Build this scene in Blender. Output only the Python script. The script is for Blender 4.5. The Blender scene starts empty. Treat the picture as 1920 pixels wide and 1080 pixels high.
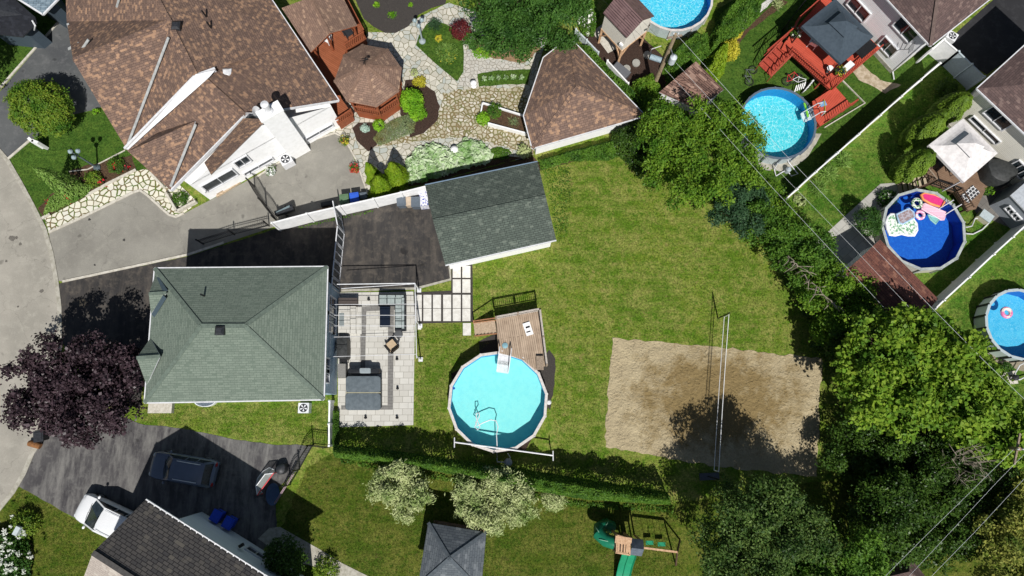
import bpy, bmesh, math, random
import numpy as np
from mathutils import Vector, Matrix
random.seed(7); rng = np.random.default_rng(11)
sc = bpy.context.scene
COL = sc.collection
R = math.radians
# ---------------------------------------------------------------- camera
H = 48.0; F = 1281.0
n = Vector((-20, -249, -F)).normalized()
Zc = -n
Yc = (Vector((0, 1, 0)) - Zc * Zc.y).normalized()
Xc = Yc.cross(Zc)
RW = Matrix((Xc, Yc, Zc))
cam = bpy.data.cameras.new('camera'); co = bpy.data.objects.new('camera', cam); COL.objects.link(co)
cam.sensor_width = 36; cam.lens = 36 * F / 1920; cam.clip_end = 3000; cam.clip_start = 0.5
co.matrix_world = Matrix.Translation((0, 0, H)) @ RW.to_4x4()
sc.camera = co
# ---------------------------------------------------------------- light
AZ = Vector((0.15, -1.0)).normalized(); EL = R(53)
w = bpy.data.worlds.new('World'); sc.world = w; w.use_nodes = True
nt = w.node_tree; sky = nt.nodes.new('ShaderNodeTexSky'); sky.sky_type = 'NISHITA'; sky.sun_disc = False
sky.sun_elevation = EL; sky.sun_rotation = math.atan2(AZ.x, AZ.y)
nt.links.new(sky.outputs[0], nt.nodes['Background'].inputs[0]); nt.nodes['Background'].inputs[1].default_value = 0.05
sl = bpy.data.lights.new('sun', 'SUN'); so = bpy.data.objects.new('sun', sl); COL.objects.link(so)
sl.energy = 5.0; sl.angle = R(0.5); sl.color = (1, 0.97, 0.93)
sd = Vector((AZ.x * math.cos(EL), AZ.y * math.cos(EL), math.sin(EL)))
so.rotation_euler = sd.to_track_quat('Z', 'Y').to_euler(); so.location = sd * 60
sc.view_settings.view_transform = 'Standard'; sc.view_settings.look = 'None'
sc.view_settings.exposure = -0.06; sc.view_settings.gamma = 1
sc.cycles.max_bounces = 6; sc.cycles.transparent_max_bounces = 12; sc.cycles.diffuse_bounces = 2; sc.cycles.glossy_bounces = 2

# ---------------------------------------------------------------- helpers
def G(px, py, z=0.0):
    """the point at height z that lies on the ray through photo pixel px,py (1920x1080)"""
    d = RW @ Vector((px - 960, 540 - py, -F))
    t = (z - H) / d.z
    return Vector((d.x * t, d.y * t, z))
def GP(pts, z=0.0): return [G(p[0], p[1], p[2] if len(p) > 2 else z) for p in pts]
def drop(v, z=0.0): return Vector((v.x, v.y, z))
def RPl(px, py, A, B):
    """ray against the vertical plane through A,B"""
    d = RW @ Vector((px - 960, 540 - py, -F)); o = Vector((0, 0, H))
    nn = Vector((-(B - A).y, (B - A).x, 0)).normalized()
    t = nn.dot(A - o) / nn.dot(d)
    return o + d * t
def S(r, g, b, k=1.0):
    f = lambda c: ((c / 255 + 0.055) / 1.055) ** 2.4 if c > 10 else c / 255 / 12.92
    return (f(r) * k, f(g) * k, f(b) * k, 1)

class NT:
    def __init__(s, name):
        s.m = bpy.data.materials.new(name); s.m.use_nodes = True; s.t = s.m.node_tree
        s.b = s.t.nodes['Principled BSDF']; s.out = s.t.nodes['Material Output']
    def n(s, typ, ins=None, **kw):
        x = s.t.nodes.new(typ)
        for k, v in kw.items(): setattr(x, k, v)
        if ins:
            for k, v in ins.items():
                if isinstance(v, bpy.types.NodeSocket): s.t.links.new(v, x.inputs[k])
                else: x.inputs[k].default_value = v
        return x
    def set(s, k, v):
        if isinstance(v, bpy.types.NodeSocket): s.t.links.new(v, s.b.inputs[k])
        else: s.b.inputs[k].default_value = v
    def mix(s, f, a, b, blend='MIX'):
        x = s.t.nodes.new('ShaderNodeMix'); x.data_type = 'RGBA'; x.blend_type = blend
        for i, v in ((0, f), (6, a), (7, b)):
            if isinstance(v, bpy.types.NodeSocket): s.t.links.new(v, x.inputs[i])
            else: x.inputs[i].default_value = v
        return x.outputs[2]
    def noise(s, scale, detail=5, rough=.6, vec=None, out=0):
        x = s.n('ShaderNodeTexNoise', {'Scale': scale, 'Detail': detail, 'Roughness': rough})
        s.t.links.new(vec if vec else s.obj(), x.inputs['Vector'])
        return x.outputs[out]
    def obj(s):
        if not hasattr(s, '_g'): s._g = s.t.nodes.new('ShaderNodeNewGeometry')
        return s._g.outputs['Position']
    def uv(s):
        if not hasattr(s, '_u'): s._u = s.t.nodes.new('ShaderNodeTexCoord')
        return s._u.outputs['UV']
    def ramp(s, f, lo, hi):
        x = s.n('ShaderNodeMapRange', {0: f, 1: lo, 2: hi}); return x.outputs[0]
    def mapv(s, vec, scale=(1, 1, 1), rot=0):
        return s.n('ShaderNodeMapping', {'Vector': vec, 'Scale': scale, 'Rotation': (0, 0, rot)}).outputs[0]
    def bump(s, h, strength=.5, dist=.02):
        x = s.n('ShaderNodeBump', {'Height': h, 'Strength': strength, 'Distance': dist}); s.set('Normal', x.outputs[0])
MC = {}
def plain(name, c, rough=.6, c2=None, sc_=6, metallic=0, bump=0, spec=.4, lo=.4, hi=.62):
    if name in MC: return MC[name]
    m = NT(name)
    if c2 is None: c2 = tuple(x * .86 for x in c[:3]) + (1,)
    f = m.ramp(m.noise(sc_, 6, .65), lo, hi)
    m.set('Base Color', m.mix(f, c, c2)); m.set('Roughness', rough); m.set('Metallic', metallic)
    m.set('Specular IOR Level', spec)
    if bump: m.bump(m.noise(sc_ * 4, 4), bump, .02)
    MC[name] = m.m; return m.m
def shingle(name, c1, c2, c3, bw=.34, rh=.15, line=(.02, .02, .02, 1), k3=.35, weather=.25, mort=.012):
    m = NT(name)
    b1 = m.n('ShaderNodeTexBrick', {'Vector': m.uv(), 'Color1': c1, 'Color2': c2, 'Mortar': line, 'Scale': 1, 'Mortar Size': mort,
             'Mortar Smooth': .3, 'Bias': 0, 'Brick Width': bw, 'Row Height': rh}, offset=.37)
    v2 = m.n('ShaderNodeVectorMath', {0: m.uv(), 1: (3.71, 71 * rh, 0)}, operation='ADD').outputs[0]
    b2 = m.n('ShaderNodeTexBrick', {'Vector': v2, 'Color1': (0, 0, 0, 1), 'Color2': (1, 1, 1, 1), 'Mortar': (0, 0, 0, 1), 'Scale': 1,
             'Mortar Size': 0, 'Brick Width': bw * .8, 'Row Height': rh}, offset=.61)
    f = m.ramp(b2.outputs['Color'], 1 - k3, 1.05 - k3 * .5)
    c = m.mix(f, b1.outputs['Color'], c3)
    wz = m.ramp(m.noise(.9, 6, .6), .35, .7)
    wz = m.n('ShaderNodeMath', {0: wz, 1: weather}, operation='MULTIPLY').outputs[0]
    c = m.mix(wz, c, tuple(x * .55 for x in c1[:3]) + (1,))
    g = m.n('ShaderNodeMapRange', {0: m.noise(38, 3, .7), 1: .3, 2: .7, 3: .72, 4: 1.28}).outputs[0]
    c = m.mix(1.0, c, m.n('ShaderNodeCombineColor', {0: g, 1: g, 2: g}).outputs[0], 'MULTIPLY')
    m.set('Base Color', c); m.set('Roughness', .92); m.set('Specular IOR Level', .15)
    m.bump(b1.outputs['Fac'], -.6, .015)
    return m.m
def boards(name, c, c2, wd=.14, gap=(.02, .015, .01, 1), mort=.012, length=2.4, rough=.7, grain=.5, bump=.4, weather=.3):
    m = NT(name)
    b1 = m.n('ShaderNodeTexBrick', {'Vector': m.uv(), 'Color1': c, 'Color2': c2, 'Mortar': gap, 'Scale': 1, 'Mortar Size': mort,
             'Mortar Smooth': .2, 'Bias': 0, 'Brick Width': length, 'Row Height': wd}, offset=.43)
    gr = m.noise(1, 5, .6, m.mapv(m.uv(), (3, 60, 1)))
    cc = m.mix(m.n('ShaderNodeMath', {0: m.ramp(gr, .4, .7), 1: grain}, operation='MULTIPLY').outputs[0], b1.outputs['Color'], tuple(x * .6 for x in c[:3]) + (1,))
    wz = m.n('ShaderNodeMath', {0: m.ramp(m.noise(1.6, 5, .6), .42, .68), 1: weather}, operation='MULTIPLY').outputs[0]
    cc = m.mix(wz, cc, tuple(min(1, x * 1.45 + .02) for x in c[:3]) + (1,))
    m.set('Base Color', cc); m.set('Roughness', rough); m.set('Specular IOR Level', .25)
    m.bump(b1.outputs['Fac'], -bump, .01)
    return m.m
def siding(name, c, wd=.12, line=.55, rough=.55):
    return boards(name, c, tuple(x * .95 for x in c[:3]) + (1,), wd, tuple(x * line for x in c[:3]) + (1,), .008, 3.6, rough, .06, .3, .08)
def leafmat(name, c1, c2, c3, trans=.3, clump=.9, rough=.55):
    m = NT(name)
    r = m.n('ShaderNodeNewGeometry').outputs['Random Per Island']
    c = m.mix(m.ramp(r, 0, 1), c1, c2)
    c = m.mix(m.ramp(m.noise(clump, 3, .6), .45, .68), c, c3)
    m.set('Base Color', c); m.set('Roughness', rough); m.set('Specular IOR Level', .2)
    tr = m.n('ShaderNodeBsdfTranslucent', {'Color': c})
    mx = m.n('ShaderNodeMixShader', {0: trans, 1: m.b.outputs[0], 2: tr.outputs[0]})
    m.t.links.new(mx.outputs[0], m.out.inputs[0])
    return m.m

class MB:
    def __init__(s, rot=None): s.v = []; s.f = []; s.u = []; s.mi = []; s.rot = rot
    def face(s, pts, mi=0, uv=None):
        pts = [Vector(p) for p in pts]; b = len(s.v); s.v += pts; s.f.append(tuple(range(b, b + len(pts)))); s.mi.append(mi)
        if uv is None:
            nn = Vector((0, 0, 0))
            for i in range(len(pts)):
                p, q = pts[i], pts[(i + 1) % len(pts)]
                nn += Vector(((p.y - q.y) * (p.z + q.z), (p.z - q.z) * (p.x + q.x), (p.x - q.x) * (p.y + q.y)))
            nn = nn.normalized() if nn.length > 1e-12 else Vector((0, 0, 1))
            if abs(nn.z) > .998:
                a = s.rot or 0; uv = [(p.x * math.cos(a) + p.y * math.sin(a), -p.x * math.sin(a) + p.y * math.cos(a)) for p in pts]
            else:
                t = Vector((0, 0, 1)).cross(nn).normalized(); q = nn.cross(t)
                uv = [(p.dot(t), p.dot(q)) for p in pts]
        s.u.append(uv)
    def prism(s, pts, z0, z1, mi=0, bottom=True, mside=None):
        n_ = len(pts); P = [(p[0], p[1]) for p in pts]
        ar = sum(P[i][0] * P[(i + 1) % n_][1] - P[(i + 1) % n_][0] * P[i][1] for i in range(n_))
        if ar < 0: P = P[::-1]
        s.face([(x, y, z1) for x, y in P], mi)
        if bottom: s.face([(x, y, z0) for x, y in P[::-1]], mi)
        for i in range(n_):
            a, b = P[i], P[(i + 1) % n_]
            s.face([(a[0], a[1], z0), (b[0], b[1], z0), (b[0], b[1], z1), (a[0], a[1], z1)], mi if mside is None else mside)
    def box(s, c, size, rz=0, mi=0):
        c = Vector(c); hx, hy, hz = size[0] / 2, size[1] / 2, size[2] / 2; ca, sa = math.cos(rz), math.sin(rz)
        P = [(c.x + x * ca - y * sa, c.y + x * sa + y * ca) for x, y in ((-hx, -hy), (hx, -hy), (hx, hy), (-hx, hy))]
        s.prism(P, c.z - hz, c.z + hz, mi)
    def beam(s, a, b, w_, h_, mi=0, up=(0, 0, 1)):
        a, b = Vector(a), Vector(b); d = (b - a)
        if d.length < 1e-6: return
        d.normalize(); u = Vector(up)
        if abs(d.dot(u)) > .98: u = Vector((1, 0, 0))
        sd_ = d.cross(u).normalized(); u = sd_.cross(d).normalized()
        q = [sd_ * x * w_ / 2 + u * y * h_ / 2 for x, y in ((-1, -1), (1, -1), (1, 1), (-1, 1))]
        A = [a + k for k in q]; B = [b + k for k in q]
        s.face([A[3], A[2], A[1], A[0]], mi); s.face(B, mi)
        for i in range(4): j = (i + 1) % 4; s.face([A[i], A[j], B[j], B[i]], mi)
    def tube(s, pts, r, n_=8, mi=0, cap=True):
        pts = [Vector(p) for p in pts]; rs = r if isinstance(r, (list, tuple)) else [r] * len(pts); rings = []
        for i, p in enumerate(pts):
            d = (pts[min(i + 1, len(pts) - 1)] - pts[max(i - 1, 0)]).normalized()
            u = Vector((0, 0, 1)) if abs(d.z) < .9 else Vector((1, 0, 0))
            a = d.cross(u).normalized(); b = a.cross(d)
            rings.append([p + (a * math.cos(t) + b * math.sin(t)) * rs[i] for t in [2 * math.pi * k / n_ for k in range(n_)]])
        for i in range(len(rings) - 1):
            for k in range(n_):
                j = (k + 1) % n_; s.face([rings[i][k], rings[i][j], rings[i + 1][j], rings[i + 1][k]], mi)
        if cap: s.face(rings[0][::-1], mi); s.face(rings[-1], mi)
    def lathe(s, c, prof, n_=16, mi=0, a0=0, sx=1, sy=1):
        c = Vector(c); rr = [[c + Vector((r * math.cos(a0 + 2 * math.pi * k / n_) * sx, r * math.sin(a0 + 2 * math.pi * k / n_) * sy, z)) for k in range(n_)] for r, z in prof]
        for i in range(len(rr) - 1):
            for k in range(n_):
                j = (k + 1) % n_; s.face([rr[i][k], rr[i][j], rr[i + 1][j], rr[i + 1][k]], mi)
        if prof[-1][0] > 1e-4: s.face(rr[-1], mi)
        if prof[0][0] > 1e-4: s.face(rr[0][::-1], mi)
    def blob(s, c, r, n_=12, m_=7, mi=0):
        r = (r, r, r) if not isinstance(r, (tuple, list)) else r
        s.lathe(c, [(max(1e-5, math.sin(math.pi * i / m_)), 0) for i in []] or
                [(0.0001 + r[0] * math.sin(math.pi * i / m_), -r[2] * math.cos(math.pi * i / m_)) for i in range(m_ + 1)], n_, mi, 0, 1, r[1] / r[0])
    def torus(s, c, R_, r, n_=20, m_=8, mi=0, tilt=None):
        for i in range(n_):
            for k in range(m_):
                q = []
                for a, b in ((i, k), (i + 1, k), (i + 1, k + 1), (i, k + 1)):
                    A = 2 * math.pi * a / n_; B = 2 * math.pi * b / m_
                    v = Vector(((R_ + r * math.cos(B)) * math.cos(A), (R_ + r * math.cos(B)) * math.sin(A), r * math.sin(B)))
                    if tilt: v = tilt @ v
                    q.append(Vector(c) + v)
                s.face(q, mi)
    def build(s, name, mats, parent=None, smooth=False, origin=None, merge=False):
        if not isinstance(mats, (list, tuple)): mats = [mats]
        me = bpy.data.meshes.new(name)
        o3 = Vector((0, 0, 0)); p = parent
        while p: o3 += p.location; p = p.parent
        if origin is None and parent is None and s.v:
            xs = [v.x for v in s.v]; ys = [v.y for v in s.v]; zs = [v.z for v in s.v]
            origin = Vector(((min(xs) + max(xs)) / 2, (min(ys) + max(ys)) / 2, min(zs)))
        loc = Vector((0, 0, 0))
        if parent is None: loc = Vector(origin) if origin is not None else loc; o3 = loc
        me.from_pydata([tuple(v - o3) for v in s.v], [], s.f)
        ul = me.uv_layers.new(name='UVMap'); k = 0
        fl = [c for uv in s.u for xy in uv for c in xy]; ul.data.foreach_set('uv', fl)
        me.polygons.foreach_set('material_index', s.mi)
        for m in mats: me.materials.append(m)
        if smooth:
            bm = bmesh.new(); bm.from_mesh(me); bmesh.ops.remove_doubles(bm, verts=bm.verts, dist=1e-4); bm.to_mesh(me); bm.free()
            me.shade_smooth()
            try: me.set_sharp_from_angle(angle=R(40))
            except Exception: pass
        me.update()
        o = bpy.data.objects.new(name, me); COL.objects.link(o); o.location = loc
        if parent: o.parent = parent
        return o
def tag(o, label=None, cat=None, group=None, kind=None):
    if label: o['label'] = label
    if cat: o['category'] = cat
    if group: o['group'] = group
    if kind: o['kind'] = kind
    return o
def thing(name, label, cat, loc=(0, 0, 0), group=None):
    o = bpy.data.objects.new(name, None); COL.objects.link(o); o.location = loc; o.empty_display_size = .3
    return tag(o, label, cat, group)
def patch(name, pts, z, mat_, rot=0, jit=0, kind='structure', label=None, thick=0):
    P = GP(pts)
    if jit:
        Q = []
        for i in range(len(P)):
            a, b = P[i], P[(i + 1) % len(P)]; k = max(1, int((b - a).length / .35))
            nn = Vector((-(b - a).y, (b - a).x, 0)).normalized()
            for j in range(k): Q.append(a.lerp(b, j / k) + nn * random.uniform(-jit, jit))
        P = Q
    m = MB(rot)
    if thick: m.prism(P, 0, z, 0, False)
    else:
        ar = sum(P[i].x * P[(i + 1) % len(P)].y - P[(i + 1) % len(P)].x * P[i].y for i in range(len(P)))
        if ar < 0: P = P[::-1]
        m.face([(p.x, p.y, z) for p in P])
    o = m.build(name, mat_, origin=(0, 0, 0)); tag(o, label, None, None, kind); return o
def band(name, pts, w_, h_, mat_, z0=0, kind='structure'):
    m = MB(); P = GP(pts)
    L = []
    for i, p in enumerate(P):
        d = (P[min(i + 1, len(P) - 1)] - P[max(0, i - 1)]).normalized(); nn = Vector((-d.y, d.x, 0)) * w_ / 2
        L.append((p + nn, p - nn))
    for i in range(len(L) - 1):
        (a, b), (c, d) = L[i], L[i + 1]
        m.face([drop(b, z0 + h_), drop(d, z0 + h_), drop(c, z0 + h_), drop(a, z0 + h_)])
        m.face([drop(a, z0), drop(a, z0 + h_), drop(c, z0 + h_), drop(c, z0)]); m.face([drop(b, z0), drop(d, z0), drop(d, z0 + h_), drop(b, z0 + h_)])
    for (a, b) in (L[0], L[-1]): m.face([drop(a, z0), drop(b, z0), drop(b, z0 + h_), drop(a, z0 + h_)])
    o = m.build(name, mat_, origin=(0, 0, 0))
    if kind: o['kind'] = kind
    return o
def roof_mb(V, faces, t=.14, trim=1):
    """V: dict name->Vector; faces: lists of names; closed slab with boundary fascia"""
    m = MB(); E = {}
    for f in faces:
        P = [V[k] for k in f]
        nz = sum(P[i].x * P[(i + 1) % len(P)].y - P[(i + 1) % len(P)].x * P[i].y for i in range(len(P)))
        if nz < 0: P = P[::-1]; f = f[::-1]
        m.face(P, 0); m.face([p - Vector((0, 0, t)) for p in P[::-1]], trim)
        for i in range(len(f)):
            k = frozenset((f[i], f[(i + 1) % len(f)])); E.setdefault(k, []).append((f[i], f[(i + 1) % len(f)]))
    for k, l in E.items():
        if len(l) == 1:
            a, b = V[l[0][0]], V[l[0][1]]; dz = Vector((0, 0, t))
            m.face([a - dz, b - dz, b, a], trim)
    return m
def obj_copy_tree(root, loc, rz=None, label=None, group=None):
    r = root.copy(); COL.objects.link(r); r.location = loc
    if rz is not None: r.rotation_euler = (0, 0, rz)
    if label: r['label'] = label
    if group: r['group'] = group
    for ch in list(root.children):
        c = ch.copy(); COL.objects.link(c); c.parent = r
        for g in ch.children:
            d = g.copy(); COL.objects.link(d); d.parent = c
    return r

# ---- foliage
def leaf_obj(name, P, N, L, mat_, parent=None, aspect=.6, tdir=None, origin=None):
    n_ = len(P)
    T = rng.normal(size=(n_, 3)) if tdir is None else tdir + rng.normal(size=(n_, 3)) * .25
    N = N / np.linalg.norm(N, axis=1, keepdims=True)
    T -= N * np.sum(T * N, axis=1, keepdims=True); T /= np.linalg.norm(T, axis=1, keepdims=True) + 1e-9
    B = np.cross(N, T); L = L[:, None]
    V = np.empty((n_, 4, 3))
    V[:, 0] = P - T * L * .5; V[:, 1] = P + B * L * aspect * .5 + N * L * .12; V[:, 2] = P + T * L * .5; V[:, 3] = P - B * L * aspect * .5 + N * L * .12
    o3 = Vector((0, 0, 0)); p = parent
    while p: o3 += p.location; p = p.parent
    if parent is None: o3 = Vector(origin if origin is not None else (P[:, 0].mean(), P[:, 1].mean(), 0))
    V = V.reshape(-1, 3) - np.array(o3)
    me = bpy.data.meshes.new(name); me.vertices.add(n_ * 4); me.vertices.foreach_set('co', V.ravel().astype(np.float32))
    me.loops.add(n_ * 4); me.loops.foreach_set('vertex_index', np.arange(n_ * 4, dtype=np.int32))
    me.polygons.add(n_); me.polygons.foreach_set('loop_start', np.arange(0, n_ * 4, 4, dtype=np.int32))
    try: me.polygons.foreach_set('loop_total', np.full(n_, 4, dtype=np.int32))
    except Exception: pass
    me.update(calc_edges=True); me.materials.append(mat_)
    o = bpy.data.objects.new(name, me); COL.objects.link(o)
    if parent: o.parent = parent
    else: o.location = o3
    return o
def crown_pts(blobs, ncl, per, cr, inner=.62, low=-.35, flat=.55, up=.4):
    """blobs: (x,y,z,rx,ry,rz); clusters on the shells, leaves around them"""
    B = np.array(blobs, float); wgt = B[:, 3] * B[:, 4]; wgt /= wgt.sum()
    idx = rng.choice(len(B), size=ncl, p=wgt); D = rng.normal(size=(ncl, 3)); D /= np.linalg.norm(D, axis=1, keepdims=True)
    fl = D[:, 2] < low; D[fl, 2] *= -1
    rad = inner + (1 - inner) * rng.random(ncl) ** .5
    rad *= 1 + rng.normal(size=ncl) * .06
    C = B[idx, :3] + D * B[idx, 3:6] * rad[:, None]
    k = rng.poisson(per, ncl); ii = np.repeat(np.arange(ncl), k); n_ = len(ii)
    off = rng.normal(size=(n_, 3)) * cr; d = D[ii]; off -= d * np.sum(off * d, axis=1, keepdims=True) * (1 - flat)
    P = C[ii] + off; P[:, 2] = np.maximum(P[:, 2], .05)
    N = d * .7 + np.array([0, 0, up]) + rng.normal(size=(n_, 3)) * .55
    return P, N
def trunk_mb(base, tops, r0, mi=0):
    m = MB(); b = Vector(base); top = sum((Vector(t) for t in tops), Vector()) / len(tops)
    fork = Vector((b.x * .6 + top.x * .4, b.y * .6 + top.y * .4, max(.6, top.z * .45)))
    m.tube([b, b.lerp(fork, .5) + Vector((.05, .03, 0)), fork], [r0 * 1.25, r0, r0 * .85], 9, mi)
    for t in tops:
        t = Vector(t); mid = fork.lerp(t, .5) + Vector((random.uniform(-.2, .2), random.uniform(-.2, .2), .15))
        m.tube([fork, mid, t], [r0 * .6, r0 * .35, r0 * .12], 6, mi)
        for _ in range(2):
            e = t + Vector((random.uniform(-1, 1), random.uniform(-1, 1), random.uniform(.0, .6))) * .8
            m.tube([mid, mid.lerp(e, .6) + Vector((0, 0, .15)), e], [r0 * .25, r0 * .15, r0 * .05], 5, mi)
    return m
def tree(name, label, blobs, ncl, per, cr, leaf, mat_, r0=.18, aspect=.62, cat='tree', group=None, base=None, flat=.5, up=.4, inner=.62, low=-.35, bark=None, lv=.3, lumpy=True):
    """blobs: (px,py,z,r,rz)"""
    W = []
    for b in blobs:
        c = G(b[0], b[1], b[2]); W.append((c.x, c.y, c.z, b[3], b[3] * (b[5] if len(b) > 5 else 1), b[4]))
    if base is None: base = (sum(x[0] for x in W) / len(W), sum(x[1] for x in W) / len(W), 0)
    t = thing(name, label, cat, base, group)
    tr = trunk_mb(base, [(x[0], x[1], x[2]) for x in W[:7]], r0).build('trunk', bark or BARK, t, smooth=True)
    if lumpy and len(W) > 3:
        W2 = []
        for x in W:
            for _ in range(8):
                d = rng.normal(size=3); d /= np.linalg.norm(d); d[2] = abs(d[2]) if rng.random() < .75 else d[2]; q = rng.uniform(.3, .52)
                W2.append((x[0] + d[0] * x[3] * .85, x[1] + d[1] * x[4] * .85, x[2] + d[2] * x[5] * .95, x[3] * q * .92, x[4] * q * .92, x[5] * q * .8))
        W = W2
    P, N = crown_pts(W, ncl, per, cr, inner, low, flat, up)
    L = leaf * (1 + rng.normal(size=len(P)) * lv).clip(.4, 2)
    leaf_obj('crown', P, N, L, mat_, t, aspect)
    return t
def shrub(name, label, px, py, r, h, mat_, nl=900, leaf=.1, group=None, aspect=.5, cat='shrub', style='round', zc=None, ry=None):
    c = G(px, py, h * .5 if zc is None else zc); ry = ry or r
    t = thing(name, label, cat, (c.x, c.y, 0), group)
    m = MB()
    for k in range(5):
        a = k * 1.26; m.tube([(c.x, c.y, 0), (c.x + math.cos(a) * r * .3, c.y + math.sin(a) * ry * .3, h * .4), (c.x + math.cos(a) * r * .55, c.y + math.sin(a) * ry * .55, h * .75)], [.03, .02, .008], 5)
    m.build('stem', BARK, t)
    if style == 'round':
        P, N = crown_pts([(c.x, c.y, h * .45, r, ry, h * .55)], max(20, nl // 12), 12, min(r, .8) * .16, .6, -.5, .6, .6)
        td = None
    elif style == 'cone':
        u = rng.random(nl) ** .6; a = rng.random(nl) * 2 * math.pi; rr = r * (u ** .75) * (.75 + .3 * rng.random(nl)) * (1 + .12 * np.sin(a * 5 + u * 9))
        P = np.stack([c.x + rr * np.cos(a), c.y + rr * np.sin(a), h * (1 - u) + .05], 1)
        N = np.stack([np.cos(a), np.sin(a), np.full(nl, .5)], 1) + rng.normal(size=(nl, 3)) * .35; td = np.tile([0, 0, 1.], (nl, 1))
    elif style == 'oval':
        u = rng.random(nl); a = rng.random(nl) * 2 * math.pi; pr = np.sqrt(np.clip(1 - (2 * u - .85) ** 2 / 1.35, 0, 1))
        rr = r * pr * (.78 + .26 * rng.random(nl)) * (1 + .1 * np.sin(a * 6 + u * 14))
        P = np.stack([c.x + rr * np.cos(a), c.y + rr * np.sin(a), h * u + .03], 1)
        N = np.stack([np.cos(a), np.sin(a), .25 + u], 1) + rng.normal(size=(nl, 3)) * .35; td = np.tile([0, 0, 1.], (nl, 1))
    elif style == 'spiky':
        a = rng.random(nl) * 2 * math.pi; e = rng.random(nl) * 1.2 + .15; q = rng.random(nl) ** .6
        dv = np.stack([np.cos(a) * np.cos(e), np.sin(a) * np.cos(e), np.sin(e)], 1)
        P = np.array([c.x, c.y, .05]) + dv * np.array([r, ry, h]) * q[:, None]
        N = np.cross(dv, rng.normal(size=(nl, 3))) + np.array([0, 0, .8]); td = dv
    elif style == 'ground':
        a = rng.random(nl) * 2 * math.pi; q = np.sqrt(rng.random(nl)) * (1 + .12 * np.sin(a * 5) + .08 * np.sin(a * 9 + 1))
        P = np.stack([c.x + r * q * np.cos(a), c.y + ry * q * np.sin(a), .04 + h * (1 - q ** 2) * rng.random(nl) ** .5], 1)
        N = rng.normal(size=(nl, 3)) * .4 + np.array([0, 0, 1]); td = None
    L = leaf * (1 + rng.normal(size=len(P)) * .3).clip(.4, 2)
    leaf_obj('foliage', P, N, L, mat_, t, aspect, td)
    return t
def mass(name, label, poly, h, nl, leaf, mat_, cat='hedge', group=None, aspect=.6, kind=None, zt=None, stems=True, style='hedge'):
    """dense foliage over a polygon of the ground given by photo pixels (at z = zt)"""
    Q = GP(poly, zt if zt is not None else 0); xs = [p.x for p in Q]; ys = [p.y for p in Q]
    n0 = int(nl * 3.2); X = rng.uniform(min(xs), max(xs), n0); Y = rng.uniform(min(ys), max(ys), n0); ins = np.zeros(n0, bool)
    dm = np.full(n0, 1e9)
    for i in range(len(Q)):
        a, b = Q[i], Q[(i + 1) % len(Q)]
        c = ((a.y > Y) != (b.y > Y)) & (X < (b.x - a.x) * (Y - a.y) / (b.y - a.y + 1e-12) + a.x); ins ^= c
        ab = np.array([b.x - a.x, b.y - a.y]); tt = (((X - a.x) * ab[0] + (Y - a.y) * ab[1]) / (ab @ ab + 1e-9)).clip(0, 1)
        dm = np.minimum(dm, np.hypot(X - a.x - tt * ab[0], Y - a.y - tt * ab[1]))
    X, Y, dm = X[ins][:nl], Y[ins][:nl], dm[ins][:nl]; n_ = len(X)
    lump = .5 + .28 * np.sin(X * 2.1 + Y * 1.3) * np.sin(Y * 2.7 - X * .9) + .22 * np.sin(X * 5.3 + 1) * np.sin(Y * 4.7)
    top = h * (.72 + .35 * lump) * np.clip(.35 + dm * 1.6, 0, 1)
    Z = top * (1 - .5 * rng.random(n_) ** 2.2) if style == 'hedge' else top * rng.random(n_)
    P = np.stack([X, Y, Z], 1); N = rng.normal(size=(n_, 3)) * .6 + np.array([0, 0, .9])
    L = leaf * (1 + rng.normal(size=n_) * .3).clip(.4, 2)
    cx, cy = X.mean(), Y.mean(); t = thing(name, label, cat, (cx, cy, 0), group)
    if kind: t['kind'] = kind
    m = MB()
    prev = None
    for k in sorted(range(0, min(n_, 40)), key=lambda q: X[q]):
        if prev is not None: m.tube([(X[prev], Y[prev], .012), (X[k], Y[k], .012)], .012, 4)
        prev = k
        m.tube([(X[k], Y[k], 0), (X[k] + .1, Y[k] + .05, top[k] * .8)], [.03, .012], 5)
    if stems and kind is None: m.build('stem', BARK, t)
    leaf_obj('foliage', P, N, L, mat_, t, aspect)
    return t
# ---------------------------------------------------------------- materials
BARK = plain('bark', S(95, 80, 65), .9, S(60, 50, 42), 14, bump=.6)
WHITE = plain('white_vinyl', S(244, 244, 243), .45, S(228, 229, 228), 2.5)
WHITEM = plain('white_metal', S(225, 226, 228), .35, S(205, 206, 208), 4)
BLACKM = plain('black_metal', S(24, 25, 27), .45, S(36, 36, 38), 9)
DARKP = plain('dark_plastic', S(38, 40, 44), .5, S(52, 54, 58), 9)
GREYM = plain('grey_metal', S(140, 144, 148), .35, S(115, 118, 122), 6, metallic=.5)
GLASS = plain('dark_glass', S(30, 38, 44), .06, S(48, 58, 64), 3, spec=.8)
CONC = plain('concrete', S(205, 200, 188), .9, S(178, 172, 158), 5, bump=.3)
CONCD = plain('aged_concrete', S(176, 172, 160), .9, S(148, 144, 130), 3.5, bump=.3)
STUCCO = plain('white_render', S(249, 249, 248), .8, S(240, 240, 238), 3, bump=.1)

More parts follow.
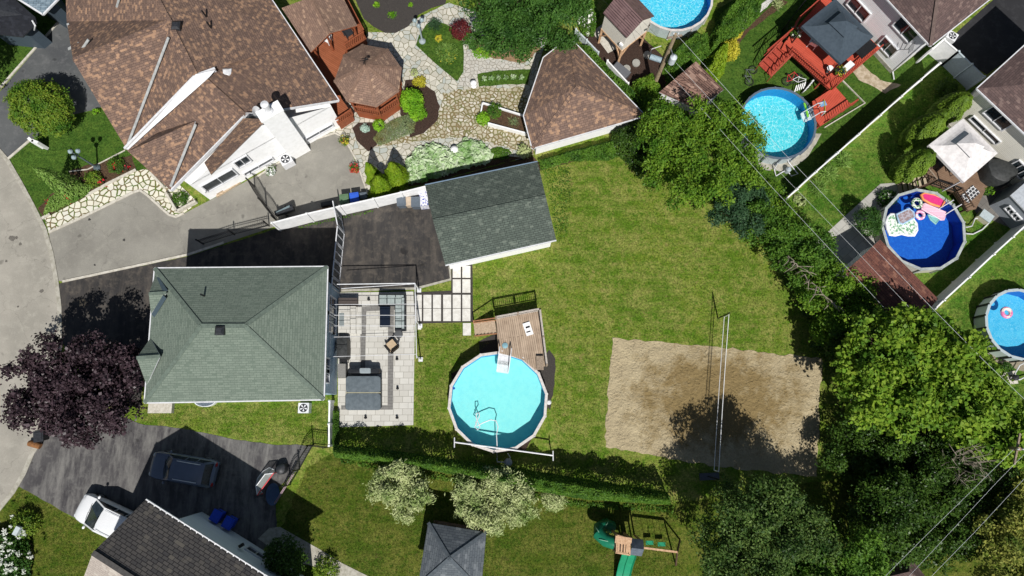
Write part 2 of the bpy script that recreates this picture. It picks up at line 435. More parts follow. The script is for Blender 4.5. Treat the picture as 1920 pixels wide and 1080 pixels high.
def grass(name, a, b, c, d, seed=0, dirt=None, fs=7.5):
    m = NT(name); p = m.n('ShaderNodeVectorMath', {0: m.obj(), 1: (seed * 13.1, seed * 7.7, 0)}, operation='ADD').outputs[0]
    col = m.mix(m.ramp(m.noise(.2, 5, .65, p), .42, .58), a, b)
    col = m.mix(m.ramp(m.noise(.75, 6, .78, p), .44, .62), col, c)
    col = m.mix(m.ramp(m.noise(2.6, 6, .8, p), .48, .62), col, d)
    col = m.mix(m.n('ShaderNodeMath', {0: m.ramp(m.noise(1, 4, .6, m.mapv(p, (.22, 1.7, 1), .12)), .5, .68), 1: .55}, operation='MULTIPLY').outputs[0], col, c)
    fine = m.n('ShaderNodeMapRange', {0: m.noise(fs, 6, .85, p), 1: .34, 2: .66, 3: .3, 4: 1.8}).outputs[0]
    col = m.mix(1, col, m.n('ShaderNodeCombineColor', {0: fine, 1: fine, 2: fine}).outputs[0], 'MULTIPLY')
    if dirt: col = m.mix(m.ramp(m.noise(1.3, 7, .7, m.n('ShaderNodeVectorMath', {0: p, 1: (40, 3, 0)}, operation='ADD').outputs[0]), .6, .72), col, dirt)
    m.set('Base Color', col); m.set('Roughness', .95); m.set('Specular IOR Level', .1)
    m.bump(m.noise(16, 6, .8, p), .9, .06); return m.m
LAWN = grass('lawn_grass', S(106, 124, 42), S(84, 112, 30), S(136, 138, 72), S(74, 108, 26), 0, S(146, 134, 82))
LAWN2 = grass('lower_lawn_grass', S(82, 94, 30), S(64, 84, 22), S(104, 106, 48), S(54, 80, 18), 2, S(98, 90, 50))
LUSH = grass('lush_grass', S(66, 94, 34), S(54, 82, 27), S(78, 102, 38), S(46, 74, 24), 4)
LUSHR = grass('bright_lawn_grass', S(84, 118, 40), S(66, 104, 30), S(110, 124, 56), S(54, 92, 24), 6, S(128, 124, 76))
def asphalt(name, a, b, c, seed=0, spots=.0, streak=0, crk=0):
    m = NT(name); p = m.n('ShaderNodeVectorMath', {0: m.obj(), 1: (seed * 9.1, seed * 5.7, 0)}, operation='ADD').outputs[0]
    col = m.mix(m.ramp(m.noise(.35, 5, .6, p), .36, .64), a, b)
    col = m.mix(m.n('ShaderNodeMath', {0: m.ramp(m.noise(1.5, 7, .7, p), .5, .72), 1: .7}, operation='MULTIPLY').outputs[0], col, c)
    if streak: col = m.mix(m.n('ShaderNodeMath', {0: m.ramp(m.noise(1, 5, .7, m.mapv(p, (1.6, .35, 1), -.45)), .42, .66), 1: streak}, operation='MULTIPLY').outputs[0], col, c)
    col = m.mix(m.n('ShaderNodeMath', {0: m.ramp(m.noise(.9, 2, .4, m.n('ShaderNodeVectorMath', {0: p, 1: (7, 19, 0)}, operation='ADD').outputs[0]), .70, .74), 1: .55}, operation='MULTIPLY').outputs[0], col, tuple(x * .35 for x in b[:3]) + (1,))
    g = m.n('ShaderNodeMapRange', {0: m.noise(26, 4, .8, p), 1: .3, 2: .7, 3: .84, 4: 1.16}).outputs[0]
    col = m.mix(1, col, m.n('ShaderNodeCombineColor', {0: g, 1: g, 2: g}).outputs[0], 'MULTIPLY')
    if crk:
        v = m.n('ShaderNodeTexVoronoi', {'Vector': m.n('ShaderNodeVectorMath', {0: m.noise(1.2, 4, .6, p, 1), 1: p}, operation='ADD').outputs[0], 'Scale': .22}, feature='DISTANCE_TO_EDGE').outputs[0]
        col = m.mix(m.n('ShaderNodeMath', {0: m.ramp(v, .006, .0), 1: crk}, operation='MULTIPLY').outputs[0], col, tuple(x * .35 for x in b[:3]) + (1,))
    m.set('Base Color', col); m.set('Roughness', .88); m.set('Specular IOR Level', .25); m.bump(m.noise(40, 3), .3, .01); return m.m
ROAD = asphalt('road_surface', S(164, 159, 148), S(146, 142, 132), S(172, 168, 156), 1, crk=.35)
DRIVE_L = asphalt('pale_asphalt', S(144, 141, 132), S(128, 125, 117), S(154, 151, 140), 2, crk=.3)
DRIVE_D = asphalt('worn_dark_asphalt', S(62, 60, 59), S(48, 47, 47), S(108, 100, 90), 3, streak=.35)
DRIVE_B = asphalt('streaked_asphalt', S(84, 82, 82), S(62, 60, 62), S(122, 120, 116), 4, streak=.9)
DRIVE_K = asphalt('black_asphalt', S(48, 48, 50), S(40, 40, 42), S(66, 66, 68), 5)
def sandmat():
    m = NT('court_sand'); col = m.mix(m.ramp(m.noise(.5, 4, .6), .35, .65), S(182, 168, 136), S(168, 154, 124))
    c = G(1345, 750); d = m.n('ShaderNodeVectorMath', {0: m.obj(), 1: tuple(c)}, operation='SUBTRACT').outputs[0]
    l = m.n('ShaderNodeVectorMath', {0: m.mapv(d, (.16, .26, .1))}, operation='LENGTH').outputs['Value']
    l = m.n('ShaderNodeMath', {0: l, 1: m.n('ShaderNodeMath', {0: m.noise(.75, 7, .75), 1: 2.4}, operation='MULTIPLY').outputs[0]}, operation='ADD').outputs[0]
    col = m.mix(m.ramp(l, 2.3, 1.75), col, S(134, 116, 80))
    g = m.n('ShaderNodeMapRange', {0: m.noise(9, 6, .75), 1: .3, 2: .7, 3: .8, 4: 1.2}).outputs[0]
    col = m.mix(1, col, m.n('ShaderNodeCombineColor', {0: g, 1: g, 2: g}).outputs[0], 'MULTIPLY')
    m.set('Base Color', col); m.set('Roughness', 1); m.set('Specular IOR Level', .05)
    vv = m.n('ShaderNodeTexVoronoi', {'Vector': m.n('ShaderNodeVectorMath', {0: m.noise(3, 3, .6, None, 1), 1: m.obj()}, operation='ADD').outputs[0], 'Scale': 1.9}).outputs['Distance']
    h = m.n('ShaderNodeMath', {0: m.n('ShaderNodeMath', {0: vv, 1: .8}, operation='MULTIPLY').outputs[0], 1: m.noise(6, 5, .7)}, operation='ADD').outputs[0] if True else m.n('ShaderNodeMath', {0: m.noise(2.6, 4, .6, m.mapv(m.obj(), (1, 1.5, 1), .5)), 1: m.noise(7, 5, .7)}, operation='ADD').outputs[0]
    m.bump(h, 1.0, .11); return m.m
SAND = sandmat()
def mulch(name, a, b, s_=14):
    m = NT(name); col = m.mix(m.ramp(m.noise(s_, 5, .8), .4, .62), a, b); col = m.mix(m.ramp(m.noise(s_ * 2.2, 3, .9), .62, .72), col, S(150, 140, 128))
    m.set('Base Color', col); m.set('Roughness', 1); m.set('Specular IOR Level', .05); m.bump(m.noise(s_ * 2, 4), .8, .04); return m.m
MULCH = mulch('bark_mulch', S(74, 58, 50), S(52, 42, 38)); GRAVEL = mulch('dark_gravel', S(78, 74, 70), S(58, 55, 54), 20)
SOIL = mulch('garden_soil', S(92, 72, 54), S(62, 50, 40), 9)
def flag(name, stones, gap, scale=1.55, edge=.06, gapn=None, seed=0):
    m = NT(name); p = m.n('ShaderNodeVectorMath', {0: m.obj(), 1: (seed * 5.1, seed * 3.3, 0)}, operation='ADD').outputs[0]
    ws = m.n('ShaderNodeVectorMath', {0: m.noise(1.1, 3, .5, p, 1), 'Scale': .35}, operation='SCALE').outputs[0]
    p = m.n('ShaderNodeVectorMath', {0: p, 1: ws}, operation='ADD').outputs[0]
    v1 = m.n('ShaderNodeTexVoronoi', {'Vector': p, 'Scale': scale}, feature='DISTANCE_TO_EDGE', voronoi_dimensions='2D')
    v2 = m.n('ShaderNodeTexVoronoi', {'Vector': p, 'Scale': scale}, voronoi_dimensions='2D')
    sp = m.n('ShaderNodeSeparateColor', {0: v2.outputs['Color']})
    col = m.mix(sp.outputs[0], stones[0], stones[1]); col = m.mix(m.ramp(sp.outputs[1], .55, .9), col, stones[2])
    col = m.mix(m.n('ShaderNodeMath', {0: m.ramp(m.noise(5, 5, .7), .4, .7), 1: .35}, operation='MULTIPLY').outputs[0], col, stones[1])
    g2 = m.mix(m.ramp(m.noise(2.2, 4), .42, .6), gap, gapn or gap)
    e = m.n('ShaderNodeMath', {0: m.n('ShaderNodeMapRange', {0: sp.outputs[2], 3: edge * .5, 4: edge * 1.7}).outputs[0], 1: m.ramp(m.noise(.45, 3), .3, .7)}, operation='MULTIPLY_ADD').outputs[0] if False else m.n('ShaderNodeMapRange', {0: sp.outputs[2], 3: edge * .5, 4: edge * 1.6}).outputs[0]
    f = m.n('ShaderNodeMath', {0: v1.outputs['Distance'], 1: e}, operation='GREATER_THAN').outputs[0]
    m.set('Base Color', m.mix(f, g2, col)); m.set('Roughness', .85); m.set('Specular IOR Level', .2); m.bump(f, .7, .03); return m.m
FLAG = flag('flagstone_paving', (S(206, 202, 188), S(180, 176, 162), S(168, 174, 168)), S(140, 130, 106), 2.5, .045, S(104, 106, 72))
FLAGY = flag('mossy_flagstone', (S(186, 178, 154), S(164, 156, 132), S(204, 198, 184)), S(128, 112, 80), 3.5, .15, S(110, 110, 66), 3)
FLAGB = flag('border_flagstone', (S(226, 222, 204), S(206, 202, 184), S(214, 212, 200)), S(120, 104, 76), 2.5, .1, S(88, 110, 44), 5)
FLAGP = flag('narrow_path_stones', (S(196, 192, 182), S(176, 172, 162), S(186, 184, 176)), S(142, 136, 122), 3.4, .05, None, 7)
def pavers(name, bw, rh, c, c2, gap, mort=.012):
    m = NT(name)
    b1 = m.n('ShaderNodeTexBrick', {'Vector': m.uv(), 'Color1': c, 'Color2': c2, 'Mortar': gap, 'Scale': 1, 'Mortar Size': mort, 'Mortar Smooth': .1, 'Bias': 0, 'Brick Width': bw, 'Row Height': rh}, offset=.38)
    col = m.mix(m.n('ShaderNodeMath', {0: m.ramp(m.noise(1.6, 6, .7), .45, .7), 1: .5}, operation='MULTIPLY').outputs[0], b1.outputs['Color'], tuple(x * .78 for x in c[:3]) + (1,))
    m.set('Base Color', col); m.set('Roughness', .85); m.bump(b1.outputs['Fac'], -.3, .01); return m.m
PAVER = pavers('patio_pavers', .62, .42, S(204, 202, 194), S(186, 183, 174), S(128, 124, 114))
PAVERG = pavers('grey_pavers', .4, .2, S(128, 126, 122), S(116, 114, 110), S(84, 82, 80), .01)
SLAB = plain('path_slab', S(220, 218, 210), .85, S(200, 197, 188), 3, bump=.2)
# roofs
R_BROWN = shingle('brown_shingles', S(134, 110, 96), S(104, 87, 79), S(164, 132, 107), .27, .15, S(64, 52, 47), .28, .4)
R_BROWN2 = shingle('garage_brown_shingles', S(136, 112, 98), S(108, 90, 82), S(164, 132, 107), .3, .16, S(66, 54, 49), .28, .4)
R_TAN = shingle('tan_shingles', S(144, 118, 102), S(124, 102, 90), S(168, 140, 118), .34, .15, S(84, 68, 60), .16)
R_GREEN = shingle('green_shingles', S(120, 131, 119), S(110, 121, 110), S(100, 112, 101), .4, .15, S(80, 93, 83), .2, .2, .012)
R_SHED = shingle('mossy_grey_shingles', S(96, 106, 97), S(82, 91, 84), S(110, 118, 108), .32, .15, S(42, 46, 44), .16, .5, .016)
R_GREY = shingle('charcoal_shingles', S(96, 92, 88), S(76, 74, 74), S(108, 103, 95), .36, .2, S(36, 36, 38), .1, .2, .022)
R_PAVIL = shingle('slate_grey_shingles', S(104, 110, 114), S(86, 92, 98), S(116, 121, 125), .38, .17, S(58, 64, 70), .14, .2)
R_DKBR = shingle('dark_brown_shingles', S(106, 88, 84), S(88, 74, 72), S(122, 104, 98), .34, .15, S(60, 50, 50), .18, .2, .01)
R_RED = shingle('reddish_shed_shingles', S(124, 82, 70), S(100, 68, 62), S(140, 100, 84), .4, .17, S(62, 44, 42), .18, .2)
R_OLD = shingle('weathered_plank_shingles', S(150, 118, 104), S(110, 86, 78), S(170, 140, 124), .9, .2, S(44, 34, 32), .2, .4, .03)
R_METAL = boards('ribbed_brown_metal', S(120, 96, 94), S(108, 86, 86), .16, S(70, 54, 54), .03, 8, .45, .1)
FLASH = plain('grey_flashing', S(176, 178, 176), .5, S(150, 152, 150), 4)
# walls
SID_W = siding('white_siding', S(250, 251, 252)); SID_B = siding('beige_siding', S(244, 240, 226), .13); SID_BL = siding('pale_blue_siding', S(160, 184, 200), .15)
SID_G = siding('pale_grey_siding', S(226, 232, 234), .14, .8); SID_C = siding('cream_panel', S(236, 230, 216), .3, .85)
# wood
DECK = boards('weathered_deck_boards', S(182, 162, 140), S(154, 134, 114), .14, S(60, 46, 38), .014, 3.8, .8, .6)
DECKR = boards('red_deck_boards', S(192, 84, 64), S(182, 76, 56), .15, S(104, 40, 30), .008, 4, .7, .25, .3, .12)
REDP = plain('red_painted_wood', S(176, 74, 56), .65, S(144, 58, 44), 8)
DECKO = boards('orange_deck_boards', S(156, 92, 62), S(140, 80, 52), .14, S(70, 38, 24), .012, 4, .65, .4, .3, .15)
ORP = plain('orange_stained_wood', S(152, 86, 56), .6, S(124, 66, 42), 7)
DECKB = boards('brown_composite_boards', S(128, 104, 84), S(118, 94, 76), .14, S(80, 64, 52), .008, 4, .7, .3)
WOODG = plain('greyed_wood', S(158, 142, 124), .85, S(120, 104, 90), 12)
WOODB = plain('brown_wood', S(92, 70, 54), .8, S(66, 50, 40), 12)
PINE = plain('pine_wood', S(206, 170, 134), .7, S(176, 138, 104), 9)
# leaves
Lf = lambda n, a, b, c, **k: leafmat(n, S(*a), S(*b), S(*c), **k)
L_PUR = Lf('purple_leaves', (56, 43, 48), (86, 70, 76), (40, 30, 36), trans=.15, rough=.4)
L_BUSH = Lf('bush_leaves', (88, 128, 36), (142, 158, 56), (70, 112, 34))
L_OAK = Lf('deep_green_leaves', (54, 92, 34), (82, 120, 48), (42, 76, 28), trans=.22)
L_BRI = Lf('bright_green_leaves', (88, 130, 34), (130, 160, 50), (66, 108, 28))
L_DK = Lf('dark_green_leaves', (52, 82, 28), (84, 112, 42), (36, 62, 22), trans=.2, rough=.4)
L_BLU = Lf('bluish_green_leaves', (48, 78, 50), (70, 100, 64), (34, 62, 38), trans=.15)
L_HED = Lf('hedge_leaves', (72, 112, 34), (106, 142, 48), (54, 92, 30))
L_MAP = Lf('maple_leaves', (108, 148, 42), (148, 172, 58), (76, 116, 34), trans=.35)
L_VAR = Lf('variegated_leaves', (170, 184, 120), (210, 216, 162), (124, 150, 78), trans=.25)
L_CED = Lf('cedar_leaves', (122, 152, 30), (98, 134, 28), (146, 168, 44), trans=.2)
L_CED2 = Lf('dark_cedar_leaves', (100, 130, 38), (124, 150, 50), (82, 112, 32), trans=.25)
L_YEL = Lf('yellow_leaves', (196, 188, 50), (218, 206, 80), (160, 160, 40), trans=.3)
L_YG = Lf('yellow_green_leaves', (124, 136, 56), (168, 166, 84), (80, 104, 38), trans=.25)
L_RED = Lf('dark_red_leaves', (92, 34, 38), (124, 50, 50), (66, 24, 30), trans=.25)
L_HOS = Lf('hosta_leaves', (156, 188, 124), (218, 228, 200), (104, 152, 66), trans=.2)
L_JUN = Lf('juniper_needles', (112, 134, 96), (138, 150, 100), (128, 124, 74), trans=.1)
L_LIME = Lf('lime_leaves', (120, 178, 34), (160, 204, 58), (92, 150, 30), trans=.35)
L_WHT = Lf('white_petals', (232, 232, 220), (212, 220, 206), (240, 240, 232), trans=.2)
L_REDF = Lf('red_petals', (206, 40, 48), (226, 66, 70), (180, 30, 44), trans=.2)
L_GR = Lf('grass_blades', (104, 120, 40), (136, 136, 66), (78, 106, 26), trans=.2)
L_GR2 = Lf('shade_grass_blades', (82, 98, 30), (112, 112, 50), (60, 86, 20), trans=.2)
L_GR3 = Lf('bright_grass_blades', (84, 120, 38), (110, 132, 52), (62, 102, 26), trans=.2)
L_SIL = Lf('silver_leaves', (170, 196, 180), (196, 214, 200), (150, 180, 166), trans=.1)
L_STR = Lf('strappy_leaves', (110, 146, 60), (146, 176, 92), (86, 126, 46), trans=.25)
L_PALE = Lf('pale_tip_leaves', (54, 86, 32), (112, 136, 68), (38, 66, 24), trans=.25)

# ---------------------------------------------------------------- ground
g = MB(); g.face([(-900, -900, 0), (900, -900, 0), (900, 900, 0), (-900, 900, 0)]); tag(g.build('ground', LAWN, origin=(0, 0, 0)), kind='structure')
K = [(-60, 225), (0, 284), (14, 300), (40, 345), (63, 388), (84, 430), (97, 475), (106, 525), (112, 575), (113, 640), (109, 700), (100, 765), (84, 815), (62, 848), (45, 888), (25, 922), (-10, 965), (-80, 1030)]
patch('road', K + [(-900, 1100), (-900, 200)], .010, ROAD)
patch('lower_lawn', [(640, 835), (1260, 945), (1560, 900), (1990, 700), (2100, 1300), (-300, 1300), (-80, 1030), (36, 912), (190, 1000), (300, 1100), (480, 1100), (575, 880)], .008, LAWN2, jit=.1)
patch('front_lawn', [(16, 298), (63, 388), (84, 420), (250, 352), (300, 340), (330, 300), (260, 180), (180, 180), (130, 215), (62, 262)], .012, LUSH)
patch('upper_lawn', [(1340, 20), (1480, -60), (1700, -60), (1780, 100), (1455, 390), (1400, 330), (1340, 200)], .008, LUSH)
patch('side_lawn', [(1455, 395), (1775, 110), (1860, 170), (1960, 420), (1740, 590), (1590, 520), (1480, 400)], .009, LUSHR)
patch('far_lawn', [(1740, 600), (1965, 400), (2200, 500), (2100, 900), (1900, 860), (1800, 720)], .010, LUSHR)
patch('corner_lawn', [(-200, -100), (150, -20), (145, 5), (0, 168), (-200, 330)], .012, LUSH)
# driveways
patch('neighbour_driveway', [(92, 437), (250, 360), (262, 357), (275, 365), (318, 404), (330, 408), (342, 402), (420, 362), (480, 330), (590, 262), (632, 248), (650, 262), (690, 365), (640, 395), (515, 425), (355, 478), (117, 528), (106, 525), (97, 475)], .014, DRIVE_L)
patch('side_driveway', [(-60, 222), (0, 172), (145, 2), (200, -40), (330, 60), (330, 140), (180, 205), (138, 215), (60, 262), (14, 298), (0, 284)], .016, asphalt('side_asphalt', S(92, 94, 94), S(76, 78, 80), S(112, 112, 112), 8))
patch('driveway', [(118, 530), (355, 480), (515, 430), (640, 405), (800, 362), (838, 470), (846, 522), (778, 542), (634, 548), (600, 700), (270, 700), (262, 770), (180, 690), (128, 660), (116, 640), (110, 600), (108, 534)], .016, DRIVE_D, jit=.02)
patch('lower_driveway', [(110, 700), (180, 760), (262, 795), (340, 803), (440, 824), (520, 834), (556, 834), (585, 838), (560, 880), (515, 920), (520, 1000), (470, 1060), (300, 1050), (205, 1010), (190, 1000), (36, 912), (62, 848), (90, 800)], .018, DRIVE_B, jit=.03)
patch('far_driveway', [(1765, 90), (1800, 55), (1850, 10), (1960, -80), (2100, 60), (1920, 90), (1850, 140)], .016, DRIVE_K)
band('kerb', K, .3, .06, CONCD)
for pts in ([(-2, 168), (60, 98), (145, 3)], [(118, 528), (240, 502), (355, 477), (420, 455)], [(92, 436), (150, 410), (250, 361), (263, 357), (276, 366), (317, 403), (330, 407), (345, 400)], [(16, 298), (58, 262)]):
    band('kerb', pts, .16, .08, CONC)
band('kerb', [(480, 333), (590, 262), (628, 250), (645, 258), (668, 300), (690, 365)], .12, .07, CONC)
band('kerb', [(843, 500), (845, 524), (780, 541), (640, 545)], .16, .06, CONCD)
m = MB()
patch('stone_border', [(92, 436), (150, 410), (250, 361), (263, 357), (276, 366), (317, 403), (330, 407), (345, 400), (372, 380), (330, 340), (300, 310), (252, 322), (160, 370), (84, 410)], .022, FLAGB)
patch('flower_bed', [(82, 408), (165, 368), (256, 320), (248, 292), (200, 300), (130, 320), (132, 345), (95, 365), (72, 390)], .020, SOIL, jit=.06)
band('kerb', [(162, 368), (205, 344), (256, 319)], .18, .14, CONC); band('kerb', [(80, 410), (95, 402)], .18, .14, CONC)
band('edging', [(130, 322), (165, 318), (200, 300), (235, 282)], .08, .06, CONC)
# garden paving
patch('flagstone_path', [(590, 262), (600, 240), (640, 195), (650, 150), (690, 60), (735, 62), (790, 30), (842, 5), (900, 25), (920, 60), (1030, 60), (1010, 120), (985, 300), (840, 300), (770, 345), (692, 365), (668, 300), (645, 258)], .012, FLAG, jit=.03)
patch('mossy_path', [(800, 250), (825, 205), (830, 175), (880, 165), (900, 163), (985, 165), (1000, 290), (920, 268), (870, 255), (775, 265), (700, 275), (740, 255)], .018, FLAGY, jit=.12)
patch('narrow_path', [(866, 95), (880, 95), (905, 110), (985, 118), (985, 128), (893, 143), (895, 166), (858, 160), (870, 138)], .020, FLAGP, jit=.03)
patch('gravel_bed', [(640, -60), (682, 35), (700, 50), (722, 62), (742, 62), (765, 50), (785, 28), (810, 15), (835, 8), (850, -60)], .022, GRAVEL)
patch('island_lawn', [(780, 85), (785, 68), (800, 45), (812, 38), (835, 45), (866, 62), (870, 100), (869, 135), (857, 153), (815, 118)], .024, LUSH)
patch('hosta_strip', [(895, 139), (935, 132), (995, 130), (990, 158), (930, 160), (898, 163)], .026, LUSH, jit=.04)
patch('mulch_bed', [(757, 172), (760, 150), (785, 150), (815, 172), (825, 200), (820, 225), (795, 250), (770, 258), (750, 215)], .026, MULCH, jit=.05)
patch('mulch_bed', [(660, 240), (672, 230), (705, 230), (720, 260), (690, 285), (668, 262)], .026, MULCH, jit=.05)
patch('dirt_bed', [(895, 70), (985, 60), (1015, 90), (985, 118), (910, 108), (885, 92)], .024, plain('dry_earth', S(150, 122, 92), .95, S(122, 98, 72), 5, bump=.4), jit=.08)
patch('work_yard', [(1085, 55), (1190, 60), (1260, 120), (1240, 190), (1190, 200), (1120, 110)], .012, MULCH, jit=.1)
patch('fence_strip', [(800, 345), (1000, 292), (1010, 305), (1150, 262), (1150, 285), (1010, 320), (800, 365)], .012, SOIL, jit=.05)
patch('hosta_soil', [(760, 300), (785, 274), (815, 266), (850, 280), (872, 258), (905, 266), (926, 290), (980, 296), (870, 325), (800, 345), (765, 350)], .028, SOIL, jit=.04)
def stain(px, py, r, mat_, name='road_stain', sx=1):
    P = []; 
    for k in range(16): a = k * math.pi / 8; q = r * random.uniform(.6, 1.15); P.append((px + math.cos(a) * q * sx, py + math.sin(a) * q))
    patch(name, P, .030, mat_)
DKS = plain('oil_stain', S(112, 108, 100), .8, S(92, 88, 82), 8)
for x, y, r in ((23, 447, 6), (31, 446, 3), (38, 458, 3), (78, 546, 4), (46, 666, 3), (12, 490, 2.5), (34, 575, 2)): stain(x, y, r, DKS)
stain(152, 569, 9, plain('puddle_mud', S(76, 70, 60), .4, S(62, 58, 50), 6), 'puddle', 2.0)
for x, y, r in ((233, 450, 2.5), (168, 412, 2.5), (178, 497, 2)): stain(x, y, r, plain('tar_spot', S(60, 58, 56), .6), 'driveway_stain')
# patio and slabs
patch('patio', [(634, 549), (775, 547), (778, 603), (775, 797), (634, 801)], .05, PAVER, thick=1)
patch('patio_band', [(676, 575), (745, 572), (745, 581), (687, 584), (685, 690), (676, 690)], .056, PAVERG)
patch('patio_band', [(728, 580), (739, 580), (737, 768), (640, 768), (640, 760), (727, 760)], .057, PAVERG)
patch('slab_bed', [(776, 548), (846, 545), (846, 498), (886, 496), (887, 604), (777, 607)], .012, GRAVEL)
def slab(a, b, z=.06): 
    m = MB(); P = GP([(a[0], a[1]), (b[0], a[1]), (b[0], b[1]), (a[0], b[1])]); m.prism(P, .0, z); o = m.build('path_slab', SLAB, origin=(0, 0, 0)); tag(o, kind='structure')
xs = [777, 793, 811, 830, 848, 866]
for i, x in enumerate(xs):
    slab((x + 1, 553), (x + (16 if i else 14), 578)); slab((x + 1, 579), (x + (16 if i else 14), 602))
for x in (849, 867):
    slab((x, 524), (x + 15, 549)); slab((x, 499), (x + 15, 521))
slab((868, 606), (883, 629)); slab((783, 608), (790, 618))
patch('sand_court', [(1148, 634), (1240, 642), (1345, 650), (1460, 664), (1541, 672), (1537, 760), (1531, 893), (1430, 884), (1330, 872), (1225, 855), (1134, 838), (1140, 740)], .02, SAND, jit=.09)
patch('curved_path', [(484, 1010), (505, 990), (525, 988), (600, 1030), (640, 1055), (700, 1085), (640, 1090), (590, 1062), (540, 1050)], .03, CONCD, thick=1)
patch('stone_edge', [(1136, 40), (1160, 90), (1140, 100), (1110, 60)], .02, CONC)
patch('gravel_patch', [(1010, 690), (1030, 655), (1042, 672), (1040, 720), (1030, 770), (1022, 740)], .014, GRAVEL, jit=.05)
patch('gravel_patch', [(898, 640), (932, 625), (935, 660), (900, 665)], .014, GRAVEL, jit=.03)
patch('side_path', [(1690, 342), (1650, 345), (1530, 455), (1583, 512), (1660, 440), (1690, 380)], .03, pavers('path_pavers', .8, .55, S(178, 176, 168), S(160, 158, 150), S(120, 118, 110)), R(40), thick=1)
patch('stone_terrace', [(1605, 110), (1650, 150), (1690, 160), (1660, 175), (1610, 150), (1590, 125)], .02, plain('worn_slab', S(186, 172, 150), .9, S(150, 134, 108), 3, bump=.3), jit=.06)
patch('stone_strip', [(1360, 62), (1448, -8), (1460, -8), (1375, 72)], .02, plain('white_stones', S(220, 218, 212), .9, S(150, 146, 140), 12, bump=.6), jit=.05)
patch('soil_strip', [(1378, 74), (1462, -4), (1478, 4), (1400, 62), (1385, 85)], .018, SOIL, jit=.05)
patch('pool_border', [(1395, 300), (1430, 318), (1470, 322), (1510, 300), (1530, 270), (1540, 250), (1530, 250), (1400, 270)], .02, CONCD, jit=.04)
patch('pool_border', [(1824, 600), (1838, 650), (1868, 680), (1930, 700), (1990, 690), (1990, 560), (1880, 560)], .02, plain('gravel_border', S(150, 140, 122), .95, S(120, 112, 96), 14, bump=.5), jit=.04)
patch('dark_border', [(846, 700), (850, 760), (870, 800), (930, 850), (985, 845), (1030, 760), (1026, 700), (940, 655)], .011, MULCH)
patch('terrace', [(1800, 330), (1870, 350), (1920, 330), (1990, 360), (1990, 420), (1900, 430), (1830, 400)], .02, pavers('terrace_pavers', .5, .5, S(120, 116, 110), S(104, 100, 96), S(70, 66, 62)), R(40))
# ---------------------------------------------------------------- building helpers
def walls(parent, pts, z0, z1, mat_, name='wall'):
    m = MB(); m.prism([(p.x, p.y) for p in pts], z0, z1); return m.build(name, mat_, parent)
def inset(P, d):
    c = sum(P, Vector()) / len(P); n_ = len(P)
    ar = sum(P[i].x * P[(i + 1) % n_].y - P[(i + 1) % n_].x * P[i].y for i in range(n_)); sg = 1 if ar > 0 else -1; out = []
    for i in range(n_):
        a, b, c_ = P[i - 1], P[i], P[(i + 1) % n_]
        e1 = (b - a); e1.z = 0; e1.normalize(); e2 = (c_ - b); e2.z = 0; e2.normalize()
        n1 = Vector((-e1.y, e1.x, 0)) * sg; n2 = Vector((-e2.y, e2.x, 0)) * sg
        bi = (n1 + n2); k = max(.35, 1 + n1.dot(n2)); out.append(b + bi * d / k)
    return out
def window(parent, A, B, px, py, w_, h_, name='window', cols=2, mull=True, z=None, frame=None, pane=None):
    """window standing on the vertical wall through A,B"""
    c = RPl(px, py, A, B); 
    if z is not None: c.z = z
    t = (B - A); t.z = 0; t.normalize(); nn = Vector((t.y, -t.x, 0))
    if nn.dot(Vector((0, 0, 0)) - c) < 0: nn = -nn
    m = MB(); fw = .08; up = Vector((0, 0, 1))
    for s_ in (-1, 1):
        m.beam(c + t * s_ * w_ / 2 - up * (h_ / 2 + fw / 2) + nn * .05, c + t * s_ * w_ / 2 + up * (h_ / 2 + fw / 2) + nn * .05, fw, .14, 0, nn)
        m.beam(c - t * (w_ / 2 - fw / 2) + up * s_ * h_ / 2 + nn * .05, c + t * (w_ / 2 - fw / 2) + up * s_ * h_ / 2 + nn * .05, .138, fw)
    for k in range(1, cols):
        x = -w_ / 2 + w_ * k / cols; m.beam(c + t * x - up * (h_ / 2 - fw / 2) + nn * .05, c + t * x + up * (h_ / 2 - fw / 2) + nn * .05, .05, .1, 0, nn)
    o = m.build(name, frame or WHITEM, parent)
    g = MB(); q = c + nn * .03; a = t * (w_ / 2 - fw / 2); b = up * (h_ / 2 - fw / 2)
    g.face([q - a - b, q + a - b, q + a + b, q - a + b]); g.build('pane', pane or GLASS, o)
    return o
def gutter(parent, pts, mat_=None, off=.0):
    m = MB()
    for a, b in zip(pts[:-1], pts[1:]): m.beam(a + Vector((0, 0, -.05)), b + Vector((0, 0, -.05)), .12, .11)
    return m.build('gutter', mat_ or WHITEM, parent)
def hipcap(parent, segs, mat_, w_=.3):
    m = MB()
    for a, b in segs: m.beam(a + Vector((0, 0, .01)), b + Vector((0, 0, .01)), w_, .03)
    return m.build('ridge_cap', mat_, parent)
def vent(parent, px, py, z, mat_=None, s_=.4, name='roof_vent'):
    c = G(px, py, z); m = MB(); m.lathe(c - Vector((0, 0, .25)), [(s_ * .7, 0), (s_ * .7, .2), (s_ * .8, .22), (s_ * .8, .3), (s_ * .45, .42)], 4, 0, R(45)); return m.build(name, mat_ or DARKP, parent)

def cap_mat(name, c): return plain(name, c, .9, tuple(x * .7 for x in c[:3]) + (1,), 5)
CAP_BR = R_BROWN; CAP_GR = cap_mat('green_ridge', S(104, 117, 106)); CAP_SL = cap_mat('slate_ridge', S(86, 94, 100)); CAP_TAN = cap_mat('tan_ridge', S(132, 106, 90))

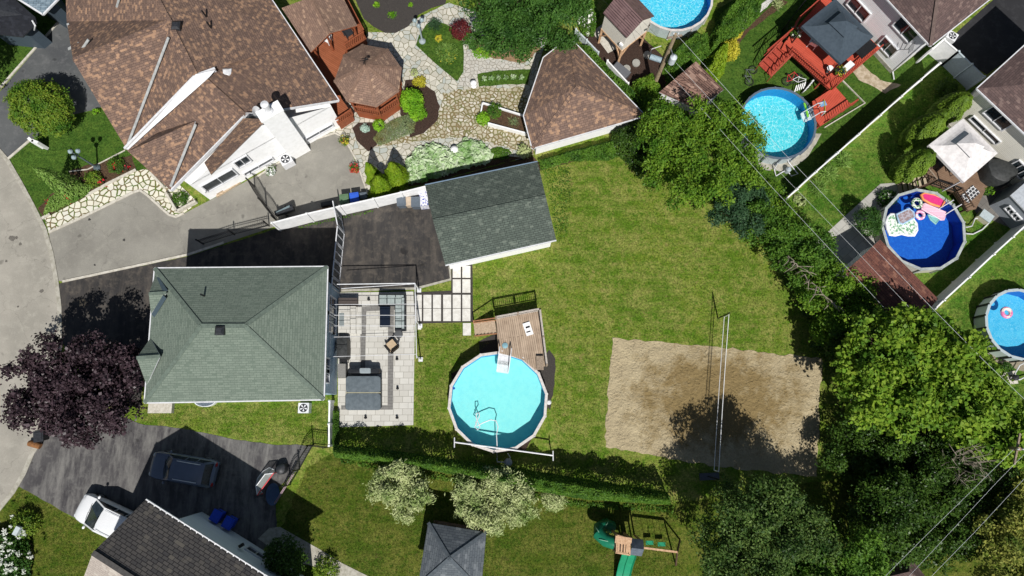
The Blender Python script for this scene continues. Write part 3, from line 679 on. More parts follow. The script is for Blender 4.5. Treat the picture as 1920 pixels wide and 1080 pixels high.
# ================================================================ green roofed house
zE = 5.5; zR = 7.35
V = dict(tl=G(290, 503, zE), tr=G(614, 500, zE), br=G(607, 749, zE), bl=G(271, 755, zE), rl=G(377, 611, zR), rr=G(459, 611, zR))
gh = thing('green_roofed_house', 'house with a green shingled hip roof and white gutters beside the patio with the pergola', 'house', drop((V['tl'] + V['br']) / 2))
roof_mb(V, [['tl', 'tr', 'rr', 'rl'], ['tr', 'br', 'rr'], ['br', 'bl', 'rl', 'rr'], ['bl', 'tl', 'rl']]).build('roof', [R_GREEN, WHITEM], gh)
hipcap(gh, [(V['tl'], V['rl']), (V['tr'], V['rr']), (V['br'], V['rr']), (V['bl'], V['rl']), (V['rl'], V['rr'])], CAP_GR, .26)
W = inset([drop(V[k]) for k in ('tl', 'tr', 'br', 'bl')], .5)
walls(gh, W, 0, zE - .12, SID_BL)
off = Vector((0, 0, .02)); gutter(gh, [V['bl'], V['br'], V['tr'], V['tl'], V['bl']])
A, B = drop(W[1]), drop(W[2])
window(gh, A, B, 624, 577, 1.3, 1.9, 'patio_door', 2, z=2.2); window(gh, A, B, 620, 606, 1.3, 1.9, 'patio_door', 2, z=2.2)
window(gh, A, B, 618, 688, 1.0, 1.1, z=3.2); window(gh, A, B, 617, 706, .9, 1.1, z=3.2)
c = RPl(622, 625, A, B); m = MB(); m.lathe(c + Vector((.12, 0, -.15)), [(.06, 0), (.1, .05), (.1, .25), (.03, .35)], 8); m.build('wall_lamp', BLACKM, gh)
# front gables
for (pe1, pe2, pf, pb, zf) in (((282, 634), (275, 722), (256, 671), (300, 668), 6.5), ((291, 516), (283, 588), (279, 551), (312, 549), 6.3)):
    v = dict(a=G(*pe1, zE + .03), b=G(*pe2, zE + .03), f=G(*pf, zf), k=G(*pb, zf)); d = (v['f'] - v['k']); d.z = 0
    v['a'] = drop(v['a'], zE + .03); 
    roof_mb(v, [['a', 'f', 'k'], ['b', 'k', 'f']], .1).build('gable_roof', [R_GREEN, WHITEM], gh)
    m = MB(); m.face([v['a'] - off, v['f'] - Vector((0, 0, .12)), v['b'] - off]); m.build('gable_front', SID_BL, gh)
    hipcap(gh, [(v['f'], v['k'])], CAP_GR, .2)
m = MB(); m.beam(G(294, 521, 5.62), G(311, 547, 6.3), .28, .04); m.build('valley_flashing', plain('dark_flashing', S(70, 84, 92), .4), gh); m = MB(); m.beam(G(287, 592, 5.62), G(309, 556, 6.3), .28, .04); m.build('valley_flashing', plain('dark_flashing', S(70, 84, 92), .4), gh)
vent(gh, 412, 620, 7.45, None, .48); m = MB(); c = G(381, 554, 6.6); m.tube([c - Vector((0, 0, .3)), c + Vector((0, 0, .35))], .06, 8); m.build('vent_pipe', BLACKM, gh)
m = MB(); c = G(300, 762, .4); m.box((c.x, c.y, .2), (1.6, .9, .4)); m.build('window_well', CONC, gh)
m = MB(); c = G(384, 757, .3); m.lathe((c.x, c.y + .2, 0), [(.75, 0), (.75, .35), (.68, .35), (.68, .02)], 18, 0, 0, 1, .55); m.build('window_well', WHITEM, gh)

# ================================================================ brown shingled house (top left)
zE = 3.4; zR = 6.0; z1 = 6.5
V = dict(M0=G(262, -70, z1), M1=G(367, 140, z1), R0=G(450, -90, zE), R1=G(545, 53, zE), N0=G(399, 135, zR), N1=G(459, 216, zR), R2=G(635, 188, zE), L1=G(237, 279, zE), L2=G(320, 357, zE),
         A0=G(322, 38, z1), A1=G(137, 113, z1 - .15), T0=G(120, -90, zE), T1=G(150, 0, zE), T2=G(125, 40, zE), T3=G(148, 80, 4.7), N2=G(488, 233, zR))
bh = thing('brown_roofed_house', 'large white house with mottled brown shingle gables and a broad white chimney', 'house', drop((V['M1'] + V['L2']) / 2))
vl = dict(V); 
rf = roof_mb(V, [['A0', 'M1', 'L1'], ['A0', 'L1', 'A1'], ['M0', 'A0', 'A1', 'T2', 'T0']], .16)
rf.build('roof', [R_BROWN, WHITEM], bh)
# right slope of the main block, then the lower block
e0 = V['R0']; e1 = V['R2']
V2 = dict(M0=V['M0'], M1=V['M1'], a=drop(V['R0'], zE), b=G(562, 78, zE), N0=V['N0'], N1=V['N1'], R2=V['R2'], L1=V['L1'] + Vector((0, 0, -.03)), L2=V['L2'])
roof_mb(V2, [['M0', 'M1', 'b'], ['M0', 'b', 'a']], .16).build('roof', [R_BROWN, R_BROWN], bh)
V3 = dict(N0=G(363, 130, zR), N1=V['N1'], R2=V['R2'], b=G(545, 53, zE), L1=G(237, 281, zE), L2=V['L2'])
roof_mb(V3, [['N0', 'N1', 'b'], ['N1', 'R2', 'b'], ['N0', 'L1', 'N1'], ['L1', 'L2', 'N1']], .16).build('roof', [R_BROWN, R_BROWN], bh)
# white rake of the upper block
m = MB(); m.face([G(404, 131, 6.4), G(367, 139, 6.7), G(289, 226, 5.35), G(237, 279, 3.75), G(240, 281, 3.75), G(296, 230, 5.25), G(392, 145, 6.3)]); m.beam(V['M1'] + Vector((0, 0, -.2)), V['L1'] + Vector((0, 0, .0)), .16, .42); m.beam(V['M1'] + Vector((0, 0, -.2)), G(404, 130, 6.1), .14, .36)
m.build('rake_board', WHITEM, bh)
# small cross gable on the lower block
v = dict(k=G(366, 227, 5.3), f=G(240, 284, 5.15), e=G(320, 356, 3.5), u=G(262, 284, 4.0), j=G(268, 300, 4.0))
roof_mb(v, [['k', 'f', 'e']], .1).build('gable_roof', [R_BROWN, WHITEM], bh)
roof_mb(dict(k=v['k'], f=v['f'], u=G(300, 245, 4.1)), [['k', 'f', 'u']], .08).build('gable_roof', [R_BROWN, WHITEM], bh)
# flashing in the valleys
m = MB()
for a, b, zz in (((316, 70), (237, 278), (6.35, 3.5)), ((367, 233), (320, 350), (5.3, 3.62)), ((224, -5), (215, 27), (5.6, 4.6)), ((166, 74), (141, 111), (5.9, 5.3)), ((148, 81), (128, 92), (5.2, 4.9)), ((127, 44), (131, 56), (3.6, 3.6))):
    m = MB(); m.beam(G(*a, zz[0] + .1), G(*b, zz[1] + .1), .17, .05); m.build('valley_flashing', FLASH, bh)
hipcap(bh, [(V['M0'], V['M1']), (V3['N0'], V['N1']), (V['A0'], V['A1'])], CAP_BR, .3)
# outer walls
Wd = [G(640, 236, 0), G(370, 374, 0), G(300, 322, 0), G(205, 150, 0), G(260, -60, 0), G(560, -40, 0)]
Wd[1] = G(366, 377, 0)
W = [drop(G(620, 197, zE)), drop(G(355, 345, zE)), drop(G(262, 278, zE)), drop(G(155, 118, zE)), drop(G(190, -60, zE)), drop(G(478, -20, zE))]
walls(bh, W, 0, zE - .1, STUCCO)
A, B = W[0], W[1]
m = MB(); dAB = (B - A).normalized(); apex = A + dAB * (drop(V['N1']) - A).dot(dAB); apex.z = 5.7
a3, b3 = drop(A, 3.2), drop(B, 3.2); nn = Vector((0, 0, 0)); m.face([a3, apex, b3]); m.build('gable_wall', STUCCO, bh)
gutter(bh, [V2['a'], V['R2']]); m = MB(); m.beam(V['R2'] - Vector((0, 0, .1)), V['N1'] - Vector((0, 0, .1)), .05, .22); m.beam(V['N1'] - Vector((0, 0, .1)), V['L2'] - Vector((0, 0, .1)), .08, .3); m.build('rake_board', WHITEM, bh)
# lower forward roof over the white bay
def onw(px, py, k): q = RPl(px, py, A, B); return G(px, py, q.z + k)
v = dict(a=onw(456, 222, .3), b=onw(511, 223, .3), c=onw(494, 231, .5), d=onw(396, 328, .6), e=onw(383, 305, .4))
roof_mb(v, [['a', 'b', 'c'], ['a', 'c', 'd'], ['a', 'd', 'e']], .05).build('lower_roof', [R_BROWN, FLASH], bh)
# chimney
t_ = (B - A).normalized(); nn = Vector((t_.y, -t_.x, 0)); nn = -nn if nn.dot(-A) < 0 else nn
cb = RPl(560, 281, A, B); cb.z = 0
P = [cb - t_ * .75 - nn * .2, cb + t_ * .75 - nn * .2, cb + t_ * .75 + nn * .5, cb - t_ * .75 + nn * .5]
m = MB(); m.prism([(p.x, p.y) for p in P], 0, 6.6); P2 = inset(P, -.06); m.prism([(p.x, p.y) for p in P2], 6.6, 6.74)
ch = m.build('chimney', STUCCO, bh)
c = sum(P, Vector()) / 4; m = MB(); m.lathe((c.x, c.y, 6.74), [(.3, 0), (.26, .1), (.16, .2), (.16, .75)], 12); m.lathe((c.x, c.y, 7.49), [(.26, 0), (.26, .22), (.05, .3)], 12); m.build('chimney_cap', WHITEM, ch)
for px, py, w_, h_, z in ((454, 302, 1.0, 1.1, None), (600, 249, 2.2, .5, .9), (489, 316, 2.3, .5, .9)): window(bh, A, B, px, py, w_, h_, z=z)
window(bh, A, B, 408, 334, 2.4, 1.2, z=1.9, cols=2)
vent(bh, 425, 137, 5.4, WHITEM, .55); vent(bh, 330, 48, 6.6, DARKP, .5); 
for p in ((382, 25), (391, 46)): c = G(*p, 6.0); m = MB(); m.tube([c - Vector((0, 0, .4)), c + Vector((0, 0, .3))], .06, 7); m.build('vent_pipe', BLACKM, bh)
# satellite dish
c = G(480, 212, 6.1); m = MB(); m.tube([c - Vector((0, 0, .5)), c + Vector((0, 0, .1))], .04, 6); rt = Matrix.Rotation(R(55), 3, 'Y')
for i in range(16):
    a, b = 2 * math.pi * i / 16, 2 * math.pi * (i + 1) / 16
    m.face([c + Vector((0, 0, .1)), c + rt @ Vector((.34 * math.cos(a), .4 * math.sin(a), .12)) + Vector((0, 0, .1)), c + rt @ Vector((.34 * math.cos(b), .4 * math.sin(b), .12)) + Vector((0, 0, .1))])
m.tube([c, c + Vector((-.6, -.1, .2))], .025, 5); m.tube([c, c + Vector((.5, -.15, -.15))], .025, 5); m.build('satellite_dish', WHITEM, bh)
# entrance canopy, steps
m = MB()
for k in range(3):
    a = G(407, 368, 0); P = [G(398, 356), G(446, 335), G(452, 344), G(408, 371)]
    P = inset(P, .12 * k); m.prism([(p.x, p.y) for p in P], .17 * k, .17 * (k + 1))
m.build('entrance_steps', boards('step_boards', S(196, 176, 150), S(180, 160, 132), .14), bh)
m = MB(); 
for a, b in (((382, 347, 1.2), (425, 322, 1.2)), ((378, 352, 2.0), (380, 362, .1)), ((384, 360, 2.0), (388, 364, .1)), ((425, 322, 2), (440, 338, 0.1))): m.beam(G(*a), G(*b), .06, .06)
m.build('handrail', WHITEM, bh)

# ================================================================ brown garage
zE = 2.7
V = dict(t=G(1068, 70, zE), r=G(1210, 217, zE), bl=G(998, 278, zE), l=G(982, 217, zE), ul=G(1019, 108, zE), pk=G(1083, 163, 4.5), p2=G(1078, 150, 4.35))
ga = thing('brown_roofed_garage', 'white garage with a brown shingle roof in a skewed tent shape beside the garden', 'garage', drop((V['t'] + V['bl']) / 2))
roof_mb(V, [['t', 'r', 'pk'], ['r', 'bl', 'pk'], ['bl', 'l', 'pk'], ['l', 'ul', 'pk'], ['ul', 't', 'pk']], .14).build('roof', [R_BROWN2, WHITEM], ga)
ring = [V[k] for k in ('t', 'r', 'bl', 'l', 'ul')]; walls(ga, inset([drop(p) for p in ring], .5), 0, zE - .1, STUCCO); gutter(ga, ring + ring[:1])
hipcap(ga, [(V[k], V['pk']) for k in ('r', 'bl', 't')], CAP_BR, .26)
# ================================================================ grey shed in the middle
zE = 2.5; zR = 3.5
V = dict(a=G(797, 347, zE), b=G(1008, 303, zE), c=G(1043, 450, zE), d=G(835, 497, zE), e=G(812, 414, zR), f=G(1023, 368, zR))
sh = thing('grey_roofed_shed', 'long white garage with a mossy grey shingle roof at the head of the slab path', 'garage', drop((V['a'] + V['c']) / 2))
roof_mb(V, [['a', 'b', 'f', 'e'], ['e', 'f', 'c', 'd']], .13).build('roof', [R_SHED, WHITEM], sh)
W = inset([drop(V[k]) for k in 'abcd'], .22); walls(sh, W, 0, zE - .12, STUCCO)
m = MB()
for x, y, z in (('a', 'd', 'e'), ('b', 'c', 'f')):
    p, q, r_ = [Vector(V[k]) for k in (x, y, z)]; ct = (V['a'] + V['c']) / 2; mv = lambda v_: v_ + (Vector((ct.x, ct.y, v_.z)) - v_).normalized() * .25 - Vector((0, 0, .14)); m.face([mv(p), mv(r_), mv(q)])
m.build('gable_wall', STUCCO, sh); gutter(sh, [V['a'], V['b']], plain('blue_grey_gutter', S(120, 140, 160), .4)); gutter(sh, [V['d'], V['c']])
hipcap(sh, [(V['e'], V['f'])], R_SHED, .24)
# ================================================================ slate pavilion (bottom)
zE = 2.5
V = dict(a=G(803, 980, zE), b=G(912, 998, zE), c=G(902, 1108, zE), d=G(783, 1100, zE), p=G(843, 1047, 3.7))
pv = thing('garden_pavilion', 'square garden pavilion with a slate grey hip roof on the lower lawn', 'pavilion', drop((V['a'] + V['c']) / 2))
roof_mb(V, [['a', 'b', 'p'], ['b', 'c', 'p'], ['c', 'd', 'p'], ['d', 'a', 'p']], .12).build('roof', [R_PAVIL, DARKP], pv)
hipcap(pv, [(V[k], V['p']) for k in 'abcd'], CAP_SL, .22)
for p in inset([drop(V[k]) for k in 'abcd'], .3): m = MB(); m.box((p.x, p.y, 1.2), (.14, .14, 2.4)); m.build('post', WOODB, pv)
m = MB(); P = inset([drop(V[k]) for k in 'abcd'], .15); m.prism([(p.x, p.y) for p in P], 0, .12); m.build('floor', DECKB, pv)
# ================================================================ charcoal roofed house (bottom left)
zE = 5.7; zR = 7.6
V = dict(a=G(273, 937, zE), b=G(505, 1084, zE), b2=G(760, 1245, zE), r0=G(174, 1037, zR), r1=G(430, 1210, zR), r2=G(600, 1320, zR), c=G(150, 1130, zE), d=G(430, 1330, zE))
V['r0'] = G(174, 1036, zR); ax = (V['b'] - V['a']); ax.z = 0; ax.normalize(); V['b2'] = V['a'] + ax * 11.2; V['r2'] = V['r0'] + ax * 11.2
pr = Vector((-ax.y, ax.x, 0)); wd = (V['r0'] - V['a']); wd.z = 0; V['c'] = V['r0'] + wd; V['c'].z = zE; V['d'] = V['c'] + ax * 11.2
cg = thing('charcoal_roofed_house', 'pale sided house with a charcoal plank-pattern roof above the white car', 'house', drop((V['a'] + V['d']) / 2))
roof_mb(V, [['a', 'b2', 'r2', 'r0']], .15).build('roof', [R_GREY, WHITEM], cg)
roof_mb(V, [['r0', 'r2', 'd', 'c']], .15).build('roof', [shingle('pale_beige_shingles', S(176, 166, 156), S(164, 154, 146), S(184, 176, 166), .34, .15, S(140, 130, 122), .2), WHITEM], cg)
W = inset([drop(V[k]) for k in ('a', 'b2', 'd', 'c')], .7)
W[0] = W[0] + ax * .9
walls(cg, W, 0, zE - .1, SID_G); gutter(cg, [V['a'], V['b2']])
m = MB(); 
for i in range(26): p = V['a'].lerp(V['b2'], (i + .5) / 26); m.box((p.x, p.y, zE + .02), (.05, .12, .05))
m.build('gutter_bracket', WHITE, cg)
window(cg, W[0], W[1], 478, 1040, 1.4, .8, z=1.4); hipcap(cg, [(V['r0'], V['r2'])], cap_mat('charcoal_ridge', S(78, 76, 74)), .3)
m = MB(); q = W[0].lerp(W[1], .44); m.box((q.x + .2, q.y + .2, 2.3), (.25, .2, .35), .6); m.build('wall_lamp', BLACKM, cg)
# ================================================================ white sided house (top right)
zE = 5.0
V = dict(a=G(1596, -75, zE), b=G(1745, 86, zE), c=G(1864, -8, zE), d=G(1960, -90, zE), r0=G(1745, -75, 6.7))
A0 = V['a']; V['c2'] = V['c']
wh = thing('white_sided_house', 'white sided two storey house with a dark brown roof behind the red deck', 'house', drop(V['b']))
V['r1'] = G(1760, -20, 6.8); V['r2'] = G(1700, -150, 6.8); V['e'] = G(1900, -120, zE)
roof_mb(V, [['a', 'b', 'r1', 'r2'], ['b', 'c', 'r1'], ['r1', 'c', 'e', 'r2']], .15).build('roof', [R_DKBR, WHITEM], wh)
W = inset([drop(V[k]) for k in ('a', 'b', 'c', 'e')], .45); walls(wh, W, 0, zE - .1, SID_W); gutter(wh, [V['a'], V['b'], V['c']])
hipcap(wh, [(V['b'], V['r1'])], cap_mat('dark_brown_ridge', S(104, 88, 82)), .25)
A, B = W[0], W[1]
window(wh, A, B, 1603, 25, 1.9, 1.1, z=2.0); window(wh, A, B, 1701, 53, 1.8, 1.2, z=3.9); window(wh, A, B, 1664, 89, 1.4, 1.1, z=1.6)
m = MB(); P = inset(W, -.04); m.prism([(p.x, p.y) for p in P], 0, .35); m.build('foundation', CONCD, wh)
m = MB(); c1 = drop(W[1]) ; m.tube([drop(W[1], 4.8), drop(W[1], .3), drop(W[1], .15) + Vector((.1, -.6, 0))], .05, 6); m.build('downspout', WHITEM, wh)
m = MB(); q = RPl(1705, 92, A, B); m.tube([q, q + Vector((-.3, -.5, .3))], .03, 5); 
for k in range(5): m.beam(q + Vector((-.3 + k * .08, -.5 + k * .05, .3)), q + Vector((-.5 + k * .1, -.3 + k * .1, .9)), .02, .02)
m.build('antenna', GREYM, wh)
# ================================================================ beige sided house (right)
zE = 5.0
V = dict(a=G(1832, 166, zE), b=G(2080, 400, zE), r=G(1990, 40, 6.8), c=G(1980, 55, zE), r2=G(2200, 260, 6.8), d=G(2280, 280, zE))
be = thing('beige_sided_house', 'beige sided house with a dark brown roof beside the white canopy', 'house', drop(V['a']))
ax = (V['b'] - V['a']); ax.z = 0; ax.normalize(); dn = Vector((-ax.y, ax.x, 0)); 
V['b'] = V['a'] + ax * 12; V['c'] = V['a'] + dn * 9; V['d'] = V['b'] + dn * 9; V['r'] = V['a'] + dn * 4.5 + ax * 4.2 + Vector((0, 0, 1.8)); V['r2'] = V['b'] + dn * 4.5 - ax * 4.2 + Vector((0, 0, 1.8))
roof_mb(V, [['a', 'b', 'r2', 'r'], ['a', 'r', 'c'], ['b', 'd', 'r2'], ['c', 'r', 'r2', 'd']], .15).build('roof', [R_DKBR, WHITEM], be)
W = inset([drop(V[k]) for k in ('a', 'b', 'd', 'c')], .5); walls(be, W, 0, zE - .1, SID_B); gutter(be, [V['c'], V['a'], V['b']])
A, B = W[0], W[1]
window(be, A, B, 1872, 221, 1.8, 1.1, z=3.9); window(be, A, B, 1903, 322, 1.3, 1.2, cols=3, z=1.9); window(be, A, B, 1836, 250, 2.6, .5, z=2.3)
m = MB(); P = inset(W, -.04); m.prism([(p.x, p.y) for p in P], 0, .3); m.build('foundation', CONCD, be)
# ================================================================ blue-grey house corner (top left edge)
zE = 3.6
SID_N = siding('slate_siding', S(70, 82, 92))
nb = thing('grey_neighbour_house', 'dark blue-grey roofed house cut off by the top left corner of the photo', 'house', drop(G(30, 20, zE)))
V = dict(a=G(80, 27, zE), b=G(112, -6, zE), c=G(60, -80, zE), d=G(-40, -80, zE), e=G(18, -12, zE))
roof_mb(V, [['e', 'a', 'b', 'c', 'd']], .15).build('roof', [shingle('blue_grey_shingles', S(128, 146, 158), S(112, 130, 142), S(138, 154, 164)), WHITEM], nb)
V2 = dict(a=G(66, 32, 3.3), b=G(14, -14, 3.3), c=G(-120, -10, 3.3), d=G(-40, 60, 2.7), e=G(42, 69, 2.7), f=G(68, 42, 3.2))
roof_mb(V2, [['a', 'b', 'c', 'd', 'e', 'f']], .12).build('lower_roof', [shingle('black_shingles', S(40, 42, 48), S(34, 36, 42), S(48, 50, 56)), DARKP], nb)
walls(nb, inset([drop(V[k]) for k in 'abcde'], .6), 0, 3.4, SID_N); gutter(nb, [V['e'], V['a'], V['b']])
m = MB(); m.prism([(p.x, p.y) for p in inset([drop(V2[k]) for k in 'abcde'], .6)], 0, 2.5); m.build('wall', SID_N, nb); m = MB(); m.tube([G(60, 38, 3.4), G(66, 48, 3.1), G(64, 56, 2.4)], .06, 6); m.build('downspout', WHITEM, nb)
# ================================================================ grey sided shed at the right edge, small roof bottom right
zE = 2.4
P = GP([(1895, 366), (1925, 330), (1990, 380), (1950, 425)], zE)
gs = thing('grey_garden_shed', 'grey sided shed at the right edge below the beige house', 'shed', drop(P[0]))
V = {k: p for k, p in zip('abcd', P)}; V['r'] = (P[0] + P[1]) / 2 + Vector((0, 0, .6)); V['s'] = (P[2] + P[3]) / 2 + Vector((0, 0, .6))
roof_mb(V, [['a', 'r', 's', 'd'], ['r', 'b', 'c', 's']], .1).build('roof', [plain('grey_sheet_roof', S(170, 176, 182), .5, S(150, 156, 162)), WHITEM], gs)
W = inset([drop(p) for p in P], .12); walls(gs, W, 0, zE - .08, siding('shed_grey_siding', S(150, 156, 162))); window(gs, W[0], W[3], 1900, 391, .6, .5, z=1.3); window(gs, W[0], W[3], 1911, 404, .6, .5, z=1.3)
V = dict(a=G(1704, 1040, 2.6), b=G(1742, 1092, 2.2), c=G(1640, 1092, 2.2), d=G(1690, 1150, 2.2), p=G(1706, 1062, 3.2))
V = dict(a=G(1704, 1041, 2.4), b=G(1750, 1100, 2.4), c=G(1700, 1150, 2.4), d=G(1636, 1088, 2.4), p=G(1705, 1072, 3.2))
cs = thing('corner_shed', 'small dark brown hip roofed shed at the bottom edge among the trees', 'shed', drop(V['a']))
roof_mb(V, [['a', 'b', 'p'], ['b', 'c', 'p'], ['c', 'd', 'p'], ['d', 'a', 'p']], .1).build('roof', [R_DKBR, WOODB], cs); walls(cs, inset([drop(V[k]) for k in 'abcd'], .2), 0, 2.3, STUCCO)
# ================================================================ small brown plank shed + reddish long shed
def gable_shed(name, label, q, r1, r2, zE, zR, rmat, wmat, cat='shed'):
    P = GP(q, zE); V = {k: p for k, p in zip('abcd', P)}; V['r'] = G(*r1, zR); V['s'] = G(*r2, zR)
    t = thing(name, label, cat, drop((P[0] + P[2]) / 2))
    roof_mb(V, [['a', 'b', 's', 'r'], ['r', 's', 'c', 'd']], .1).build('roof', [rmat, WHITEM], t)
    W = inset([drop(p) for p in P], .15); walls(t, W, 0, zE - .09, wmat)
    m = MB(); k = Vector((0, 0, .1)); cc = (V['r'] + V['s']) / 2
    for x, y, z in (('a', 'd', 'r'), ('b', 'c', 's')): mv = lambda v_: v_ + (cc - v_).normalized() * .2 - k; m.face([mv(V[x]), mv(V[z]), mv(V[y])])
    m.build('gable_wall', wmat, t); hipcap(t, [(V['r'], V['s'])], rmat, .2); return t
gable_shed('plank_roof_shed', 'small shed with a weathered brown plank roof beside the utility pole', [(1305, 115), (1357, 168), (1305, 204), (1236, 173)], (1270, 144), (1332, 187), 2.2, 2.75, R_OLD, STUCCO)
gable_shed('red_brown_shed', 'long shed with a reddish brown shingle roof beside the deep blue pool', [(1650, 449), (1759, 560), (1700, 650), (1583, 510)], (1617, 480), (1733, 592), 2.4, 2.9, R_RED, STUCCO)
# ================================================================ playhouse on stilts
zE = 3.9; zF = 1.9
V = dict(a=G(1131, 24, zE), b=G(1175, 71, zE), c=G(1227, 30, zE), d=G(1180, -20, zE), r=G(1157, -8, 4.7), s=G(1204, 44, 4.7))
V['r'] = (V['a'] + V['d']) / 2 + Vector((0, 0, .85)); V['s'] = (V['b'] + V['c']) / 2 + Vector((0, 0, .85))
ph = thing('stilt_playhouse', 'cream playhouse with a ribbed brown roof raised on orange timber stilts', 'playhouse', drop((V['a'] + V['c']) / 2))
roof_mb(V, [['a', 'b', 's', 'r'], ['r', 's', 'c', 'd']], .08).build('roof', [R_METAL, R_METAL], ph)
W = inset([drop(V[k]) for k in 'abcd'], .12); walls(ph, W, zF, zE - .02, SID_C)
m = MB(); cc = (V['r'] + V['s']) / 2
for x, y, z in (('a', 'd', 'r'), ('b', 'c', 's')): mv = lambda v_: v_ + (cc - v_).normalized() * .16 - Vector((0, 0, .06)); m.face([mv(V[x]), mv(V[z]), mv(V[y])])
m.build('gable_wall', SID_C, ph)
for p in W: m = MB(); m.box((p.x * .97 + cc.x * .03, p.y * .97 + cc.y * .03, zF / 2), (.16, .16, zF)); m.build('stilt', PINE, ph)
m = MB()
for i in range(4): a, b = W[i], W[(i + 1) % 4]; m.beam(drop(a, .9), drop(a.lerp(b, .3), zF), .08, .08); m.beam(drop(b, .9), drop(b.lerp(a, .3), zF), .08, .08)
m.build('brace', PINE, ph); m = MB(); m.prism([(p.x, p.y) for p in inset(W, -.03)], zF - .14, zF - .003); m.build('floor_frame', PINE, ph)
q = RPl(1166, 83, W[0], W[1]); m = MB(); m.box(q, (.3, .3, .25), .8); m.build('hatch', WHITE, ph)
# ================================================================ gazebo + porch + orange decks
octp = [(679, 83), (728, 92), (753, 128), (748, 172), (706, 201), (650, 190), (626, 153), (644, 103)]
zE = 3.2; P = GP(octp, zE); cen = sum(P, Vector()) / 8; cen.z = 4.5
gz = thing('octagonal_gazebo', 'octagonal gazebo with a tan shingle roof and orange stained railings', 'gazebo', drop(cen))
V = {str(i): p for i, p in enumerate(P)}; V['c'] = cen
roof_mb(V, [[str(i), str((i + 1) % 8), 'c'] for i in range(8)], .1).build('roof', [R_TAN, ORP], gz); hipcap(gz, [(p, cen) for p in P], CAP_TAN, .2)
Q = inset([drop(p) for p in P], .32)
m = MB(); m.prism([(p.x, p.y) for p in Q], .85, 1.0); m.build('floor', DECKO, gz)
m = MB(); sk = inset(Q, .04); m.prism([(p.x, p.y) for p in sk], 0, .845); m.build('skirt', boards('orange_skirt', S(152, 82, 50), S(140, 72, 42), .9, S(90, 46, 26)), gz)
def rail(parent, a, b, z, h=.9, mat_=None, posts=True, gap=.16, bw=.035, pname='post'):
    m = MB(); a, b = drop(a, z), drop(b, z); L = (b - a).length; up = Vector((0, 0, 1))
    m.beam(a + up * h, b + up * h, .09, .05); m.beam(a + up * .12, b + up * .12, .05, .05); k = max(2, int(L / gap))
    for i in range(1, k): p = a.lerp(b, i / k); m.beam(p + up * .14, p + up * (h - .02), bw, bw)
    m.build('railing', mat_, parent)
    if posts: mm = MB(); mm.box((a.x, a.y, z + (h + .06) / 2), (.1, .1, h + .06)); mm.build(pname, mat_, parent)
for i in range(8):
    a, b = Q[i], Q[(i + 1) % 8]
    if i != 6: rail(gz, a, b, 1.0, .85, ORP, False)
    m = MB(); m.box((a.x, a.y, 2.05), (.12, .12, 2.1)); m.build('post', ORP, gz)
m = MB(); c = cen; m.tube([c, c + Vector((0, 0, .7))], .025, 6); m.beam(c + Vector((-.3, 0, .55)), c + Vector((.3, .1, .55)), .03, .03); m.beam(c + Vector((-.05, -.25, .5)), c + Vector((.05, .25, .5)), .03, .03); m.blob(c + Vector((.2, .1, .65)), (.12, .04, .1), 8, 5); m.build('weather_vane', BLACKM, gz)
zE = 3.3
V = dict(a=G(528, 15, zE), b=G(583, 98, zE), c=G(670, 48, zE), d=G(625, -40, zE), r=G(580, -5, 4.1), s=G(618, 63, 4.2), n=G(566, -40, zE))
po = thing('roofed_porch', 'tan shingled porch roof over an orange boarded deck joined to the brown roofed house', 'porch', drop((V['a'] + V['c']) / 2))
roof_mb(V, [['a', 'b', 's', 'r'], ['r', 's', 'c', 'd']], .1).build('roof', [R_TAN, ORP], po); hipcap(po, [(V['r'], V['s'])], CAP_TAN, .22)
for p in (G(590, 95, 2.2), G(664, 52, 2.2), G(618, 78, 2.2)): m = MB(); m.box((p.x, p.y, 2.1), (.13, .13, 2.2)); m.build('post', ORP, po)
z = 1.0; P = GP([(545, 30), (640, -20), (687, 70), (648, 96), (628, 150), (640, 185), (662, 215), (634, 234), (600, 180)], z)
m = MB(R(-33)); m.prism([(p.x, p.y) for p in P], .85, z - .004); m.build('deck', DECKO, po)
m = MB(); m.prism([(p.x, p.y) for p in inset(P, .05)], 0, .84); m.build('skirt', ORP, po)
rail(po, P[6], P[7], 1, .85, ORP); rail(po, P[2], P[3], 1, .85, ORP); rail(po, P[2], P[1], 1, .85, ORP)
# chairs on porch
def deckchair(px, py, z, rz, label, mat_, cat='chair', name='garden_chair', group=None, cush=None):
    c = G(px, py, z); t = thing(name, label, cat, (0, 0, 0), group)
    m = MB(); m.box((0, 0, .42), (.55, .52, .05)); m.build('seat', cush or mat_, t)
    m = MB(); m.face([(-.27, .24, .44), (.27, .24, .44), (.25, .42, .98), (-.25, .42, .98)]); m.face([(-.25, .45, .98), (.25, .45, .98), (.27, .28, .44), (-.27, .28, .44)]); m.beam((-.26, .27, .44), (-.25, .44, 1), .04, .04); m.beam((.26, .27, .44), (.25, .44, 1), .04, .04); m.build('backrest', mat_, t)
    for sx in (-1, 1):
        m = MB(); m.beam((sx * .3, -.25, .62), (sx * .3, .3, .66), .07, .03); m.beam((sx * .3, -.22, .4), (sx * .3, -.22, .62), .04, .04); m.build('armrest', mat_, t)
        for sy in (-.22, .25): m = MB(); m.beam((sx * .27, sy, .005), (sx * .25, sy, .42), .045, .045); m.build('leg', mat_, t)
    t.location = c; t.rotation_euler = (0, 0, rz); return t
c1 = deckchair(615, 78, 1.0, R(-30), 'white garden chair under the edge of the porch roof', WHITE)
deckchair(655, 68, 1.0, R(40), 'small dark chair at the corner of the orange deck near the railing', DARKP)
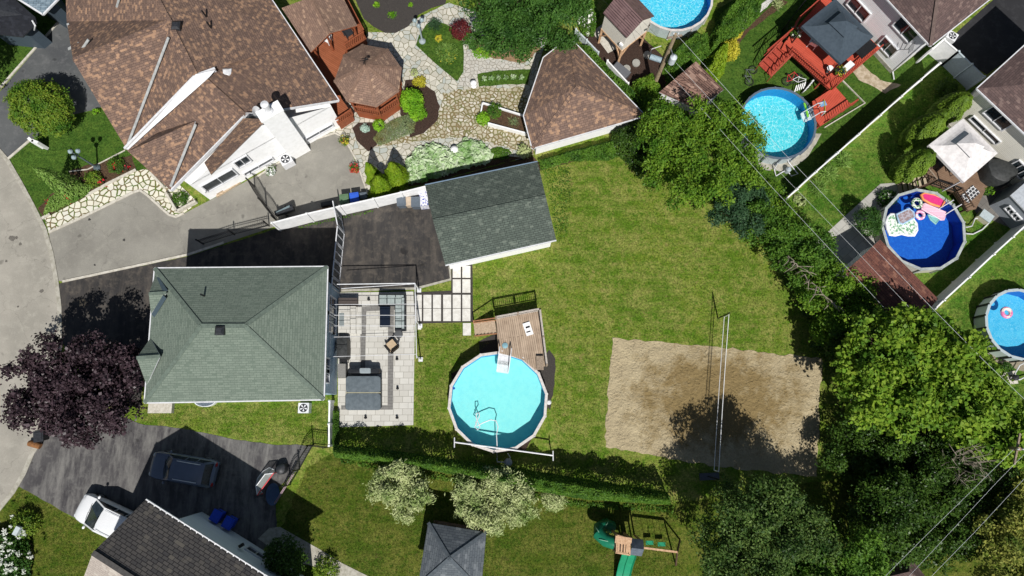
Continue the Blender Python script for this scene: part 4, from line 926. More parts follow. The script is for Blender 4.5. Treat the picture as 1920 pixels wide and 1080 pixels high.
# ================================================================ fences
def panel_fence(name, label, pts, h, mat_, pz=0, group=None, postw=.13, lattice=False, cat='fence', thick=.05):
    """pts = photo pixels of the fence top edge at height h"""
    P = [drop(G(x, y, h)) for x, y in pts]; t = thing(name, label, cat, P[0], group)
    for a, b in zip(P[:-1], P[1:]):
        k = max(1, round((b - a).length / 2.4))
        for i in range(k):
            p, q = a.lerp(b, i / k), a.lerp(b, (i + 1) / k); m = MB(); d = (q - p).normalized() * .08
            m.beam(p + d + Vector((0, 0, h / 2 + .02)), q - d + Vector((0, 0, h / 2 + .02)), thick, h - .1); m.beam(p + d + Vector((0, 0, h - .01)), q - d + Vector((0, 0, h - .01)), thick + .05, .07)
            m.build('panel', mat_, t)
            m = MB(); m.box((p.x, p.y, h / 2 + .04), (postw, postw, h + .08)); m.lathe((p.x, p.y, h + .08), [(postw * .8, 0), (postw * .8, .03), (.01, .1)], 4, 0, R(45)); m.build('post', mat_, t)
    p = P[-1]; m = MB(); m.box((p.x, p.y, h / 2 + .04), (postw, postw, h + .08)); m.build('post', mat_, t)
    return t
def iron_fence(name, label, P, h, group=None, gap=.13, mat_=None, cat='fence', arch=0, postgap=2.4):
    t = thing(name, label, cat, P[0], group); mat_ = mat_ or BLACKM
    for a, b in zip(P[:-1], P[1:]):
        k = max(1, round((b - a).length / postgap))
        for i in range(k):
            p, q = a.lerp(b, i / k), a.lerp(b, (i + 1) / k); m = MB(); L = (q - p).length; nb_ = int(L / gap)
            hz = lambda s_: h + arch * math.sin(math.pi * s_)
            for j in range(8):
                s0, s1 = j / 8, (j + 1) / 8; A_, B_ = p.lerp(q, s0), p.lerp(q, s1)
                m.beam(drop(A_, hz(s0) - .05), drop(B_, hz(s1) - .05), .035, .035); m.beam(drop(A_, hz(s0) - .25), drop(B_, hz(s1) - .25), .03, .03)
            m.beam(drop(p, .15), drop(q, .15), .035, .035)
            for j in range(1, nb_): x = p.lerp(q, j / nb_); m.beam(drop(x, .1), drop(x, hz(j / nb_) + .08), .02, .02)
            m.build('panel', mat_, t); m = MB(); m.box((p.x, p.y, (h + .25) / 2), (.08, .08, h + .25)); m.build('post', mat_, t)
    p = P[-1]; m = MB(); m.box((p.x, p.y, (h + .25) / 2), (.08, .08, h + .25)); m.build('post', mat_, t)
    return t
panel_fence('white_fence', 'bright white panel fence between the pale driveway and the dark asphalt', [(510, 418), (575, 401), (637, 387), (700, 373), (752, 361), (800, 349)], 1.9, WHITE)
iron_fence('iron_fence', 'low black iron fence running west from the end of the white panel fence', [G(505, 424), G(440, 440), G(382, 458)], 1.1)
iron_fence('iron_gate', 'open black iron gate slanting across the pale driveway', [G(524, 418), G(500, 386), G(478, 350)], 1.6, cat='gate', arch=.2, postgap=5)
iron_fence('iron_fence', 'black iron fence closing the gap between white fence and green roofed house lawn', [G(617, 838), G(588, 834)], 1.5)
iron_fence('iron_gate', 'black iron gate with arched top beside the hockey goal', [G(588, 834), G(562, 880), G(545, 908)], 1.5, cat='gate', arch=.3, postgap=2)
panel_fence('white_fence', 'long white fence between the red deck yard and the cedar yard', [(1762, 119), (1690, 181), (1610, 252), (1530, 322), (1458, 388)], 1.8, WHITE)
panel_fence('white_fence', 'long white fence between the deep blue pool and the far right yard', [(1935, 412), (1863, 477), (1817, 520), (1770, 563), (1736, 597)], 1.8, WHITE)
panel_fence('white_fence', 'white fence between the white sided house and the black driveway, brightly lit', [(1748, 92), (1770, 74), (1797, 97)], 2.0, WHITE)
panel_fence('grey_fence', 'pale grey panel fence linking to the beige sided house', [(1797, 97), (1822, 121), (1846, 144)], 2.0, plain('grey_vinyl', S(186, 198, 204), .5))
panel_fence('white_rail_fence', 'thin white fence running down from the corner of the green roofed house', [(618, 752), (617, 795), (617, 836)], 1.2, WHITE, thick=.06)
# tall white framed screens
MESH = NT('screen_mesh'); MESH.set('Base Color', S(62, 76, 84)); MESH.set('Roughness', .2); MESH.set('Alpha', .8); MESH = MESH.m
pts = [(637, 393), (646, 438), (643, 468), (640, 500), (637, 530), (636, 552)]; P = GP(pts)
t = thing('framed_screen', 'row of tall white framed dark glass screens beside the green roofed house', 'screen', P[0])
for i, (a, b) in enumerate(zip(P[:-1], P[1:])):
    h = 2.15; d = (b - a).normalized() * .06; a2, b2 = a + d, b - d; m = MB(); up = Vector((0, 0, 1))
    for x in (a2, b2, a2.lerp(b2, .5)): m.beam(x + up * .05, x + up * h, .06, .06)
    m.beam(a2 + up * h, b2 + up * h, .07, .07); m.beam(a2 + up * .12, b2 + up * .12, .07, .07); f = m.build('frame', WHITEM, t)
    m = MB(); m.beam(a2 + up * (h / 2), b2 + up * (h / 2), .012, h - .2); m.build('panel', MESH, t)
# ================================================================ pergola (awning frame over the patio)
z = 2.5; t = thing('pergola', 'slim white metal awning frame over the paved patio', 'pergola', G(710, 600))
def bar(a, b, r=.03, za=z, zb=z): m = MB(); m.tube([G(*a, za), G(*b, zb)], r, 6); return m
bar((632, 533), (778, 531), .035).build('beam', WHITEM, t); bar((640, 541), (778, 532), .025, 2.45, 2.5).build('beam', WHITEM, t)
bar((778, 531), (781, 672), .032).build('beam', WHITEM, t)
for y0, y1, x0 in ((571, 570, 618), (591, 591, 622), (611, 611, 622), (632, 630, 612), (669, 664, 612)): bar((x0, y0), (781, y1), .017, 2.45, 2.45).build('crossbar', WHITEM, t)
for px, py in ((778, 532), (780, 602), (781, 668)): c = G(px, py, z); m = MB(); m.tube([drop(c), c], .045, 8); m.box((c.x, c.y, .09), (.3, .3, .08)); m.build('post', WHITEM, t)
for a, b in (((615, 552), (628, 556)),): pass
# wall mounted lower edge
bar((622, 536), (618, 668), .03, 2.6, 2.6).build('beam', WHITEM, t)

# ================================================================ pools
def liner(name, floor, floor2=None, scale=3, caustics=None, caustic_scale=2.4):
    m = NT(name); c = floor
    if caustics:
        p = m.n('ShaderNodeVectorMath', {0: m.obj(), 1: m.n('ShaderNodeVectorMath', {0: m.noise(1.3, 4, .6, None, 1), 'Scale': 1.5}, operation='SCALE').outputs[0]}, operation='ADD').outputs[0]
        v = m.n('ShaderNodeTexVoronoi', {'Vector': p, 'Scale': caustic_scale}, feature='DISTANCE_TO_EDGE', voronoi_dimensions='2D').outputs[0]
        c = m.mix(m.ramp(v, .09, .0), floor, caustics)  # bright veins painted into the floor colour stand in for caustic light
    if floor2: c = m.mix(m.ramp(m.noise(scale, 6, .75), .45, .7), c, floor2)
    m.set('Base Color', c); m.set('Roughness', .6); return m.m
def water(name, tint, k, ripple=.12, rs=5, gl=.05):
    m = NT(name); m.t.nodes.remove(m.b)
    bp = m.n('ShaderNodeBump', {'Height': m.noise(rs, 5, .6), 'Strength': ripple, 'Distance': .1})
    tr = m.n('ShaderNodeBsdfTransparent', {'Color': tint}); g_ = m.n('ShaderNodeBsdfGlossy', {'Color': (1, 1, 1, 1), 'Roughness': gl, 'Normal': bp.outputs[0]})
    fr = m.n('ShaderNodeFresnel', {'IOR': 1.33, 'Normal': bp.outputs[0]}); mx = m.n('ShaderNodeMixShader', {0: fr.outputs[0], 1: tr.outputs[0], 2: g_.outputs[0]})
    m.t.links.new(mx.outputs[0], m.out.inputs[0]); return m.m
def pool(name, label, xl, xr, py, n_, z, rimm, wallm, floorm, sidem, waterm, a0=0, rw=.17, lvl=.2, postm=None, cx=None):
    L, Rr = G(xl, py, z), G(xr, py, z); c = drop((L + Rr) / 2); r = (Rr - L).length / 2
    t = thing(name, label, 'pool', c); ro = r / math.cos(math.pi / n_) if n_ < 20 else r
    v = lambda i, q: Vector((c.x + q * math.cos(a0 + 2 * math.pi * i / n_), c.y + q * math.sin(a0 + 2 * math.pi * i / n_), 0))
    m = MB()
    for i in range(n_): a, b = v(i, ro - .07), v(i + 1, ro - .07); m.face([drop(a, 0), drop(b, 0), drop(b, z - .05), drop(a, z - .05)])
    m.build('wall', wallm, t)
    m = MB(); ri = ro - rw
    for i in range(n_):
        a, b, A_, B_ = v(i, ri), v(i + 1, ri), v(i, ro), v(i + 1, ro)
        m.face([drop(a, z), drop(A_, z), drop(B_, z), drop(b, z)]); m.face([drop(A_, z - .06), drop(B_, z - .06), drop(B_, z), drop(A_, z)]); m.face([drop(b, z - .06), drop(a, z - .06), drop(a, z), drop(b, z)])
    m.build('rim', rimm, t)
    m = MB()
    for i in range(n_): a, b = v(i, ri + .03), v(i + 1, ri + .03); m.face([drop(b, .08), drop(a, .08), drop(a, z - .061), drop(b, z - .061)], 1)
    m.face([drop(v(i, ri + .03), .08) for i in range(n_)], 0); m.build('liner', [floorm, sidem], t)
    m = MB(); m.face([drop(v(i, ri + .028), z - lvl) for i in range(n_)]); m.build('water', waterm, t)
    st = 1 if n_ < 20 else 2
    for i in range(0, n_, st):
        p = v(i, ro - .02); m = MB(); m.box((p.x, p.y, z / 2 + .01), (.12, .07, z + .03), a0 + 2 * math.pi * i / n_ + math.pi / 2); m.build('upright', postm or rimm, t)
    return t, c, r
BLUEL = plain('blue_liner_wall', S(60, 150, 205), .5, S(50, 136, 196), 2)
RIMW = plain('white_pool_rim', S(214, 208, 202), .5, S(188, 182, 176), 6)
RIMG = plain('grey_pool_rim', S(96, 108, 122), .4); RIMP = plain('pale_grey_rim', S(178, 190, 192), .5)
p1, p1c, p1r = pool('round_pool', 'turquoise round above-ground pool with a white rim in the middle lawn', 841, 1026, 752, 14, 1.32, RIMW, plain('pool_wall_white', S(190, 190, 186), .5),
     liner('turquoise_liner', S(138, 224, 220), S(122, 216, 216), 3), BLUEL, water('turquoise_water', (.95, .99, .99, 1), 1, .1), R(8), .19, .16)
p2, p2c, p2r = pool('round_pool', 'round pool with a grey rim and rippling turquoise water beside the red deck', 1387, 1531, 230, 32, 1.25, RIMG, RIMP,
     liner('turquoise_liner_painted_caustics', S(62, 196, 206), S(96, 214, 222), 2.6, S(206, 246, 244), 3.6), plain('deep_blue_wall', S(20, 128, 190), .5), water('rippled_water', (.92, .98, .99, 1), 1, .35, 4), 0, .15, .2)
p3, p3c, p3r = pool('round_pool', 'deep blue pool with pale segmented rim full of inflatables', 1655, 1810, 430, 13, 1.3, plain('segmented_rim', S(176, 182, 178), .5, S(150, 156, 154), 5), plain('pool_wall_beige', S(196, 192, 182), .5),
     liner('deep_blue_liner', S(24, 96, 186), S(44, 124, 208), 7), plain('navy_wall', S(20, 60, 150), .5), water('blue_water', (.75, .9, 1, 1), 1, .2, 6), R(10), .2, .2)
p4, p4c, p4r = pool('round_pool', 'light blue pool cut off by the right edge with a pale panelled wall', 1848, 1982, 608, 18, 1.3, RIMP, siding('pool_wall_green_grey', S(172, 186, 180), .8, .8),
     liner('light_blue_liner_painted_caustics', S(60, 176, 214), S(96, 196, 224), 1.6, S(136, 208, 228), 5), plain('mid_blue_wall', S(24, 104, 190), .5), water('light_water', (.88, .97, .99, 1), 1, .3, 4), R(5), .2, .2, BLACKM)
p5, p5c, p5r = pool('round_pool', 'bright blue pool cut off by the top edge behind the stilt playhouse', 1192, 1338, -8, 22, 1.25, RIMW, RIMP,
     liner('cyan_liner_painted_caustics', S(60, 188, 216), S(92, 210, 226), 2.6, S(200, 244, 246), 3.2), plain('bright_blue_wall', S(16, 110, 200), .5), water('cyan_water', (.9, .98, .99, 1), 1, .35, 4), 0, .17, .2)
# pool deck for the turquoise pool
z = 1.33
def deck(name, label, pts, z, dm, sm, rot=0, cat='deck', th=.06, holes=None):
    P = GP(pts, z); t = thing(name, label, cat, drop(P[0])); m = MB(rot); m.prism([(p.x, p.y) for p in P], z - th, z); m.build('platform', dm, t)
    Q = inset(P, .05); m = MB()
    for a, b in zip(Q, Q[1:] + Q[:1]): m.beam(drop(a, z - .17), drop(b, z - .17), .05, .2)
    m.build('joist', sm, t)
    for p in inset(P, .12): m = MB(); m.box((p.x, p.y, (z - .08) / 2), (.11, .11, z - .08)); m.build('leg', sm, t)
    return t, P
dk, P = deck('pool_deck', 'weathered plank deck with grey railing attached to the turquoise pool', [(930, 598), (1011, 583), (1024, 686), (1008, 690), (1004, 694), (982, 676), (962, 668), (935, 662)], z, DECK, WOODG, R(-81 + 0))
for a, b in ((P[0], P[1]), (P[1], P[2])):
    up = Vector((0, 0, 1)); k = 2
    m = MB(); m.beam(a + up * .9, b + up * .9, .12, .05); m.beam(a + up * .1, b + up * .1, .05, .05)
    L = int((b - a).length / .14)
    for i in range(1, L): p = a.lerp(b, i / L); m.beam(p + up * .1, p + up * .88, .03, .03)
    m.build('railing', plain('grey_railing', S(190, 182, 172), .6, S(160, 150, 140), 8), dk)
    for s_ in (0, .5, 1): p = a.lerp(b, s_); m = MB(); m.box((p.x, p.y, z + .48), (.11, .11, .97)); m.build('post', WOODG, dk)
c = G(1012, 681, z); m = MB(); m.box((c.x, c.y, z + .22), (.5, .95, .05)); m.box((c.x + .2, c.y, z + .1), (.06, .9, .19)); m.box((c.x - .2, c.y, z + .1), (.06, .9, .19)); bn = m.build('bench', WOODG); tag(bn, 'small grey bench in the corner of the weathered pool deck', 'bench')
# steps
sA, sB = G(928, 600, z), G(931, 625, z); d_ = drop(G(888, 605, .3)) - drop(sA); d_.z = 0
st = thing('deck_stairs', 'wooden stairs with a sloping rail leading up to the pool deck', 'stairs', drop(sA)); 
n_ = 6; run = d_.length / n_; dd = d_.normalized()
for i in range(n_):
    zz = z * (1 - (i + 1) / (n_ + 1)); a = drop(sA) + dd * run * i; b = drop(sB) + dd * run * i; m = MB(); m.prism([(q.x, q.y) for q in (a, a + dd * run * 1.05, b + dd * run * 1.05, b)], zz - .05, zz); m.build('tread', plain('tread_wood', S(186, 166, 142), .8, S(160, 140, 118), 9), st)
for s_ in (sA, sB):
    m = MB(); e = drop(s_) + dd * d_.length; m.beam(drop(s_, z - .16), drop(e, .08), .05, .24, 0); m.build('stringer', plain('orange_brown_wood', S(186, 134, 96), .7, S(160, 112, 80), 9), st)
m = MB(); e = drop(sA) + dd * (d_.length * .98); m.beam(drop(sA, z + .9), drop(e, 1.05), .07, .06); m.box((e.x, e.y, .55), (.08, .08, 1.1)); m.build('handrail', plain('orange_brown_wood', S(0, 0, 0)), st)
# pool ladder/slide steps
def pool_ladder(label, a, b, w_, z, ztop, down, steps=5, mat_=WHITEM):
    """a: px where it meets the rim, b: px of its foot inside the pool"""
    A_, B_ = G(*a, z), G(*b, z - .25); d = drop(B_) - drop(A_); L = d.length; d.normalize(); s_ = Vector((-d.y, d.x, 0)) * w_ / 2
    t = thing('pool_steps', label, 'pool steps', drop(A_))
    for i in range(steps):
        p = drop(A_) + d * (L * (i + .5) / steps); zz = z + .05 - (i + 1) * (down / steps); m = MB(); m.prism([(q.x, q.y) for q in (p - d * L / steps * .5 - s_, p + d * L / steps * .5 - s_, p + d * L / steps * .5 + s_, p - d * L / steps * .5 + s_)], zz - .05, zz); m.build('tread', mat_, t)
    for q in (-1, 1):
        m = MB(); e = drop(A_) + s_ * q; m.tube([drop(e - d * .35, z), drop(e - d * .3, z + .75), drop(e + d * .1, z + .85), drop(e + d * L * .95, z - down + .1)], .035, 7); m.build('handrail', mat_, t)
    return t
pool_ladder('white pool steps with curved handrails in the turquoise pool', (947, 662), (942, 699), .8, 1.32, 1.3, .35)
pool_ladder('white pool ladder with hooped rails beside the red deck', (1529, 211), (1506, 219), .7, 1.25, 1.2, .5, 3)
# handrails P3
for i, (a, b) in enumerate((((1803, 383), (1768, 405)), ((1788, 375), (1758, 393)))):
    m = MB(); A_, B_ = G(*a, 1.9), G(*b, 1.1); m.tube([drop(A_, 1.3), A_, B_], .035, 7); o = m.build('grab_rail', WHITEM); tag(o, ['white grab rail nearer the pool pump at the deep blue pool', 'white grab rail nearer the brown deck steps at the deep blue pool'][i], 'grab rail', 'grab rails of the deep blue pool')
# vacuum hose + reel of P1
m = MB(); zz = 1.19; hp = [(894, 792, zz), (890, 800, zz), (896, 806, zz), (900, 800, zz), (893, 784, zz), (893, 775, zz), (898, 774, zz), (899, 781, zz), (892, 792, zz), (894, 799, zz), (905, 793, zz), (920, 787, zz), (930, 789, zz), (934, 800, zz), (931, 815, zz), (932, 835, 1.36), (931, 846, 1.2), (932, 856, .4)]
m.tube([G(*p) for p in hp], .035, 7); tag(m.build('vacuum_hose', WHITEM, smooth=True), 'white curled vacuum hose floating in the turquoise pool', 'hose')
t = thing('solar_cover_reel', 'long white cover reel pole on end stands beside the turquoise pool', 'cover reel', G(930, 848)); A_, B_ = G(852, 829, 1.5), G(1037, 854, 1.35)
m = MB(); m.tube([A_, B_], .05, 8); m.build('pole', WHITEM, t)
for p in (A_, B_): m = MB(); m.tube([p + Vector((0, -.35, 0)), p + Vector((0, .3, 0))], .04, 6); m.build('handle', WHITEM, t); m = MB(); m.tube([drop(p), p], .04, 6); m.build('stand', DARKP, t)
c = G(953, 867, .5); t = thing('pool_pump', 'round grey pool filter with a hose behind the turquoise pool', 'pump', drop(c)); m = MB(); m.lathe(drop(c), [(.2, 0), (.27, .15), (.27, .55), (.16, .7), (.06, .72)], 16); m.build('tank', plain('filter_grey', S(170, 180, 186), .5), t); m = MB(); m.tube([drop(c, .4), G(932, 866, .3), G(932, 858, .3)], .035, 6); m.tube([drop(c, .6), G(957, 858, .8), G(952, 850, 1)], .03, 6); m.build('pipe', WHITEM, t)
c = G(1029, 754, .9); m = MB(); m.lathe((c.x, c.y, 0), [(.03, 0), (.03, .7), (.16, .78), (.18, .9), (.1, 1)], 12); tag(m.build('pool_lamp', WHITEM), 'small white round fixture outside the turquoise pool rim', 'lamp')
c = G(947, 648, 1.34); m = MB(); m.lathe((c.x, c.y, 1.34), [(.2, 0), (.2, .04), (.05, .07)], 12); tag(m.build('chlorine_float', plain('pale_blue_plastic', S(130, 170, 180), .4)), 'round pale blue lid lying on the deck by the pool steps', 'lid')
c = G(990, 617, 1.34); t = thing('towel_box', 'white and black box lying open on the weathered deck', 'box', c); m = MB(); m.box((c.x, c.y, 1.4), (.5, .9, .1), R(18)); m.build('lid', WHITE, t); m = MB(); m.box((c.x - .02, c.y + .12, 1.46), (.3, .12, .02), R(18)); m.box((c.x + .03, c.y - .2, 1.46), (.3, .08, .02), R(18)); m.build('strap', BLACKM, t)
c = G(851, 728, 1.2); m = MB(); m.lathe((c.x, c.y, 1.17), [(.09, 0), (.09, .03)], 10); tag(m.build('skimmer_float', plain('blue_plastic', S(20, 80, 170), .4)), 'small blue float at the left edge of the turquoise pool', 'float')

# ================================================================ red deck with canopy
z = 1.3
rd, P = deck('red_deck', 'large red painted deck with rails under the dark canopy', [(1487, 60), (1548, -10), (1650, 90), (1578, 150), (1556, 166), (1540, 152), (1483, 100), (1465, 92), (1471, 80)], z, DECKR, REDP, R(-40))
lo, P2 = deck('red_deck', 'lower red painted deck section beside the pool ladder', [(1523, 190), (1566, 162), (1597, 197), (1538, 237), (1528, 222)], 1.2, DECKR, REDP, R(-40 + 90))
for a, b in (((1545, -5), (1492, 43)), ((1492, 43), (1482, 62)), ((1482, 62), (1431, 106))): rail(rd, G(*a, z), G(*b, z) if b != (1431, 106) else G(*b, z), z, .85, REDP)
for a, b in (((1478, 100), (1548, 162)), ((1560, 168), (1645, 95)), ((1548, 160), (1562, 150))): rail(rd, G(*a, z), G(*b, z), z, .85, REDP)
for a, b in (((1597, 197), (1545, 232)),): rail(lo, G(*a, 1.2), G(*b, 1.2), 1.2, .85, REDP, gap=.2)
# red stairs
t = thing('red_stairs', 'red painted stairs with railings at the left end of the red deck', 'stairs', G(1445, 120)); n_ = 5
for i in range(n_):
    f0, f1 = i / n_, (i + 1) / n_; a0_, b0_ = Vector((1466, 78)), Vector((1487, 98)); a1_, b1_ = Vector((1424, 120)), Vector((1446, 141)); zz = z * (1 - (i + .8) / (n_ + .6))
    q = [G(*a0_.lerp(a1_, f0), zz), G(*b0_.lerp(b1_, f0), zz), G(*b0_.lerp(b1_, f1 + .03), zz), G(*a0_.lerp(a1_, f1 + .03), zz)]; m = MB(); m.prism([(p.x, p.y) for p in q], zz - .05, zz); m.build('tread', REDP, t)
for a, b in (((1466, 76), (1424, 120)), ((1488, 100), (1446, 143))):
    m = MB(); A_, B_ = G(*a, z + .8), G(*b, .95); m.beam(A_, B_, .08, .05)
    for i in range(7): p = A_.lerp(B_, i / 6); m.beam(drop(p, max(0, p.z - .85)), p, .04, .04)
    m.build('railing', REDP, t)
def canopy(name, label, q, zE, zT, vq, mat_, postm, zp=0, cat='canopy', zc=.35):
    P = GP(q, zE); c = sum(P, Vector()) / 4; c.z = zT; t = thing(name, label, cat, drop(c, zp)); V = {k: p for k, p in zip('abcd', P)}
    m = MB(); N_ = 6   # each side sags a little between the corner and the crown, open ring round the vent
    for i in range(4):
        a, b = P[i], P[(i + 1) % 4]; ra, rb = a.lerp(c, .68), b.lerp(c, .68)
        for j in range(N_):
            s0, s1 = j / N_, (j + 1) / N_
            w0 = a.lerp(ra, s0) - Vector((0, 0, .16 * math.sin(math.pi * s0))); w1 = b.lerp(rb, s0) - Vector((0, 0, .16 * math.sin(math.pi * s0)))
            u0 = a.lerp(ra, s1) - Vector((0, 0, .16 * math.sin(math.pi * s1))); u1 = b.lerp(rb, s1) - Vector((0, 0, .16 * math.sin(math.pi * s1)))
            m.face([w0, w1, u1, u0]); k = Vector((0, 0, .03)); m.face([u0 - k, u1 - k, w1 - k, w0 - k])
        m.face([a - Vector((0, 0, .22)), b - Vector((0, 0, .22)), b, a]); k2 = (c - a).normalized() * .03
    m.build('canopy_cloth', mat_, t)
    m = MB(); C2 = c + Vector((0, 0, .18))
    for i in range(4): a, b = P[i].lerp(c, .6), P[(i + 1) % 4].lerp(c, .6); a = a + Vector((0, 0, .16)); b = b + Vector((0, 0, .16)); m.face([a, b, C2])
    m.build('vent_cap', mat_, t)
    for p in inset(P, .15): m = MB(); m.box((p.x, p.y, (zp + zE) / 2), (.08, .08, zE - zp)); m.build('post', postm, t)
    m = MB(); Q = inset(P, .12)
    for a, b in zip(Q, Q[1:] + Q[:1]): m.beam(a - Vector((0, 0, .08)), b - Vector((0, 0, .08)), .05, .06)
    m.build('frame', postm, t); return t
canopy('garden_canopy', 'dark slate coloured square canopy standing on the red deck', [(1503, 49), (1566, -3), (1638, 68), (1577, 120)], 3.5, 4.6, None, plain('slate_fabric', S(66, 78, 88), .85, S(58, 70, 80), 4), BLACKM, 1.3)
z = .9
dk3, P = deck('brown_deck', 'brown composite deck under the white canopy beside the beige house', [(1725, 320), (1800, 270), (1872, 318), (1850, 352), (1830, 392), (1812, 395), (1790, 360), (1745, 345)], z, DECKB, WOODB, R(-30))
rail(dk3, P[0], P[7], z, .85, WOODG); rail(dk3, P[7], P[6], z, .85, BLACKM); rail(dk3, P[6], P[5], z, .85, WOODB)
canopy('garden_canopy', 'off-white square canopy on the brown deck beside the beige house', [(1741, 272), (1806, 222), (1871, 287), (1808, 342)], 3.3, 4.3, None, plain('off_white_fabric', S(226, 222, 220), .8, S(206, 202, 200), 3), WHITEM, .9)
# fence like stair rail left of the brown deck
t = thing('deck_stairs', 'wooden stairs with pale treads left of the brown deck', 'stairs', G(1705, 350)); A_, B_ = G(1735, 322, .85), G(1685, 345, .1); s_ = G(1740, 345, .85) - A_
for i in range(6): p = A_.lerp(B_, i / 5.5); zz = .85 - i * .14; m = MB(); m.prism([(q.x, q.y) for q in (p, p + (B_ - A_) * .16, p + (B_ - A_) * .16 + s_, p + s_)], zz - .05, zz); m.build('tread', plain('pale_tread', S(178, 164, 140), .8), t)
for k in (0, 1):
    m = MB(); a, b = A_ + s_ * k + Vector((0, 0, .85)), B_ + s_ * k + Vector((0, 0, .8)); m.beam(a, b, .07, .05)
    for i in range(6): p = a.lerp(b, i / 5); m.beam(drop(p), p, .08, .08)
    m.build('railing', WOODB, t)
# grill under black cover
def lump(name, label, px, py, r, h, mat_, cat, sx=1, rz=0, n_=14, z0=0):
    c = G(px, py, h); t = MB(); Q = []
    for i in range(n_): a = 2 * math.pi * i / n_; q = r * (1 + .08 * math.sin(3 * a) + .05 * math.sin(5 * a)); Q.append((math.cos(a) * q * sx, math.sin(a) * q))
    ca, sa = math.cos(rz), math.sin(rz)
    lv = [(1.04, 0), (1, h * .3), (.97, h * .62), (.86, h * .84), (.5, h * .97), (.06, h)]
    V_ = [[Vector((c.x + (x * ca - y * sa) * k, c.y + (x * sa + y * ca) * k, z0 + zz)) for x, y in Q] for k, zz in lv]
    for i in range(len(lv) - 1):
        for k in range(n_): j = (k + 1) % n_; t.face([V_[i][k], V_[i][j], V_[i + 1][j], V_[i + 1][k]])
    t.face(V_[-1]); o = t.build(name, mat_, smooth=True); return tag(o, label, cat)
COVER = plain('black_cover', S(56, 58, 58), .55, S(40, 42, 42), 5, bump=.4)
lump('covered_grill', 'large shape under a charcoal cloth cover on the brown deck beside the white canopy', 1867, 325, .95, 1.2, COVER, 'grill', 1.3, R(-20), z0=.9)
# outdoor rug, deck chairs
c = G(1820, 364, .95); m = MB(R(40)); m.box((c.x, c.y, .93), (1.3, .75, .02), R(40)); tag(m.build('patterned_rug', pavers('rug_pattern', .28, .24, S(44, 46, 50), S(60, 62, 66), S(220, 220, 220), .03)), 'black and white patterned mat on the brown deck', 'rug')
for i, (x, y, rz) in enumerate(((1757, 310, 30), (1783, 322, 35))):
    c = G(x, y, .9); t = deckchair(x, y, .9, R(rz), ['dark patio chair nearer the cedar shrubs under the white canopy', 'dark patio chair farther from the cedar shrubs under the white canopy'][i], DARKP, group='dark chairs under the white canopy')
# chairs/tables red deck
deckchair(1521, 86, 1.31, R(150), 'pale folding chair on the red deck at the edge of the dark canopy', WHITE)
c = G(1551, 134, 1.32); t = thing('round_side_table', 'small round white topped table on the red deck', 'table', c); m = MB(); m.lathe(c, [(.22, .45), (.24, .47), (.24, .5)], 16); m.build('top', WHITE, t); m = MB(); m.lathe(c, [(.15, 0), (.03, .05), (.03, .45)], 8); m.build('leg', BLACKM, t)
c = G(1586, 130, 1.32); t = thing('cooler_box', 'white lidded cooler with blue base on the red deck', 'cooler', c); m = MB(); m.box(c + Vector((0, 0, .2)), (.8, .45, .38), R(42)); m.build('body', plain('blue_plastic', S(0, 0, 0)), t); m = MB(); m.box(c + Vector((0, 0, .44)), (.84, .5, .1), R(42)); m.build('lid', WHITE, t)
def planter(label, px, py, z, r, pm, flower, leafm=None, h=.35, group=None):
    c = G(px, py, z); t = thing('flower_pot', label, 'planter', c, group); m = MB(); m.lathe(c, [(r * .65, 0), (r, h), (r * .9, h), (r * .85, h - .04)], 14); m.build('pot', pm, t)
    P_, N_ = crown_pts([(c.x, c.y, z + h + .1, r * 1.3, r * 1.3, .25)], 22, 10, .07, .3, -.2); leaf_obj('foliage', P_, N_, np.full(len(P_), .1), leafm or L_HED, t)
    P_, N_ = crown_pts([(c.x, c.y, z + h + .2, r * 1.3, r * 1.3, .25)], 16, 5, .06, .8, .1); leaf_obj('blossom', P_, N_, np.full(len(P_), .09), flower, t, .9); return t
TERRA = plain('terracotta', S(170, 100, 70), .8)
planter('planter with pink and white flowers on the red deck rail corner', 1487, 68, 1.3, .35, DARKP, L_WHT); planter('yellow flowered pot beside the white cooler', 1569, 140, 1.3, .32, DARKP, L_YEL)
planter('yellow flowered pot at the corner of the pale driveway', 648, 268, 0, .3, TERRA, L_YEL); planter('red flowered pot beside the cedar shrubs on the driveway edge', 667, 320, 0, .3, TERRA, L_REDF); planter('white flowered pot against the brown roofed house', 511, 325, 0, .32, STUCCO, L_WHT)
planter('green potted plant among the dark deck furniture right of the white canopy', 1845, 362, .3, .3, DARKP, L_LIME)
# white border fence line right of deck (edging)
band('edging', [(1578, 151), (1621, 194), (1545, 240)], .07, .12, CONC)
